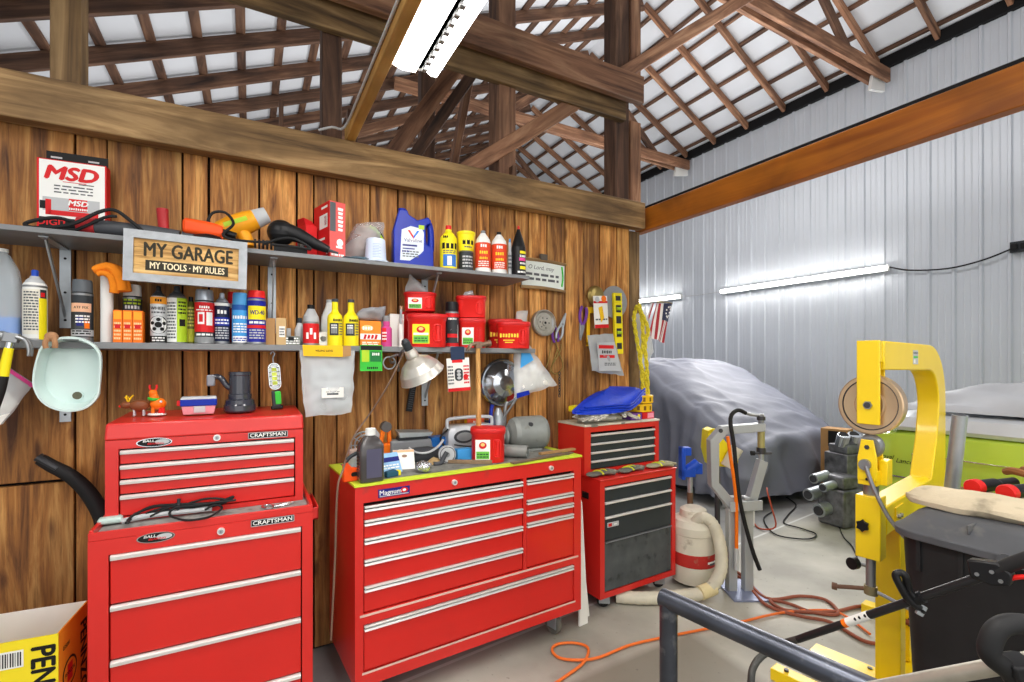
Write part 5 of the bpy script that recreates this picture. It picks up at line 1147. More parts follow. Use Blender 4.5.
spray('black-blue spray can with a narrow silver cap, left of the sky blue can', 222, 16.5, 293, 2.48, lz, pm('can_navy', (24, 34, 64), .35), pm('cap_pale', (196, 206, 222), .3, .3), [(.74, .80, inkwhite), (.02, .06, steel)], style='nozzle', nozzle=pm('cap_silver', (176, 184, 194)), texts=[('~CRC', .62, .10, inkwhite)], extra=lambda l, r, H: (l.patch(r+.001, -1.2, 1.2, .36*H, .52*H, blue),), prints=[(-.9, .9, .1, .34, 5, lgrey), (-.9, .9, .38, .50, 2, inkwhite)])
spray('red spray can mostly hidden behind the sky blue can', 233, 12, 292, 2.58, lz, inkred, inkred, [], texts=[('~LB', .72, .09, inkwhite, -.5)])
spray('sky blue spray can with darker cap, left of the tall blue and red can', 240, 16.5, 293, 2.46, lz, cyanb, pm('cap_blue', (84, 164, 222), .35), [(.66, .76, pm('band_blue', (30, 90, 170), .4))], caph=.24, texts=[('~Sensor', .52, .085, inkwhite)], extra=lambda l, r, H: l.patch(r+.001, -1, 1, .04*H, .16*H, inkwhite), prints=[(-.9, .9, .22, .42, 4, inkwhite), (-.9, .9, .06, .14, 2, blue)])
def wd(l, r, H):
    l.patch(r+.0010, -1.0, 1.25, .46*H, .71*H, yellowp); l.patch(r+.0009, -1.3, 1.3, .30*H, .36*H, inkred)
t = spray('blue lubricant spray can with red cap and yellow badge, beside the cardboard sleeves', 256.5, 19.5, 291, 2.45, lz, pm('can_royal', (24, 34, 150), .35), redp, [], texts=[('WD-40', .585, .115, navy, .1, .72)], caph=.135, extra=wd, prints=[(-.8, .9, .37, .45, 1, inkwhite), (-.8, .9, .10, .29, 4, lgrey)])
# cartons
a, c = at(265, 340, Y=2.46), at(276, 340, Y=2.46)
carton('cardboard_sleeve', 'brown cardboard sleeve right of the blue can, the left of two', 'box', a.x, c.x-.002, 2.46, .08, lz, at(270, 318, Y=2.46).z-lz, brown, rad(5), 'cardboard sleeves by the bracket')
a, c = at(276, 340, Y=2.45), at(286, 340, Y=2.45)
carton('cardboard_sleeve', 'paler cardboard sleeve with a white sticker, right of its twin', 'box', a.x, c.x, 2.45, .08, lz, at(280, 318, Y=2.45).z-lz, pm('pale_card', (206, 172, 122), .75), rad(-5), 'cardboard sleeves by the bracket', lambda l, w, h, d: (l.rectF(-w*.2, w*.4, -.0008, h*.3, h*.7, paper), l.finepr(-w*.15, w*.35, -.0012, h*.35, h*.65, 3, inkgrey)))
a, c = at(285, 340, Y=2.45), at(300, 340, Y=2.45)
carton('small_box', 'low grey printed box right of the cardboard sleeves', 'box', a.x, c.x, 2.45, .06, lz, .043, pm('box_grey_green', (120, 126, 116), .6), 0, None, lambda l, w, h, d: (l.finepr(-w*.45, w*.45, -.0008, h*.1, h*.9, 3, inkwhite), l.rectF(-w*.3, w*.1, -.0012, h*.5, h*.9, inkblack)))
a, c = at(284, 330, Y=2.54), at(290, 330, Y=2.54)
carton('small_box', 'small pale grey block behind the low grey printed box', 'box', a.x, c.x+.004, 2.54, .05, lz, .085, lgrey)
bottle('grey bottle with black cap standing behind the red-labelled can', 311, 17, 305, 2.58, lz, [(1, 0), (1, .66), (.9, .80), (.55, .95), (.45, 1)], black, lgrey, .10, .45, prints=[(-1, 1, .45, .6, 2, inkgrey)])
bottle('little grey bottle left of the red-labelled can', 299.5, 10, 318, 2.52, lz, [(1, 0), (1, .7), (.6, .9), (.5, 1)], charcoal, lgrey, .18, .5)
t = bottle('short can with red label showing three white shapes', 311, 16, 322, 2.46, lz, [(1, 0), (1, 1)], steel, steel, .05, .9, patches=[(-1.4, 1.4, .10, .92, inkred)], name='paint_can', cat='can',
       extra=lambda l, r, H, d: [l.patch(r+.0014, a0, a0+.3, z0*H, (z0+.26)*H, inkwhite, 3) for a0, z0 in ((-.62, .28), (-.15, .46), (.32, .28))])
# white jug and cream tub behind the yellow bottles
bottle('white jug half hidden behind the two yellow bottles', 330, 19, 300, 2.60, lz, [(1, 0), (1, .45), (.9, .68), (.5, .9), (.4, 1)], lgrey, white, .06, .4)
t = thing('tape_roll', 'white roll lying on its side between red can and yellow bottle', 'roll', (at(323, 330, Y=2.49).x, 2.49, lz+.035), 0)
b = MB(TR(0, 0, 0) @ RX(pi/2)); b.lathe([(.014, -.02), (.034, -.02), (.035, -.015), (.035, .015), (.034, .02), (.014, .02), (.014, -.02)], white, n=28, cap=False); b.build('roll', t)
for k, (u, lab) in enumerate(((335, 'left of the two yellow long-necked bottles on lower shelf'), (351, 'right of the two yellow long-necked bottles on lower shelf'))):
    bottle(lab, u, 15.5, 299+k*.7, 2.45, lz, [(.97, 0), (1, .02), (1, .60), (.92, .68), (.50, .76), (.42, .80), (.40, 1)], dgrey, yellowp, .05, .44,
           patches=[(-.75, .45, .22, .48, charcoal), (-.55, .25, .26, .44, grey)], texts=[('~Fluid', .54, .07, inkblack, .35)], prints=[(-.5, .2, .36, .46, 2, inkwhite), (.55, 1.1, .22, .5, 5, inkgrey)], group='yellow bottles on the lower shelf')
# grey bag on the orange box
a, c = at(360, 335, Y=2.45), at(381, 335, Y=2.45); hb_ = at(370, 321, Y=2.45).z-lz
carton('wipes_box', 'orange and white printed carton on lower shelf above the green packet', 'box', a.x, c.x, 2.45, .09, lz, hb_, pm('carton_orange', (244, 140, 40), .6), rad(-2), None,
       lambda l, w, h, d: (l.rectF(-w/2+.001, w/2-.001, -.0008, h*.28, h*.5, inkwhite), l.textF('~RAGS', h*.24, inkred, 0, -.0016, h*.385, .02, 1.0, shear=.2), l.disc(-w*.15, -.0012, h*.72, w*.28, h*.12, pm('carton_light', (252, 196, 120), .5)), l.textF('~soft', h*.17, inkwhite, -w*.15, -.002, h*.72, .02), l.finepr(-w*.4, w*.4, -.0012, h*.06, h*.2, 2, inkwhite)))
t = thing('shop_rag', 'crumpled grey cloth on top of the orange printed carton', 'cloth', (a.x+.03, 2.49, lz+hb_), 0)
b = MB(); b.pillow([(-.055, .0), (.10, .012), (.105, .085), (-.01, .07)], .08, pm('grey_rag', (150, 150, 154), .85, 0, .1), wr=.02, seed=11); b.build('rag', t)
bottle('slim bottle of pink fluid with a grey cap, right of the orange carton', 386.5, 11, 316, 2.46, lz, [(1, 0), (1, .72), (.8, .78), (.62, .8), (.62, 1)], grey, magenta, .18, .6, prints=[(-.9, 0, .2, .5, 3, inkwhite)], patches=[(-.9, -.1, .15, .6, inkred)])
bottle('small white marker bottle with grey top behind the pink fluid', 382, 6.5, 307, 2.56, lz, [(1, 0), (1, .8), (.8, .85), (.8, 1)], grey, lgrey, .2, .9, name='marker')
a, c = at(390, 335, Y=2.54), at(404, 335, Y=2.54)
carton('small_box', 'plain white box behind the silver clamp lamp', 'box', a.x, c.x, 2.54, .05, lz, at(397, 314, Y=2.54).z-lz, paper)
o = MB(); q = at(401, 345, Y=2.50); o.cyl((q.x, 2.5, lz), (q.x, 2.5, lz+.12), .013, paper, 16); o.cyl((q.x, 2.5, lz+.12), (q.x, 2.5, lz+.20), .007, galv, 12); o.cyl((q.x, 2.5, lz+.20), (q.x, 2.5, lz+.215), .011, pm('copper_cap', (180, 140, 110), .4, .6), 12); tag(o.build('caulk_tube'), 'white slim tube with a steel rod and knob, left of the red tubs', 'tube')

# red coffee tubs
labg = pm('tub_label_green', (110, 190, 70), .5)
def coffee(lab, u, w, vt, vb, y, zb, kind=0, rz=None, lid=None, name='coffee_tub', group='red coffee tubs'):
    p = at(u, vb, Y=y); tdep = depth(p); Rr = pxsize(u, w, tdep)/2; z0 = zb if zb is not None else p.z; H = at(u, vt, Y=y).z-z0
    t = thing(name, lab, 'tub', (p.x, y, z0), face_cam(p.x, y, 1) if rz is None else rz, group)
    b = MB(); b.loft([[(px, py, z*H) for px, py in rrect(2*Rr*k, 1.7*Rr*k, Rr*.55*k, 6)] for k, z in ((.93, 0), (.95, .03), (.96, .80), (1.0, .82), (1.0, .86), (.95, .87))], redp); b.build('tub_body', t, smooth=50)
    b = MB(); b.loft([[(px, py, z*H) for px, py in rrect(2*Rr*k, 1.7*Rr*k, Rr*.55*k, 6)] for k, z in ((1.02, .86), (1.03, .87), (1.03, .97), (.98, 1.0))], lid or pm('tub_lid_red', (206, 34, 34), .4)); b.build('lid', t, smooth=50)
    b = MB(); yy = -.85*Rr*.96
    gx = .52*Rr
    b.tube([(gx+x_, yy-.001, zz_+.42*H) for x_, zz_ in rrect(.36*Rr, .50*H, .12*Rr, 3)], .0045, redp, 8, k=1, closed=True)
    b.box(gx-.02*Rr, gx+.10*Rr, yy-.004, yy+.01, .20*H, .64*H, redp)
    b.build('hand_grip', t)
    l = MB()
    x0, x1 = (-.72*Rr, .12*Rr) if kind != 2 else (-.80*Rr, -.30*Rr)
    if kind in (0, 1):
        l.box(x0, x1, yy-.0012, yy+.02, .10*H, .68*H, yellowp if kind == 0 else inkwhite); l.rectF(x0+.05*Rr, x1-.05*Rr, yy-.002, .12*H, .34*H, labg); l.disc((x0+x1)/2, yy-.0024, .52*H, .22*Rr, .10*H, inkred); l.rectF(x0+.05*Rr, x1-.05*Rr, yy-.0021, .36*H, .42*H, inkwhite); l.disc((x0+x1)/2, yy-.0028, .54*H, .12*Rr, .05*H, pm('tub_label_tan', (240, 200, 120), .5)); l.finepr(x0+.1*Rr, x1-.1*Rr, yy-.003, .15*H, .30*H, 2, pm('tub_label_dark', (40, 100, 50), .5))
    elif kind == 2:
        l.textF('~Folgers', .2*H, pm('tub_gold', (250, 206, 60), .5), -.25*Rr, yy-.0022, .48*H, .02, .9); l.rectF(-.6*Rr, .05*Rr, yy-.002, .28*H, .32*H, MATS['tub_gold']); l.rectF(-.5*Rr, -.05*Rr, yy-.002, .2*H, .24*H, MATS['tub_gold'])
    l.build('label', t, smooth=0); return t, z0, H
coffee('red coffee tub partly hidden behind the yellow-labelled tub', 416, 30, 313, 347, 2.605, lz, 3)
t1, z1, h1 = coffee('large red coffee tub with a yellow and green label, front row', 427, 39, 315, 347, 2.455, lz, 0)
coffee('red tub with green label stacked over the yellow-labelled tub', 420, 32, 293.5, 314, 2.545, lz+.196, 1)
o = MB(); q = at(416, 294, Y=2.55); o.pillow([(-.06, 0), (.07, 0), (.05, .04), (-.04, .10)], .09, milky, TR(q.x, 2.55, q.z+.006), wr=.02, seed=3); tag(o.build('plastic_bag'), 'crumpled clear bag on the highest left red tub', 'bag')
spray('black spray can with red and white stripes between two stacks of red tubs', 452, 14, 302, 2.47, lz, charcoal, black, [(.03, .10, inkred)], caph=.2, texts=[('~ENGINE', .62, .055, inkwhite)], extra=lambda l, r, H: (l.patch(r+.001, -1.2, 1.2, .66*H, .74*H, inkred), l.add([((r+.0012)*math.sin(a_), -(r+.0012)*math.cos(a_), z_*H) for a_, z_ in ((-1.1, .12), (.9, .12), (.9, .50), (-.2, .40))], [(0, 1, 2, 3)], inkwhite), l.patch(r+.0016, -.8, .8, .22*H, .30*H, inkred)))
coffee('red tub with white and green label under another red tub', 472, 27, 319, 347, 2.47, lz, 1)
coffee('plain red tub on top of the white-labelled tub', 471, 30, 297, 320.5, 2.49, lz+.168, 3)
o = MB(); q = at(468, 298, Y=2.49); o.pillow([(-.035, 0), (.045, 0), (.03, .035), (-.02, .03)], .05, greyfilm, TR(q.x, 2.49, q.z+.004), wr=.015, seed=8); tag(o.build('plastic_bag'), 'little crumpled bag on top of the plain red tub', 'bag')
coffee('short red tub behind another short tub at the right end of lower shelf', 505, 34, 320, 347, 2.595, lz, 2)
coffee('short red tub with gold lettering at the right end of lower shelf', 513.5, 33, 322.5, 348, 2.44, lz, 2)
o = MB(); q = at(521, 316, Y=2.60); o.pillow([(-.03, -.06), (.05, -.06), (.06, .04), (-.02, .03)], .03, milky, TR(q.x, 2.62, q.z), wr=.01, seed=4); tag(o.build('paper_packet'), 'white packet standing behind the short red tubs', 'packet')

# ================================================================ hanging from the lower shelf and the wall
def on_wall(u, v, d=.03): return at(u, v, Y=WY-d)
# pale drain pan hung on the shelf edge
t = thing('drain_pan', 'pale rounded plastic pan with a round hole, hung on the left shelf edge', 'pan', at(67, 375, Y=2.36), rad(0))
s_ = depth(at(67, 375, Y=2.36))/FOC
c0 = at(67, 375, Y=2.36)
def pl(u, v, Y=2.36): p = at(u, v, Y=Y); return (p.x-c0.x, p.z-c0.z)
out = [pl(*q) for q in ((36, 362), (42, 346), (56, 338), (74, 336.5), (90, 341), (100, 350), (102.5, 362), (101, 385), (99, 397), (88, 408), (72, 412), (56, 410), (42, 402), (34, 388), (33.5, 375))]
out = [(p.x, p.y) for p in smooth_pts([(a, c, 0) for a, c in out], 3, True)]
pan = pm('pan_plastic', (208, 226, 222), .35, 0, .03, 6, sub=.2)
def scl(k, dx=0, dz=0): return [(a*k+dx, c*k+dz) for a, c in out]
b = MB(); rings = [[(a, 0.0, c) for a, c in scl(1)], [(a, -.012, c) for a, c in scl(.99)], [(a, -.012, c) for a, c in scl(.93)], [(a, .0, c) for a, c in scl(.92)], [(a, .055, c) for a, c in scl(.82, 0, .003)]]
b.loft(rings, pan, cap=False); b.add([(a, .055, c) for a, c in scl(.82, 0, .003)], [tuple(range(len(out)))], pan); b.loft([[(a, 0, c) for a, c in scl(1)], [(a, .060, c) for a, c in scl(.86, 0, .003)]], pan, cap=False)
b.build('pan_body', t, smooth=50)
b = MB(); hx_, hz_ = pl(77.5, 395.5, 2.41); n = 24; b.cyl((hx_, .046, hz_), (hx_, .0545, hz_), .018, pan, 24); b.cyl((hx_, .0455, hz_), (hx_, .0460, hz_), .0145, pm('spout_hole_shade', (92, 92, 74), .7), 24); b.build('spout_hole', t)  # dark disc paints the shade inside the open spout hole
b = MB(); q = pl(72, 340); b.box(q[0]-.022, q[0]+.022, -.0135, -.011, q[1]-.003, q[1]+.002, dgrey); b.build('slot', t)
o = MB(); q = at(51.5, 340, Y=2.345); gl_ = pm('brown_fabric_glove', (172, 128, 92), .9, 0, .12)
o.ball((0, 0, .012), (.020, .016, .018), gl_, M=TR(*q)); o.tube([q+Vector((-.008, -.006, .01)), q+Vector((-.014, -.012, -.012)), q+Vector((-.012, -.010, -.030))], .0085, gl_, 8); o.tube([q+Vector((.008, -.006, .01)), q+Vector((.013, -.012, -.012)), q+Vector((.012, -.010, -.028))], .0085, gl_, 8); tag(o.build('glove'), 'small brown fabric glove tips clipped over the rim of the pale pan', 'glove')
# yellow hammer at left
def hammer_head(b, M, m=steel):
    b.lathe([(.010, -.045), (.013, -.042), (.013, -.034), (.009, -.028), (.009, -.012)], m, M @ RX(0) @ RY(pi/2), 14)
t = thing('claw_hammer', 'yellow and black handled claw hammer hanging head up at far left', 'hammer', at(9, 348, Y=2.34), rad(0))
t.rotation_euler = (0, rad(9), 0)
b = MB(); b.tube([(0, 0, .02), (0, 0, -.05)], .012, chrome, 12); b.build('shank', t)
b = MB(); b.tube([(0, 0, -.0), (0, 0, -.10)], [.013, .016], yellowp, 12); b.build('upper_grip', t)
b = MB(); b.tube([(0, 0, -.10), (-.002, 0, -.16), (-.012, 0, -.24)], [.016, .019], black2, 12); b.build('rubber_grip', t)
b = MB(); b.cyl((-.042, 0, .038), (-.018, 0, .038), .018, steel, 18); b.box(-.02, .02, -.013, .013, .022, .054, steel)
for dy in (-.008, .008): b.tube([(.015, dy, .042), (.04, dy*1.3, .034), (.055, dy*1.7, .005), (.058, dy*2, -.02)], [.009, .004], steel, 8)
b.build('head', t, bevel=.001)
# pink-zip bag at left
t = thing('zip_bag', 'clear zip bag with a pink zip and white card, lower left on the wall', 'bag', at(8, 398, Y=2.50), 0)
b = MB(); c0 = at(8, 398, Y=2.50)
def p2(u, v): p = at(u, v, Y=2.50); return (p.x-c0.x, p.z-c0.z)
b.pillow([p2(-30, 438), p2(4, 424), p2(33, 383), p2(3, 362)], .03, milky, wr=.012, seed=4, nu=18, nv=18); b.build('bag_film', t)
b = MB(); q1, q2 = p2(0, 363), p2(33, 385); b.bar((q1[0], -.012, q1[1]), (q2[0], -.012, q2[1]), .004, .012, pink); b.cyl((q2[0], -.016, q2[1]), (q2[0], -.008, q2[1]), .008, pink, 12); b.build('zip', t)
b = MB(); b.prismY([p2(-20, 425), p2(0, 425), p2(19, 403), p2(4, 388)], -.004, .002, paper); b.build('card', t)
# thick hose behind the left cabinet
o = MB(); o.tube([at(40, 459, Y=2.60), at(52, 466, Y=2.60), at(72, 477, Y=2.60), at(90, 495, Y=2.60), at(104, 522, Y=2.60), at(108, 560, Y=2.62)], [.022, .034], black2, 16, k=6); o.tube([at(38, 457, Y=2.60), at(58, 468, Y=2.60)], .028, pm('split_hose', (54, 56, 60), .4), 12, k=1, flat=.6); tag(o.build('rubber_hose'), 'thick black rubber hose arching out from behind the left red cabinet', 'hose')
# wall cable in the joint
# work light on the chest, welding sleeves bag, green packet
def bagbox(name, lab, cat, quad, Y, d, m, wr, seed, nu=16):
    u0 = sum(q[0] for q in quad)/4; v0 = sum(q[1] for q in quad)/4; c = at(u0, v0, Y=Y); t = thing(name, lab, cat, c, 0)
    qq = []
    for u, v in quad: p = at(u, v, Y=Y); qq.append((p.x-c.x, p.z-c.z))
    b = MB(); b.pillow(qq, d, m, wr=wr, seed=seed, nu=nu, nv=nu); b.build('film', t)
    def loc(u, v): p = at(u, v, Y=Y); return (p.x-c.x, p.z-c.z)
    return t, loc
t, L_ = bagbox('welding_sleeve_pack', 'clear bag of grey welding sleeves with yellow header card, hanging from lower shelf', 'packet', [(305, 417), (352, 413), (355, 350), (299, 350)], 2.36, .035, MATS['milky_film'], .012, 6, 22)
b = MB(); b.pillow([L_(308, 414), L_(350, 410), L_(352, 366), L_(310, 366)], .022, pm('grey_sleeve_cloth', (176, 180, 182), .8, 0, .1), wr=.008, seed=9); b.build('sleeves', t)
b = MB(); b.prismY([L_(303, 356), L_(343, 357), L_(349, 352), L_(343, 346), L_(302, 345)], -.022, -.019, gold); q = L_(325, 351); b.textF('WELDING SLEEVES', .0125, inkblack, q[0]-.006, -.0225, q[1], .02, .72); b.prismY([L_(342, 357), L_(350, 356), L_(350, 346), L_(342, 346)], -.0225, -.0215, brown); b.build('header_card', t, smooth=0)
b = MB(); b.prismY([L_(321, 398), L_(343, 397), L_(343, 387), L_(321, 388)], -.021, -.019, paper); q = L_(332, 394); b.rectF(q[0]-.025, q[0]+.025, -.0215, q[1]-.003, q[1]+.006, inkgrey); b.finepr(q[0]-.03, q[0]+.03, -.0215, q[1]+.009, q[1]+.014, 1, inkgrey); b.build('barcode_label', t, smooth=0)
p = at(371, 358, Y=2.37); q = at(382, 358, Y=2.37); wv = (q.x-p.x); hh = at(371, 345, Y=2.37).z-at(371, 371, Y=2.37).z
t = thing('blister_pack', 'small green blister packet hanging under the orange carton', 'packet', (p.x, 2.365, p.z-hh/2), 0)
b = MB(); b.box(-wv, wv, -.002, .002, 0, hh, green); b.build('card', t)
b = MB(); b.rectF(-wv*.95, wv*.95, -.003, hh*.8, hh*.97, inkblack); b.rectF(-wv*.85, -wv*.2, -.0031, hh*.35, hh*.8, lime); b.rectF(-wv*.1, wv*.9, -.0031, hh*.36, hh*.75, pm('pack_dark_green', (30, 120, 60), .5)); b.textF('~MAXI', hh*.14, inkwhite, wv*.4, -.0036, hh*.65, .02, .9); b.textF('~STRIPS', hh*.12, inkblack, wv*.1, -.0036, hh*.12, .02, 1.0); b.build('print', t, smooth=0)
# clamp lamp with long cord
lc = at(419, 369, Y=2.29)
t = thing('clamp_lamp', 'silver clamp lamp with a dome reflector gripping the shelf above the cabinet', 'lamp', lc, 0)
refl = pm('brushed_reflector', (206, 202, 192), .3, .6, .12, 12)
X = RY(rad(-30)) @ RX(rad(8))
b = MB(X); b.lathe([(.030, .065), (.040, .060), (.075, .035), (.100, .0), (.112, -.035), (.115, -.038), (.112, -.040), (.098, -.002), (.072, .030), (.030, .058)], refl, n=40, cap=False); b.build('reflector', t, smooth=50)
b = MB(X); b.lathe([(.030, .060), (.032, .075), (.026, .105), (.018, .11)], refl, n=24); b.build('socket_shell', t)
b = MB(X); b.lathe([(.020, .105), (.021, .15), (.012, .165)], charcoal, n=18); b.build('socket', t)
b = MB(X); b.ball((0, 0, .0), (.03, .03, .04), white); b.build('bulb', t)
b = MB(); jx = (-.075, .08, .065); b.tube([(-.045, .02, .12), (-.07, .05, .09), jx], .007, steel, 8); b.tube([(-.10, .02, .07), (-.125, .06, .055), (-.105, .12, .03), (-.08, .14, .04)], .006, steel, 8); b.tube([(-.09, .05, .02), (-.075, .10, -.01), (-.06, .14, .0)], .006, steel, 8); b.tube([(-.13+.03*math.cos(a), .06, .03+.03*math.sin(a)) for a in (0, 1.05, 2.1, 3.14, 4.2, 5.2)], .004, steel, 6, closed=True); b.build('spring_clamp', t)
cw = [(0-.03, 0, .15)]; pts = [at(404, 352, Y=2.30), at(388, 385, Y=2.32), at(371, 412, Y=2.38), at(354, 436, Y=2.33), at(347, 455, Y=2.20), at(343, 470, Y=2.05), at(338, 485, Y=2.03), at(336, 520, Y=2.05), at(335, 560, Y=2.07), at(331, 640, Y=2.12)]
b = MB(); b.tube([p-lc for p in pts], .0042, pm('brown_lamp_cord', (124, 100, 84), .6), 8, k=6); b.build('cord', t)
# rasp
o = thing('rasp', 'black perforated-handle rasp with red tip hanging below the clamp lamp', 'file', at(411, 398, Y=2.63), 0); o.rotation_euler = (0, rad(10), 0)
b = MB(); b.box(-.017, .017, -.008, .008, -.075, .068, black)
for k in range(10): b.box(-.012, .012, -.010, -.008, -.06+.012*k, -.055+.012*k, dgrey)
b.build('blade', o, bevel=.006); b = MB(); b.box(-.014, .014, -.008, .008, .068, .088, redp); b.build('tip', o, bevel=.004)
# key fob package
p = at(459, 369, Y=2.37); e = at(470, 369, Y=2.37).x-p.x; hh = at(459, 358, Y=2.37).z-at(459, 391, Y=2.37).z
t = thing('blister_pack', 'white and red blister pack with a dark blue hook top, hanging beside the hammer', 'packet', (p.x, 2.365, at(459, 391, Y=2.37).z), 0); t.rotation_euler = (0, rad(-3), 0)
b = MB(); b.box(-e, e, -.002, .002, 0, hh, paper); b.build('card', t); b = MB(); b.box(-e*.62, e*.62, -.004, .001, hh-.01, hh+.06, pm('hook_blue', (40, 56, 84), .4)); b.build('hook_tab', t, bevel=.004)
l = MB(); l.rectF(-e*.55, e*.4, -.003, hh*.86, hh*.97, inkred); l.rectF(-e, e, -.003, 0, hh*.10, inkred); l.prism(rrect(e*.7, hh*.38, e*.3), 0, .004, charcoal, TR(.0, -.002, hh*.5) @ FRONT)
for k in (-.1, .0, .1): l.disc(0, -.0065, hh*(.5+k), e*.18, e*.13, lgrey)
l.finepr(-e*.95, -e*.45, -.003, hh*.2, hh*.8, 6, inkgrey); l.finepr(e*.45, e*.95, -.003, hh*.2, hh*.8, 6, inkred); l.disc(e*.62, -.0033, hh*.42, e*.22, e*.25, inkred); l.build('print', t, smooth=0)
# long hammer standing on the bench
t = thing('hammer', 'hammer with long pale wooden handle and rusty steel head, before the chrome hubcap', 'hammer', Vector((at(479, 425, Y=2.35).x, 2.35, .989)), 0); t.rotation_euler = (0, rad(-.6), 0)
hl = at(478, 345, Y=2.35).z-.989
b = MB(); b.tube([(0, 0, 0), (0, 0, hl*.5), (0, 0, hl*.97)], [.019, .0145], wood_handle, 14, flat=.8); b.build('handle', t)
b = MB(); rs = pm('rusty_hammer_steel', (142, 118, 100), .4, .7, .3, 30); b.cyl((.008, 0, hl), (.058, 0, hl+.008), .013, rs, 16); b.cyl((.058, 0, hl+.008), (.072, 0, hl+.010), .019, rs, 18); b.box(-.018, .018, -.015, .015, hl-.018, hl+.018, rs)
for dy in (-.008, .008): b.tube([(-.01, dy, hl+.006), (-.04, dy*1.4, hl+.0), (-.062, dy*1.8, hl-.03)], [.011, .004], rs, 8)
b.build('head', t, bevel=.002)
# chrome hubcap on the wall
q = on_wall(500, 383, .05); R_ = .150
t = thing('hubcap', 'round chrome hubcap hung on the wall behind the wooden hammer', 'hubcap', (q.x+.02, 2.65, q.z), 0)
b = MB(RX(pi/2)); b.lathe([(R_, .0), (R_*1.0, .015), (R_*.95, .025), (R_*.88, .018), (R_*.80, .03), (R_*.55, .055), (R_*.30, .068), (.001, .072)], pm('hubcap_chrome', (196, 200, 206), .16, .95, .12, 9), n=48); b.build('disc', t, smooth=60)
# white bag hanging at the shelf end
t, L_ = bagbox('plastic_bag', 'white carrier bag with blue print hanging at the right shelf end', 'bag', [(514, 398), (557, 385), (528, 343), (514, 343)], 2.44, .07, milky, .02, 12, 22)
b = MB(); b.pillow([L_(516, 396), L_(552, 384), L_(534, 360), L_(518, 352)], .05, paper, wr=.015, seed=2); b.build('contents', t)
b = MB(); b.prismY([L_(517, 368), L_(530, 360), L_(526, 352), L_(518, 352)], -.042, -.039, cyanb); b.prismY([L_(514, 398), L_(527, 394), L_(526, 390), L_(514, 393)], -.034, -.030, blue); b.build('blue_print', t, smooth=0)
# taps and fittings between bench and hubcap
t = thing('fitting_heap', 'heap of chrome and blue fittings standing on the bench before the hubcap', 'fittings', (1.30, 2.565, .987), 0)
b = MB(); b.lathe([(.035, 0), (.04, .12), (.03, .20), (.012, .24)], galv, TR(.0, 0, 0)); b.build('chrome_bottle', t)
b = MB(); b.tube([(-.05, 0, 0), (-.05, 0, .20), (-.04, 0, .26)], .012, blue, 8); b.build('blue_rod', t)
b = MB(); b.tube([(-.07, .02, 0), (.0, -.01, .14), (.11, -.05, .31)], .007, steel, 8); b.build('long_rod', t)
b = MB(); b.tube([(.05, .02, 0), (.055, .02, .22), (.07, .02, .27)], .012, steel, 8); b.cyl((-.02, .03, .0), (-.02, .03, .17), .02, charcoal); b.build('steel_rod', t)
b = MB(); b.box(-.06, .06, .045, .085, 0, .16, pm('dark_case', (44, 54, 76), .5)); b.build('dark_case', t, bevel=.004)

# ---- right end of the wood wall
q = on_wall(542, 261); 
wq0, wq1 = on_wall(521, 275, .02), on_wall(563, 275, .02); zt_, zb_ = on_wall(542, 260, .02).z, on_wall(542, 291, .02).z
t = thing('hanging_plaque', 'white hand-lettered plaque with rustic wood edges hung at the upper shelf end', 'sign', ((wq0.x+wq1.x)/2, 2.655, zb_), 0); t.rotation_euler = (0, rad(1.5), 0)
w = wq1.x-wq0.x; h = zt_-zb_
b = MB(); b.box(-w/2, w/2, -.006, .006, .02, h-.015, pm('plaque_white', (226, 232, 226), .7, 0, .06)); b.build('panel', t)
b = MB(); b.tube([(-w/2-.01, -.004, h-.012), (0, -.008, h-.006), (w/2+.01, -.004, h-.012)], .011, wood_beam, 8); b.tube([(-w/2-.01, -.004, .012), (0, -.008, .018), (w/2+.01, -.004, .010)], .011, wood_beam, 8); b.build('wood_edges', t)
b = MB(); b.textF('O Lord, may', .038, inkgrey, -.02, -.0075, h*.72, 0, 1.0, shear=.25); b.finepr(-w*.42, w*.36, -.0072, h*.28, h*.58, 2, inkgrey); b.tube([(w*.44, -.008, h*.2), (w*.46, -.008, h*.5), (w*.43, -.008, h*.85)], .006, green, 6); b.build('lettering', t, smooth=0)
b = MB(); b.box(-.035, .02, -.02, .004, h-.008, h+.035, pm('grey_wood_knot', (96, 88, 78), .8)); b.build('hanger', t, bevel=.006)
q = on_wall(543.5, 323, .02)
t = thing('pulley', 'round grey metal pulley disc hung on the wall right of the red tubs', 'pulley', (q.x, 2.672, q.z), 0)
b = MB(RX(pi/2)); b.lathe([(.086, 0), (.086, .03), (.080, .034), (.074, .026), (.066, .018), (.050, .018), (.048, .024), (.020, .026), (.018, .036), (.006, .036)], pm('pulley_grey', (170, 166, 156), .45, .5, .15, 20), n=44); b.cyl((0, 0, .030), (0, 0, .038), .008, inkblack)
for k in range(6): b.cyl((.034*math.cos(k), .034*math.sin(k), .02), (.034*math.cos(k), .034*math.sin(k), .0265), .005, darksteel, 8)
b.build('disc', t)
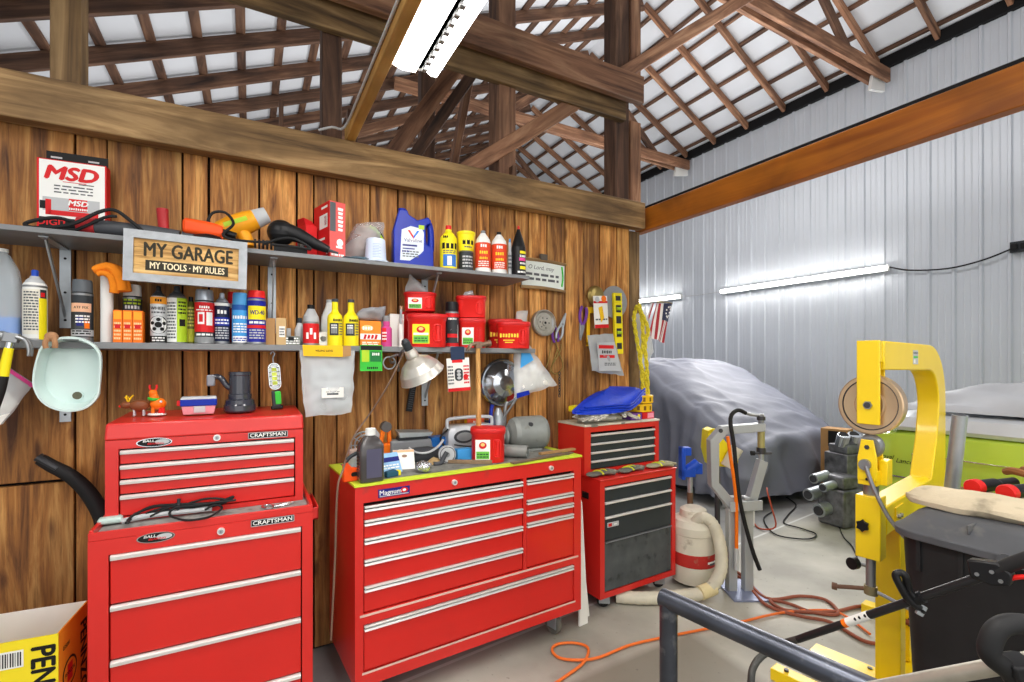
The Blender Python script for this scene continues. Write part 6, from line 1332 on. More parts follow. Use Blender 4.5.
def pliers(lab, u, v, Y, m, s=1.0, ang=0, group=None, cat='pliers', name='hand_tool', jaw=galv):
    p = at(u, v, Y=Y); t = thing(name, lab, cat, p, 0, group); t.rotation_euler = (0, rad(ang), 0)
    for sg in (-1, 1):
        b = MB(); b.tube([(sg*.004*s, 0, 0), (sg*.018*s, 0, .03*s), (sg*.022*s, 0, .07*s), (sg*.014*s, 0, .10*s)], .0085*s, m, 8); b.build('handle', t)
    b = MB(); b.prismY([(-.018*s, .01*s), (.018*s, .01*s), (.014*s, -.03*s), (.004*s, -.085*s), (-.004*s, -.085*s), (-.014*s, -.03*s)], -.006, .006, jaw); b.cyl((0, -.009, -.005*s), (0, .009, -.005*s), .008*s, steel); b.build('jaws', t, bevel=.002); return t
pliers('purple-handled cutter hung on the wall beside the round pulley', 554, 327, 2.655, purple, 1.0, 170)
pliers('silver tool with open loop hung against the purple cutter by the pulley', 562, 325, 2.645, galv, 1.0, 200)
pliers('purple-handled shears with long grey blade, hung left of the yellow square', 582, 325, 2.655, purple, 1.25, 8, jaw=grey)
o = MB(); q = on_wall(556, 340, .02); v_ = lambda u, v: on_wall(u, v, .02)
o.tube([v_(554, 336), v_(558, 350), v_(563, 366), v_(556, 374), v_(551, 368), v_(560, 352), v_(561, 344)], .004, brass, 6); o.tube([v_(552, 340), v_(548, 362), v_(545, 370), v_(549, 374), v_(553, 362), v_(558, 348)], .004, brass, 6); tag(o.build('wire_loop'), 'loops of brass wire hung on the wall below the pulley', 'wire')
ch = thing('chain', 'dark chain hanging on the wall beside the white carrier bag', 'chain', v_(559, 372), 0)
b = MB()
for k in range(9):
    z = -.018*k-.01
    b.tube([(.007*math.cos(a)*(k % 2 == 0)+.0, .007*math.cos(a)*(k % 2)-.006, z+.012*math.sin(a)) for a in [i*pi/4 for i in range(8)]], .0026, darksteel, 6, closed=True, k=2)
b.build('links', ch)
# yellow square, brass disc, carded part
q = on_wall(597, 322, .02)
t = thing('speed_square', 'yellow plastic square frame hung behind the carded part', 'square', (q.x-.03, 2.668, q.z), 0)
b = MB()
for x0, x1, z0, z1 in ((-.055, -.03, -.16, .10), (-.055, .11, -.17, -.14), (-.03, .06, .06, .10)): b.box(x0, x1, -.008, .004, z0, z1, gold)
b.build('frame', t, bevel=.002)
t = thing('brass_disc', 'round olive brass disc hung above the carded part', 'disc', (at(596, 300, Y=2.65).x, 2.66, at(596, 300, Y=2.65).z+.03), 0)
b = MB(RX(pi/2)); b.lathe([(.068, 0), (.070, .01), (.055, .028), (.03, .036), (.001, .038)], brass, n=36); b.build('disc', t, smooth=50)
p = at(601, 312, Y=2.61); t = thing('carded_part', 'white and red carded tool part hung under the brass disc', 'packet', p, 0); t.rotation_euler = (0, rad(-4), 0)
b = MB(); b.box(-.06, .06, 0, .003, -.11, .11, paper); b.build('card', t); l = MB(); l.rectF(-.06, .06, -.001, -.11, -.085, inkred); l.rectF(-.06, .06, -.001, .06, .075, inkred); l.disc(.03, -.0012, .09, .022, .022, orange); l.prism([(-.02, .03), (.01, .04), (.02, -.04), (-.005, -.07)], 0, .006, gold, TR(0, 0, 0) @ FRONT); l.disc(-.03, -.004, .085, .02, .02, lgrey); l.finepr(-.05, .05, -.0013, -.06, -.04, 1, inkgrey); l.build('print', t, smooth=0)
t = thing('sanding_disc', 'grey round sanding disc hung behind the yellow level', 'disc', (at(615, 300, Y=2.66).x, 2.67, at(615, 302, Y=2.66).z), 0)
b = MB(RX(pi/2)); b.lathe([(.012, 0), (.115, 0), (.115, .006), (.012, .006), (.012, 0)], pm('abrasive_grey', (150, 152, 156), .85, 0, .1), n=40, cap=False); b.build('disc', t)
p0, p1 = at(617, 293, Y=2.645), at(620, 354, Y=2.645)
t = thing('spirit_level', 'yellow spirit level with dark windows hung upright on the wall near the post', 'level', ((p0.x+p1.x)/2, 2.645, p1.z), 0); hh = p0.z-p1.z; t.rotation_euler = (0, rad(-2), 0)
b = MB(); b.box(-.036, .036, -.012, .012, 0, hh, yellowp); b.build('body', t, bevel=.003)
for k, (z0, z1) in enumerate(((.08, .18), (.28, .42), (.50, .62), (.68, .80), (.87, .95))):
    b = MB(); b.box(-.022, .022, -.0135, -.011, z0*hh, z1*hh, charcoal)
    if k in (1, 3): b.cyl((-.02, -.0135, (z0+z1)/2*hh), (.02, -.0135, (z0+z1)/2*hh), .011, lime, 12)
    b.build('window', t)
t, L_ = bagbox('pouch', 'grey foil pouch with red and black lettering hung under the carded part', 'pouch', [(592, 371), (624, 376), (613, 334), (588, 335)], 2.60, .04, MATS['grey_film'], .014, 21, 20)
b = MB(); b.prismY([L_(597, 371), L_(619, 371), L_(612, 342), L_(595, 343)], -.024, -.021, lgrey)
q = L_(604, 347); b.rectF(q[0]-.065, q[0]+.065, -.0245, q[1]-.012, q[1]+.012, inkred); q = L_(604.5, 352); b.textF('~HICKOR', .028, inkblack, q[0], -.0245, q[1], .03, .9); q = L_(605, 356.5); b.rectF(q[0]-.065, q[0]+.065, -.0245, q[1]-.010, q[1]+.010, inkred); q = L_(608, 364); b.finepr(q[0]-.05, q[0]+.05, -.0245, q[1]-.012, q[1]+.012, 2, inkgrey); b.build('label', t, smooth=0)
# rope, white bag, flag on the post
ry = pm('yellow_rope', (214, 196, 50), .8, 0, .25, 90); 
t = thing('rope', 'yellow braided rope looped on a nail of the wood post', 'rope', at(638, 305, Y=2.60), 0); c = at(638, 305, Y=2.60)
for k, seq in enumerate((((637, 306), (634, 318), (637, 340), (641, 365), (643, 392)), ((639, 304), (642, 320), (643, 345), (640, 362), (646, 380), (646, 396)), ((636, 306), (641, 312), (648, 330), (645, 345), (647, 370), (648, 396)))):
    b = MB(); pp = smooth_pts([at(u, v, Y=2.58-.012*k)-c for u, v in seq], 10)
    for ph in (0, pi):
        b.tube([p+Vector((.006*math.cos(i*.9+ph), .006*math.sin(i*.9+ph), 0)) for i, p in enumerate(pp)], .010, ry, 7, k=1)
    b.build('strand', t)
t, L_ = bagbox('carrier_bag', 'crumpled white carrier bag hanging behind the yellow rope on the post', 'bag', [(640, 375), (654, 352), (646, 306), (632, 318)], 2.625, .06, MATS['milky_film'], .022, 31, 18)
fl = MB(); f0, f1, f2, f3 = at(656, 303, Y=2.66), at(672, 304, Y=2.66), at(664, 343, Y=2.66), at(649, 338, Y=2.66)
t = thing('flag', 'small striped flag with a dark canton of stars hanging beside the wood post', 'flag', f0, 0)
wr_, wb = pm('flag_red', (178, 52, 60), .8), pm('flag_white', (236, 232, 228), .8); fb = pm('flag_blue', (56, 60, 84), .8)
def fp(u, v):   # u across stripes 0..1, v along 0..1 downwards
    p = f0*(1-u)*(1-v)+f1*u*(1-v)+f2*u*v+f3*(1-u)*v; p = p-f0; p.y += .018*math.sin(u*7+v*2)-.01; return p
b = MB()
for k in range(9):
    b.sheet(lambda a, v: fp((k+a)/9, v), 2, 14, wr_ if k % 2 == 0 else wb)
g = MB(); g.sheet(lambda a, v: fp(.42+.58*a, .46*v)+Vector((0, -.003, 0)), 6, 6, fb)
for i in range(9):
    a_ = 2*pi*i/9; p = fp(.71+.17*math.cos(a_), .23+.14*math.sin(a_))+Vector((0, -.006, 0)); g.ball(p, (.007, .002, .007), wb, 6)
b.build('stripes', t); g.build('canton', t)
b = MB(); b.tube([fp(.0, -.02), fp(.5, -.03), fp(1.02, -.02)], .004, brass, 6); b.build('rod', t)
b = MB(); b.sheet(lambda a, v: fp(-.35*a*(.4+.6*v)-.02, v*.9)+Vector((0, .03, 0)), 5, 10, wr_); b.sheet(lambda a, v: fp(-.35*a*(.4+.6*v)-.1, v*.9)+Vector((0, .035, 0)), 5, 10, wb); b.build('back_fold', t)

# ================================================================ on the wide bench
BZ = .9872
def onb(u, v, z=BZ, back=2.53):
    p = at(u, v, Z=z)
    if p.y > back: p = at(u, v, Y=back); p.z = z
    return p
t = thing('staple_gun', 'orange-red hand staple gun standing at the left front corner of the bench', 'staple gun', onb(351, 481), rad(12))
b = MB(); b.prismY([(-.035, 0), (.035, 0), (.042, .03), (.03, .055), (.0, .06), (-.02, .085), (-.035, .075)], -.012, .012, orangered); b.build('body', t, bevel=.004)
b = MB(); b.prismY(rrect(.028, .018, .008), -.0135, .0135, inkblack, TR(.010, 0, .030)); b.build('grip_opening', t)
b = MB(); b.tube([(-.028, 0, .075), (-.01, 0, .10), (.02, 0, .115), (.045, 0, .118)], .009, charcoal, 10); b.build('lever', t)
p = onb(372, 482); Rw = .052; H = at(372, 429, Y=p.y).z-BZ
t = thing('dark_bottle', 'dark translucent bottle with white cap at the left front of the bench', 'bottle', p+Vector((0, .03, 0)), rad(4))
db = pm('smoky_plastic', (70, 66, 66), .18, 0, .1, coat=.3)
b = MB(); b.loft([[(x, y, z*H) for x, y in rrect(2*Rw*k, 1.3*Rw*k, .014*k, 4)] for k, z in ((.96, 0), (1, .02), (1, .66), (.96, .70), (.62, .82), (.34, .86), (.34, .88))], db); 
for k in range(9): b.box(-Rw-.002, -Rw+.004, -.02, .02, (.08+.06*k)*H, (.11+.06*k)*H, db)
b.build('bottle_body', t, smooth=50)
b = MB(); b.prismY([(-.5*Rw, .08*H), (.75*Rw, .08*H), (.75*Rw, .62*H), (-.5*Rw, .62*H)], -.655*Rw-.0012, -.6*Rw, pm('bottle_label_slate', (84, 82, 104), .35)); b.build('label', t)
b = MB(); b.lathe([(.021, .87*H), (.021, .995*H), (.018, H)], white, n=20); b.build('cap', t)
t = thing('glass_jar', 'small clear jar with a pinkish lid behind the orange staple gun', 'jar', onb(356, 470), 0)
b = MB(); b.lathe([(.036, 0), (.038, .01), (.038, .065), (.030, .075)], glassy, n=24); b.build('jar', t); b = MB(); b.lathe([(.033, .075), (.033, .095), (.030, .098)], pm('pinkish_lid', (196, 176, 166), .5), n=24); b.build('lid', t)
t = thing('guarded_wheel', 'bright wire-guarded wheel with a pale plate behind the dark bottle', 'wheel', onb(366, 452)+Vector((0, .03, .085)), rad(-10))
b = MB(RX(pi/2)); 
for r_ in (.068, .05, .032): b.tube([(r_*math.cos(a), r_*math.sin(a), .01) for a in [i*pi/8 for i in range(16)]], .0045, galv, 6, closed=True, k=2)
for i in range(10): b.bar((0, 0, .012), (.068*math.cos(i*pi/5), .068*math.sin(i*pi/5), .012), .005, .004, galv)
b.cyl((0, 0, 0), (0, 0, .02), .016, darksteel); b.build('guard', t)
b = MB(); b.prismY([(.03, -.075), (.075, -.075), (.075, .05), (.05, .085), (.025, .08)], .01, .016, lgrey); b.build('plate', t)
t = thing('orange_clamp', 'orange two-pronged clamp with a grey round knob standing behind the dark bottle', 'clamp', onb(386, 460)+Vector((0, .02, 0.0)), 0)
b = MB(); b.box(-.038, .038, -.025, .025, .0, .085, orange); b.prismY([(-.034, .085), (-.014, .085), (.0, .155), (-.022, .155)], -.014, .014, orange); b.prismY([(.012, .085), (.034, .085), (.028, .16), (.010, .16)], -.014, .014, orange); b.build('body', t, bevel=.005)
b = MB(); b.cyl((.004, -.02, .172), (.004, .02, .172), .027, pm('knob_grey', (96, 92, 90), .5), 20); b.build('knob', t, bevel=.004)
t = thing('packet', 'light blue packet with a navy stripe leaning by the dark bottle', 'packet', onb(393, 473), rad(14))
b = MB(RX(rad(-32))); b.box(-.05, .05, 0, .022, 0, .10, pm('light_blue_card', (150, 196, 236), .6)); b.rectF(-.05, .05, -.0008, .055, .078, navy); b.finepr(-.04, .04, -.0008, .02, .045, 2, inkwhite); b.build('box', t)
t = thing('card', 'white card with an orange top edge lying beside the light blue packet', 'card', onb(407, 470)+Vector((0, .02, 0)), rad(-10))
b = MB(RX(rad(-38))); b.box(-.055, .045, 0, .004, 0, .105, paper); b.rectF(-.055, .045, -.0006, .09, .103, pm('card_peach', (232, 186, 140), .6)); b.disc(-.002, -.0006, .07, .013, .008, pm('card_motif', (150, 120, 100), .6)); b.build('sheet', t)
t = thing('tape_measure', 'small blue and yellow tape measure lying below the light blue packet', 'tape measure', onb(392, 477)+Vector((0, .01, 0)), rad(20))
b = MB(); b.prismY([(-.03, 0), (.03, 0), (.03, .02), (.015, .03), (-.03, .026)], -.014, .014, pm('teal_case', (40, 84, 110), .5)); b.build('case', t, bevel=.004); b = MB(); b.box(.030, .044, -.012, .012, .0, .024, yellowp); b.build('yellow_end', t, bevel=.003)
o = MB(); q = onb(425, 473)+Vector((0, .02, .027)); 
o.lathe([(max(1e-5, .036*math.sin(pi*i/12)), -.026*math.cos(pi*i/12)) for i in range(13)], pm('crumpled_foil', (206, 208, 212), .2, .9, .2, 40, bump=1, bscale=70), TR(*q), 24)
o.v = [v+Vector(((noise.noise(v*60))*.006, noise.noise(v*60+Vector((9, 0, 0)))*.006, noise.noise(v*60+Vector((0, 9, 0)))*.006)) for v in o.v]; tag(o.build('foil_ball', smooth=20), 'crumpled silver foil ball on the middle of the bench', 'foil')
t = thing('belt_sander', 'grey metal tray stacked on a long grey power tool at the bench back', 'power tool', onb(412, 452)+Vector((0, .0, 0.0)), rad(-2))
b = MB(); b.hexa([(-.12, -.03, 0), (.12, -.03, 0), (-.12, .06, 0), (.12, .06, 0), (-.12, -.03, .10), (.10, -.03, .10), (-.11, .06, .10), (.09, .06, .10)], grey); b.build('body', t, bevel=.012)
b = MB(); b.hexa([(-.075, -.045, .115), (.09, -.045, .115), (-.07, .05, .115), (.085, .05, .115), (-.085, -.045, .145), (.105, -.045, .135), (-.08, .05, .15), (.10, .05, .14)], pm('tray_grey', (166, 172, 172), .4, .4, .12, 20)); b.box(-.08, .08, -.03, .03, .10, .116, charcoal); b.build('tray', t, bevel=.003)
t = thing('sanding_machine', 'dark sander with a pale curved strap lying in front of the grey tray', 'power tool', Vector((onb(420, 460).x, 2.42, BZ)), rad(4))
b = MB(); b.loft([[(x, y*k, z*k+.035) for y, z in rrect(.10, .07, .03, 4)] for x, k in ((-.10, .5), (-.08, .95), (.04, 1.0), (.09, .7))], dgrey); b.build('body', t, smooth=60)
b = MB(); b.tube([(-.09, -.055, .085), (-.05, -.06, .058), (.01, -.06, .052), (.07, -.055, .078), (.10, -.05, .11)], .009, lgrey, 10, flat=.6); b.build('strap', t)
b = MB(); b.ball((-.12, -.02, .045), (.03, .03, .03), lgrey); b.tube([(-.14, -.02, .05), (-.18, -.03, .02), (-.2, .0, .005)], .007, black2, 8); b.build('end_knob', t)
t = thing('toolbox', 'blue plastic box with a black cord loop, left of the silver radio', 'box', onb(440, 452)+Vector((0, .02, 0)), rad(2))
b = MB(); b.box(-.055, .06, -.03, .05, 0, .10, pm('bench_blue', (36, 110, 190), .4)); b.box(-.055, .06, -.032, .052, .078, .086, pm('bench_blue', (36, 110, 190))); b.build('box', t, bevel=.006)
b = MB(); b.tube([(.04, -.04, .14), (-.01, -.05, .10), (.02, -.06, .04), (.07, -.07, .01), (.12, -.08, .003)], .006, black2, 8); b.build('cord', t)
t = thing('portable_radio', 'silver portable radio with a carrying handle and oval speaker, behind the red tub', 'radio', onb(470, 452, back=2.53), rad(1))
sil = pm('radio_silver', (212, 214, 218), .3, .25, .04)
b = MB(); b.loft([[(x, y, z) for x, z in [(a*k, (c-.075)*k+.085) for a, c in [(px, py+.075) for px, py in rrect(.30, .15, .05, 6)]]] for y, k in ((-.055, .90), (-.045, 1.0), (.045, 1.0), (.055, .92))], sil); b.build('case', t, smooth=50)
b = MB(); b.tube([(-.135, 0, .12), (-.14, 0, .175), (-.12, 0, .195), (.0, 0, .20), (.12, 0, .195), (.14, 0, .175), (.135, 0, .12)], .010, sil, 10); b.build('handle', t)
b = MB()
for x in (-.06, .09): b.prism([(x+.062*math.cos(2*pi*i/24), .10+.036*math.sin(2*pi*i/24)) for i in range(24)], .055, .060, dgrey, FRONT); b.prism([(x+.048*math.cos(2*pi*i/24), .10+.024*math.sin(2*pi*i/24)) for i in range(24)], .060, .063, galv, FRONT)
b.build('speaker', t, bevel=.001); b = MB(); b.tube([(-.12, -.057, .06), (-.04, -.058, .045), (.05, -.058, .045), (.12, -.057, .06)], .004, dgrey, 6); b.build('trim_line', t)
t = thing('caster_wheel', 'pale caster wheel with a grey curved arm standing before the silver radio', 'wheel', onb(447, 463), rad(-8))
b = MB(TR(0, 0, .045) @ RX(pi/2)); b.lathe([(.012, -.012), (.036, -.014), (.044, -.012), (.045, 0), (.044, .012), (.036, .014), (.012, .012)], lgrey, n=28); b.cyl((0, 0, -.016), (0, 0, .018), .012, steel); b.lathe([(.036, .0145), (.038, .016), (.040, .0145)], darksteel, n=28, cap=False); b.build('wheel', t)
b = MB(); b.tube([(-.005, -.022, .06), (-.025, -.025, .03), (-.04, -.03, .008), (-.075, -.03, .006)], .012, dgrey, 10); b.build('arm', t)
t = thing('small_box', 'bright blue little box beside the caster wheel, left of the red tub', 'box', onb(463, 460)+Vector((0, -.01, 0)), 0)
b = MB(); b.box(-.042, .04, -.02, .03, 0, .062, cyanb); b.build('box', t, bevel=.003)
coffee('red tub with a green label standing at the bench front', 488, 34, 427, 463, 2.27, BZ, 1, group='red coffee tubs on the bench')
t = thing('electric_motor', 'grey cylindrical electric motor lying at the right end of the bench', 'motor', Vector((1.42, 2.45, BZ)), rad(-8))
mm = pm('motor_grey', (142, 146, 142), .5, .25, .12, 10, dirt=((110, 100, 88), 14, .64))
b = MB(TR(0, 0, .098) @ RY(pi/2)); b.lathe([(.03, -.11), (.055, -.105), (.085, -.085), (.095, -.06), (.098, .04), (.098, .10), (.085, .12), (.05, .125)], mm, n=36); b.cyl((-.098*.6, -.07, 0), (-.098*.6, -.09, 0), .012, darksteel, 8); b.build('motor_body', t, smooth=40)
b = MB(TR(0, 0, .085) @ RY(pi/2)); b.lathe([(.01, -.16), (.046, -.158), (.050, -.15), (.036, -.143), (.036, -.137), (.052, -.13), (.052, -.118), (.03, -.11)], mm, n=30); b.build('pulley', t)
b = MB(); b.box(-.06, .08, -.07, .07, 0, .012, mm); b.build('foot', t, bevel=.003)
o = MB(); p = onb(517, 458)+Vector((0, .02, .034)); n_ = 24; d = Vector((.70, -.71, 0)).normalized()
X = d.to_track_quat('Z', 'Y').to_matrix().to_4x4(); X.translation = p
o.lathe([(.033, -.075), (.033, .07), (.027, .07), (.027, -.06), (.001, -.06)], mm, X, 28, cap=False); tag(o.build('pipe_stub'), 'short grey pipe stub lying open end to the right before the motor', 'pipe')
def stick(name, lab, cat, a, c, w, h, m, z=BZ):
    b = MB(); p, q = onb(*a)+Vector((0, 0, h/2)), onb(*c)+Vector((0, 0, h/2)); b.bar(p, q, w, h, m); return tag(b.build(name, bevel=.002), lab, cat)
stick('wood_offcut', 'brown wooden stick lying in front of the red tub on the bench', 'wood', (446, 463), (492, 464), .022, .018, pm('old_stick', (142, 118, 92), .8, 0, .15, 20))
stick('flat_bar', 'flat rusty bar lying along the right front of the bench', 'bar', (512, 464), (572, 453), .03, .008, pm('rusty_flat', (126, 104, 86), .6, .4, .25, 20))
stick('wood_offcut', 'thin brown slat lying at the right end of the bench by the red chest', 'wood', (540, 455), (574, 450), .03, .012, brown)
t = thing('small_box', 'small orange and red printed box standing behind the wooden hammer', 'box', Vector((1.17, 2.625, BZ)), 0)
b = MB(); b.box(-.055, .055, -.02, .02, 0, .185, gold); b.rectF(-.055, .055, -.0205, .13, .185, pm('carton_red_orange', (226, 92, 54), .6)); b.textF('~BULB', .024, inkwhite, .01, -.0212, .157, .02); b.rectF(-.05, .05, -.0207, .05, .07, inkred); b.build('carton', t)
t = thing('shop_cloth', 'scrap of tan cloth on the bench beside the foil ball', 'cloth', onb(434, 464), 0)
b = MB(); b.sheet(lambda u, v: ((u-.5)*.08, (v-.5)*.06, .004+.03*math.sin(pi*u)*math.sin(pi*v)+.004*noise.noise(Vector((u*9, v*9, 1)))), 14, 12, pm('tan_scrap', (176, 148, 104), .9)); b.build('cloth', t)

# ================================================================ on the left red chest
CZ = .9145+.3715
def onc(u, v, y=2.40): p = at(u, v, Y=y); return Vector((p.x, y, CZ))
t = thing('deer_figurine', 'small brown nodding deer figurine with red nose and yellow antlers on the chest', 'figurine', onc(137, 412), 0)
bd = pm('deer_brown', (128, 72, 42), .35)
b = MB(); b.ball((.008, 0, .040), (.034, .022, .024), bd, 18); b.build('body', t)
b = MB(); b.ball((-.034, 0, .044), (.020, .015, .015), bd, 16); b.build('head', t); b = MB(); b.ball((-.053, 0, .040), (.0055, .0055, .0055), redp, 10); b.build('nose', t)
b = MB(); 
for sg in (-1, 1): b.tube([(-.028, .004*sg, .056), (-.026+.006*sg, .006*sg, .072), (-.022+.01*sg, .006*sg, .082)], .003, gold, 6); b.tube([(-.027+.003*sg, .005*sg, .066), (-.034+.004*sg, .005*sg, .076)], .0025, gold, 6, k=1)
b.build('antlers', t)
for x in (-.008, .022):
    for y in (-.01, .01):
        b = MB(); b.cyl((x, y, 0), (x, y, .026), .0032, lgrey, 8); b.build('leg', t)
t = thing('deer_figurine', 'upright orange deer figurine with a green scarf on white base, on the chest', 'figurine', onc(157, 412), 0)
b = MB(); b.lathe([(.030, 0), (.032, .003), (.028, .008)], white, n=22); b.build('base', t)
b = MB(); b.ball((.004, 0, .045), (.028, .024, .024), orange, 18); b.tube([(-.004, -.002, .055), (-.010, -.004, .078), (-.012, -.006, .086)], [.017, .013], orange, 12); b.build('body', t)
b = MB(); b.ball((-.012, -.006, .090), (.015, .013, .013), orange, 16); b.build('head', t)
b = MB(); b.tube([(-.026, 0, .068), (-.012, -.02, .064), (.006, -.004, .064), (-.008, .016, .068)], .006, green, 8, closed=True); b.build('scarf', t)
b = MB()
for sg in (-1, 1): b.tube([(-.012+.006*sg, -.004, .098), (-.012+.012*sg, -.004, .112), (-.012+.010*sg, -.004, .122)], .004, redp, 6)
b.build('antlers', t)
for x in (-.012, .012, .022):
    b = MB(); b.cyl((x, -.012, .006), (x, -.010, .03), .006, redp if x > 0 else orange, 8); b.build('leg', t)
b = MB(); b.ball((.016, -.022, .055), (.005, .004, .005), white, 8); b.build('patch', t)
p = onc(200, 412, 2.37)
t = thing('parts_box', 'small box of pink bits with a blue lid, on the left red chest', 'box', p, rad(2))
b = MB(); b.hexa([(-.056, -.03, 0), (.05, -.03, 0), (-.056, .03, 0), (.05, .03, 0), (-.062, -.034, .035), (.056, -.034, .035), (-.062, .034, .035), (.056, .034, .035)], pm('pink_clear', (226, 150, 160), .25, 0, .1, 30)); b.build('tray', t, bevel=.003)
b = MB(); b.box(-.066, .060, -.037, .037, .035, .062, blue); b.build('lid', t, bevel=.003)
b = MB(); b.hexa([(-.066, -.037, .062), (.060, -.037, .062), (-.066, .037, .062), (.060, .037, .062), (-.062, -.03, .072), (.056, -.03, .072), (-.062, .03, .072), (.056, .03, .072)], lgrey); b.build('clear_top', t, bevel=.002)
b = MB(); b.box(-.078, -.064, -.02, .005, .036, .058, redp); b.build('latch', t, bevel=.003); b = MB(); b.box(-.02, .02, -.0385, -.034, .008, .034, lgrey); b.build('front_clip', t, bevel=.002)
p = onc(240, 410, 2.40)
t = thing('lantern', 'dark grey lantern torch with a curved handle to the left, on the chest', 'lantern', p, 0)
smk = pm('smoked_plastic', (50, 52, 62), .15, 0, .1, coat=.4)
b = MB(); b.lathe([(.058, 0), (.062, .006), (.062, .028), (.058, .034), (.056, .05), (.046, .056)], smk, n=30); b.build('base', t)
b = MB(); b.lathe([(.046, .056), (.046, .075), (.042, .078), (.042, .155), (.044, .158), (.044, .17), (.040, .172)], smk, n=30); b.build('lamp_body', t)
b = MB(); b.tube([(-.035, 0, .10), (-.052, 0, .115), (-.068, 0, .142), (-.085, 0, .152), (-.105, 0, .145)], .015, smk, 12, flat=.8); b.build('handle', t); b = MB(); b.box(-.122, -.092, -.018, .018, .112, .160, pm('handle_grey', (140, 142, 150), .4)); b.build('handle_end', t, bevel=.006)
p = onc(277, 408, 2.44); hh = at(277, 352, Y=2.44).z-CZ
t = thing('work_light', 'green and black inspection light with a caged oval lamp standing on the chest', 'lamp', p, 0); t.rotation_euler = (0, rad(-4), 0)
b = MB(); b.box(-.024, .026, -.014, .014, 0, .016, black); b.box(-.018, .018, -.012, .012, .01, .085, charcoal); b.build('grip', t, bevel=.005); b = MB(); b.box(-.004, .020, -.0145, -.010, .022, .080, green); b.build('green_inlay', t, bevel=.003)
b = MB(); b.prism(rrect(.048, .12, .023), -.012, .008, pm('lamp_chrome', (198, 202, 204), .2, .5), TR(0, 0, .15) @ FRONT); b.build('lamp_housing', t, bevel=.003)
b = MB(); b.prism(rrect(.020, .085, .009), .008, .012, pm('led_strip', (216, 232, 92), .3), TR(0, 0, .15) @ FRONT); b.build('led_strip', t)
b = MB(TR(0, -.012, .15))
b.tube([(x, -.002, z) for x, z in rrect(.046, .118, .022, 3)], .0028, chrome, 6, k=1, closed=True)
for z in (-.04, -.02, 0, .02, .04): b.tube([(-.023, -.0, z), (-.012, -.012, z), (.012, -.012, z), (.023, 0, z)], .0022, chrome, 6)
b.build('cage', t); b = MB(); b.tube([(0, 0, .21), (0, 0, .235), (.008, 0, .25), (.0, 0, .262), (-.01, 0, .25)], .0035, steel, 6); b.build('hook', t)

# in the tray of the lower left cabinet
TZ = .915
def ont(u, v):
    p = at(u, v, Z=TZ)
    return at(u, v, Y=2.203) if p.y > 2.203 else p
t = thing('soap_bar', 'small pale green bar at the left end of the cabinet tray', 'soap', ont(108, 524)+Vector((.005, .01, 0)), rad(4))
b = MB(); b.box(-.035, .035, -.022, .022, 0, .022, pm('mint_soap', (190, 214, 206), .5)); b.build('bar', t, bevel=.008)
o = MB(); o.tube([ont(u, v)+Vector((0, 0, .010+.008*(i % 3))) for i, (u, v) in enumerate(((126, 526), (135, 519), (160, 513), (190, 510), (225, 506), (233, 503), (215, 505), (180, 509), (150, 514), (132, 521), (128, 528)))], .0045, black2, 8, k=6); o.tube([ont(u, v)+Vector((0, 0, .016)) for u, v in ((150, 521), (175, 510), (200, 513), (228, 505), (205, 503), (170, 514), (146, 518), (180, 507)) ], .0042, black2, 8, k=6); o.tube([ont(u, v)+Vector((0, -.008, .018)) for u, v in ((205, 514), (215, 509), (222, 512), (212, 520), (196, 524), (182, 524), (170, 519), (176, 512), (200, 509), (236, 504))], .0042, black2, 8, k=6); tag(o.build('test_lead'), 'tangle of thin black leads lying in the cabinet tray', 'lead')
o = MB(); o.tube([ont(u, v)+Vector((0, 0, .006)) for u, v in ((122, 523), (150, 517), (185, 513), (212, 510))], .010, lgrey, 8, k=5); tag(o.build('plastic_tube'), 'pale grey tube lying under the black leads in the cabinet tray', 'tube')
o = MB(); o.cyl(ont(178, 512)+Vector((0, 0, .004)), ont(179, 508)+Vector((0, 0, .035)), .006, darksteel, 10); tag(o.build('bolt'), 'little dark upright bolt among the black leads', 'bolt')
o = MB(); o.tube([ont(u, v)+Vector((0, 0, .005)) for u, v in ((262, 508), (268, 506), (274, 507), (270, 510))], .004, chrome, 8, closed=True); o.tube([ont(u, v)+Vector((0, 0, .006)) for u, v in ((274, 508), (284, 506), (293, 504))], .005, chrome, 8); tag(o.build('ring_spanner'), 'small chrome ring tool at the right of the cabinet tray', 'tool')

# ================================================================ on the red and black chests
RZ_ = .800+.313
def onr(u, v, z=RZ_): return at(u, v, Z=z)
t = thing('rope_bundle', 'tangled bundle of white rope and rags lying on the red chest', 'rope', Vector((1.98, 2.50, RZ_)), rad(2))
rr2 = random.Random(5); wrp = pm('white_rope', (214, 210, 196), .9, 0, .12, 30)
b = MB(); b.pillow([(-.15, .0), (.22, .0), (.18, .05), (-.10, .06)], .20, pm('rag_pile', (200, 198, 186), .9, 0, .12, 14), wr=.03, seed=14, nu=18, nv=14); b.build('rag_core', t)
b = MB()
for k in range(60):
    x, y = rr2.uniform(-.16, .25), rr2.uniform(-.125, .03); pts = []
    for i in range(5):
        xx = x+rr2.uniform(-.07, .07); yy = y+rr2.uniform(-.03, .03); zz = max(.008, .105*math.exp(-((xx-.03)/.20)**2)*max(0, 1-((yy+.02)/.17)**2)+rr2.uniform(-.012, .014)); pts.append((xx, yy, zz))
    b.tube(pts, .0055, wrp, 6, k=4)
b.build('strands', t)
t = thing('cardboard_piece', 'grey crumpled card at the left end of the red chest top', 'card', onr(563, 418)+Vector((0, .06, 0)), rad(12))
b = MB(); b.hexa([(-.045, -.04, 0), (.06, -.05, 0), (-.045, .06, 0), (.06, .05, 0), (-.05, -.02, .06), (.05, -.03, .025), (-.04, .07, .065), (.055, .06, .04)], pm('grey_card', (172, 170, 160), .8, 0, .1, 20)); b.build('card', t, bevel=.003)
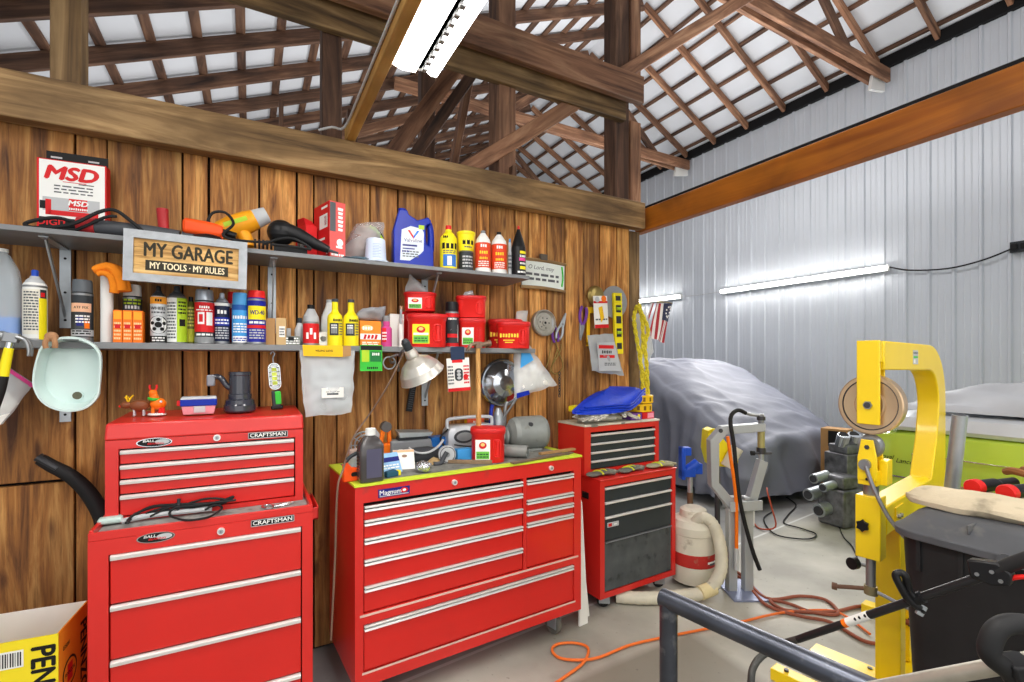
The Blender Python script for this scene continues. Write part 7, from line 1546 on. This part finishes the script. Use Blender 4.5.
t = thing('sponge', 'yellow sponge between grey card and blue tarp', 'sponge', Vector((1.88, 2.58, RZ_+.062)), rad(20))
b = MB(); b.box(-.05, .04, -.03, .03, 0, .04, yellowp); b.build('sponge', t, bevel=.008)
tp_ = thing('folded_tarp', 'bright blue folded tarpaulin lying on top of the white rope bundle', 'tarp', Vector((2.10, 2.50, RZ_+.085)), rad(4))
tb = pm('blue_tarp', (16, 60, 196), .38, 0, .1, 9, bump=.3, bscale=30)
b = MB()
lay = [[(-.39, -.08, -.012), (.02, -.13, -.015), (.30, -.02, .075), (.16, .10, .07), (-.10, .08, .06)], [(-.35, -.072, .006), (.02, -.125, .005), (.30, -.02, .095), (.15, .10, .10), (-.06, .07, .10)], [(-.26, -.055, .030), (.0, -.11, .03), (.28, -.015, .110), (.12, .09, .122), (.0, .05, .115)], [(-.10, -.02, .085), (.0, -.07, .062), (.26, -.01, .120), (.10, .08, .135), (.02, .04, .128)]]
b.loft([smooth_pts([Vector(q)+Vector((.006*noise.noise(Vector(q)*30), 0, .01*noise.noise(Vector(q)*25))) for q in L], 3, True) for L in lay], tb, smooth_ := None, True) if False else b.loft([[tuple(v) for v in smooth_pts(L, 4, True)] for L in lay], tb); b.build('folds', tp_, smooth=35)
b = MB()
for k, dz in enumerate((.0, .018, .036)):
    b.tube([(-.37+.04*k, -.08, -.004+dz*.6), (-.05, -.122, .0+dz*.8), (.02, -.136, -.006+dz), (.10, -.112, .010+dz), (.295, -.03, .082+dz)], .0085, tb, 8, flat=.7, k=6)
b.build('fold_edge', tp_)
for k, (dx, dz, lab) in enumerate(((0, .058, 'upper of two yellow tape rolls beside the blue tarp'), (-.012, .0, 'lower of two yellow tape rolls beside the blue tarp'))):
    t = thing('tape_roll', lab, 'tape', Vector((2.385+dx, 2.52, RZ_+.048+dz)), rad(10*k), 'yellow tape rolls on the red chest')
    b = MB(); b.lathe([(.045, 0), (.084, 0), (.086, .004), (.086, .048), (.084, .052), (.045, .052), (.045, 0)], gold, n=36, cap=False)
    for i in range(12): b.patch(.0868, i*.52, i*.52+.2, .012, .04, pm('tape_print', (120, 84, 14), .5), 3)
    b.build('tape', t); b = MB(); b.lathe([(.038, 0), (.045, 0), (.045, .052), (.038, .052), (.038, 0)], brown, n=30, cap=False); b.build('core', t)
t = thing('small_box', 'small purple box with a yellow flower print under the tape rolls', 'box', Vector((2.27, 2.465, RZ_)), rad(3))
b = MB(); b.box(-.055, .05, -.03, .05, 0, .044, purple); b.disc(.02, -.0305, .024, .014, .014, yellowp, n=10); b.rectF(-.045, -.01, -.0305, .008, .036, pm('purple_pale', (160, 130, 196), .5)); b.build('box', t, bevel=.002)
t = thing('small_box', 'small red and pink box at the right end of the red chest top', 'box', Vector((2.385, 2.485, RZ_)), rad(3))
b = MB(); b.box(-.055, .055, -.04, .06, 0, .046, inkred); b.rectF(-.01, .05, -.0405, .006, .040, pm('pale_pink_print', (240, 150, 170), .5)); b.build('box', t, bevel=.002)
gm, gs = pm('glove_grey', (104, 104, 96), .8, 0, .2, 24, dirt=((150, 146, 128), 18, .55)), pm('glove_lime', (206, 214, 50), .7)
for k, (u, v, rz, lab, mat_) in enumerate(((602, 475, 15, 'grey work glove at the left of the red cabinet ledge', gm), (628, 470, 25, 'grey and lime work glove in the middle of the red cabinet ledge', gm), (650, 464, 10, 'tan work glove at the right end of the red cabinet ledge', pm('glove_tan', (150, 146, 118), .85, 0, .2, 20)))):
    q = at(u, v, Z=.802); q.y = min(q.y, 2.34)
    t = thing('work_glove', lab, 'glove', q+Vector((0, .02, 0)), rad(rz), 'work gloves on the red cabinet ledge')
    b = MB(); b.ball((0, 0, .014), (.062, .042, .014), mat_, 16); b.ball((-.07, .006, .013), (.055, .04, .013), mat_, 16)
    for i, yy in enumerate((-.028, -.01, .008, .026)): b.tube([(.03, yy, .014), (.075, yy*1.4, .018), (.125-.008*abs(i-1.5), yy*1.7, .010)], .0095, mat_, 8)
    b.tube([(-.01, -.03, .018), (.02, -.055, .02), (.05, -.065, .012)], .011, mat_, 8); b.build('glove_body', t, smooth=60)
    b = MB(); b.tube([(-.03, -.040, .014), (-.025, -.015, .027), (-.028, .015, .027), (-.032, .040, .014)], .006, gs, 8); b.tube([(.02, -.036, .018), (.03, .0, .028), (.022, .030, .020)], .005, gs, 8); b.build('lime_band', t)

# ================================================================ oil carton at the lower left
bxw, bxd, bxh = .36, .24, .615
t = thing('oil_carton', 'open yellow oil carton with orange printed side, on the floor at lower left', 'box', (-.55, 2.085, 0), rad(-5))
cy, co = pm('carton_yellow', (246, 222, 40), .6, 0, .03), pm('carton_side_orange', (240, 142, 36), .6, 0, .04)
b = MB(); T_ = .004
b.box(-bxw, 0, 0, T_, 0, bxh, cy); b.box(-T_, 0, T_, bxd, 0, bxh, co); b.box(-bxw, -bxw+T_, T_, bxd, 0, bxh, paper); b.box(-bxw, 0, bxd-T_, bxd, 0, bxh, paper); b.box(-bxw+T_, -T_, T_, bxd-T_, .3, .31, brown); b.build('carton', t)
b = MB(); b.hexa([(-bxw, .0, bxh), (-bxw+.003, .0, bxh), (-bxw, bxd, bxh), (-bxw+.003, bxd, bxh), (-bxw+.09, 0, bxh+.07), (-bxw+.093, 0, bxh+.07), (-bxw+.09, bxd, bxh+.07), (-bxw+.093, bxd, bxh+.07)], cy); b.build('flap', t)
b = MB()
ring_ = lambda cx, cz, rx, rz, y, m: b.disc(cx, y, cz, rx, rz, m, n=32)
ring_(-.245, bxh-.135, .085, .046, -.0008, inkblack); ring_(-.245, bxh-.135, .080, .041, -.0012, yellowp)
b.rectF(-.262, -.228, -.0015, bxh-.172, bxh-.098, inkred); b.textF('PENNZOIL', .028, inkblack, -.245, -.002, bxh-.135, .025, .85)
b.rectF(-.145, -.085, -.001, bxh-.085, bxh-.03, paper)
for i in range(9): b.rectF(-.142+.006*i, -.142+.006*i+(.0035 if i % 3 else .002), -.0014, bxh-.08, bxh-.036, inkblack)
b.textF('035091', .032, inkblack, -.225, -.001, bxh-.062, .012, .9)
b.textF('PENNZOIL', .085, inkblack, -.040, -.001, bxh-.20, .03, .85, rot=-pi/2)
S_ = Matrix(((0, 0, 1, .0008), (1, 0, 0, 0), (0, 1, 0, 0), (0, 0, 0, 1)))
b.text('PENNZOIL', .075, inkblack, S_ @ TR(.195, bxh-.20, 0) @ RZ(-pi/2), .03, .85)
b.add([(.085+.055*math.cos(2*pi*i/28), bxh-.17+.05*math.sin(2*pi*i/28), 0) for i in range(28)], [tuple(range(28))], inkblack, S_); b.add([(.085+.047*math.cos(2*pi*i/28), bxh-.17+.042*math.sin(2*pi*i/28), 2e-4) for i in range(28)], [tuple(range(28))], co, S_)
b.add([(.065, bxh-.2, 4e-4), (.105, bxh-.2, 4e-4), (.105, bxh-.14, 4e-4), (.065, bxh-.14, 4e-4)], [(0, 1, 2, 3)], inkred, S_); b.text('PENNZOIL', .018, inkblack, S_ @ TR(.085, bxh-.17, 6e-4), .02, .9)
b.text('035091', .02, inkblack, S_ @ TR(.06, bxh-.07, 0), .02, .9)
b.build('print', t, smooth=0)
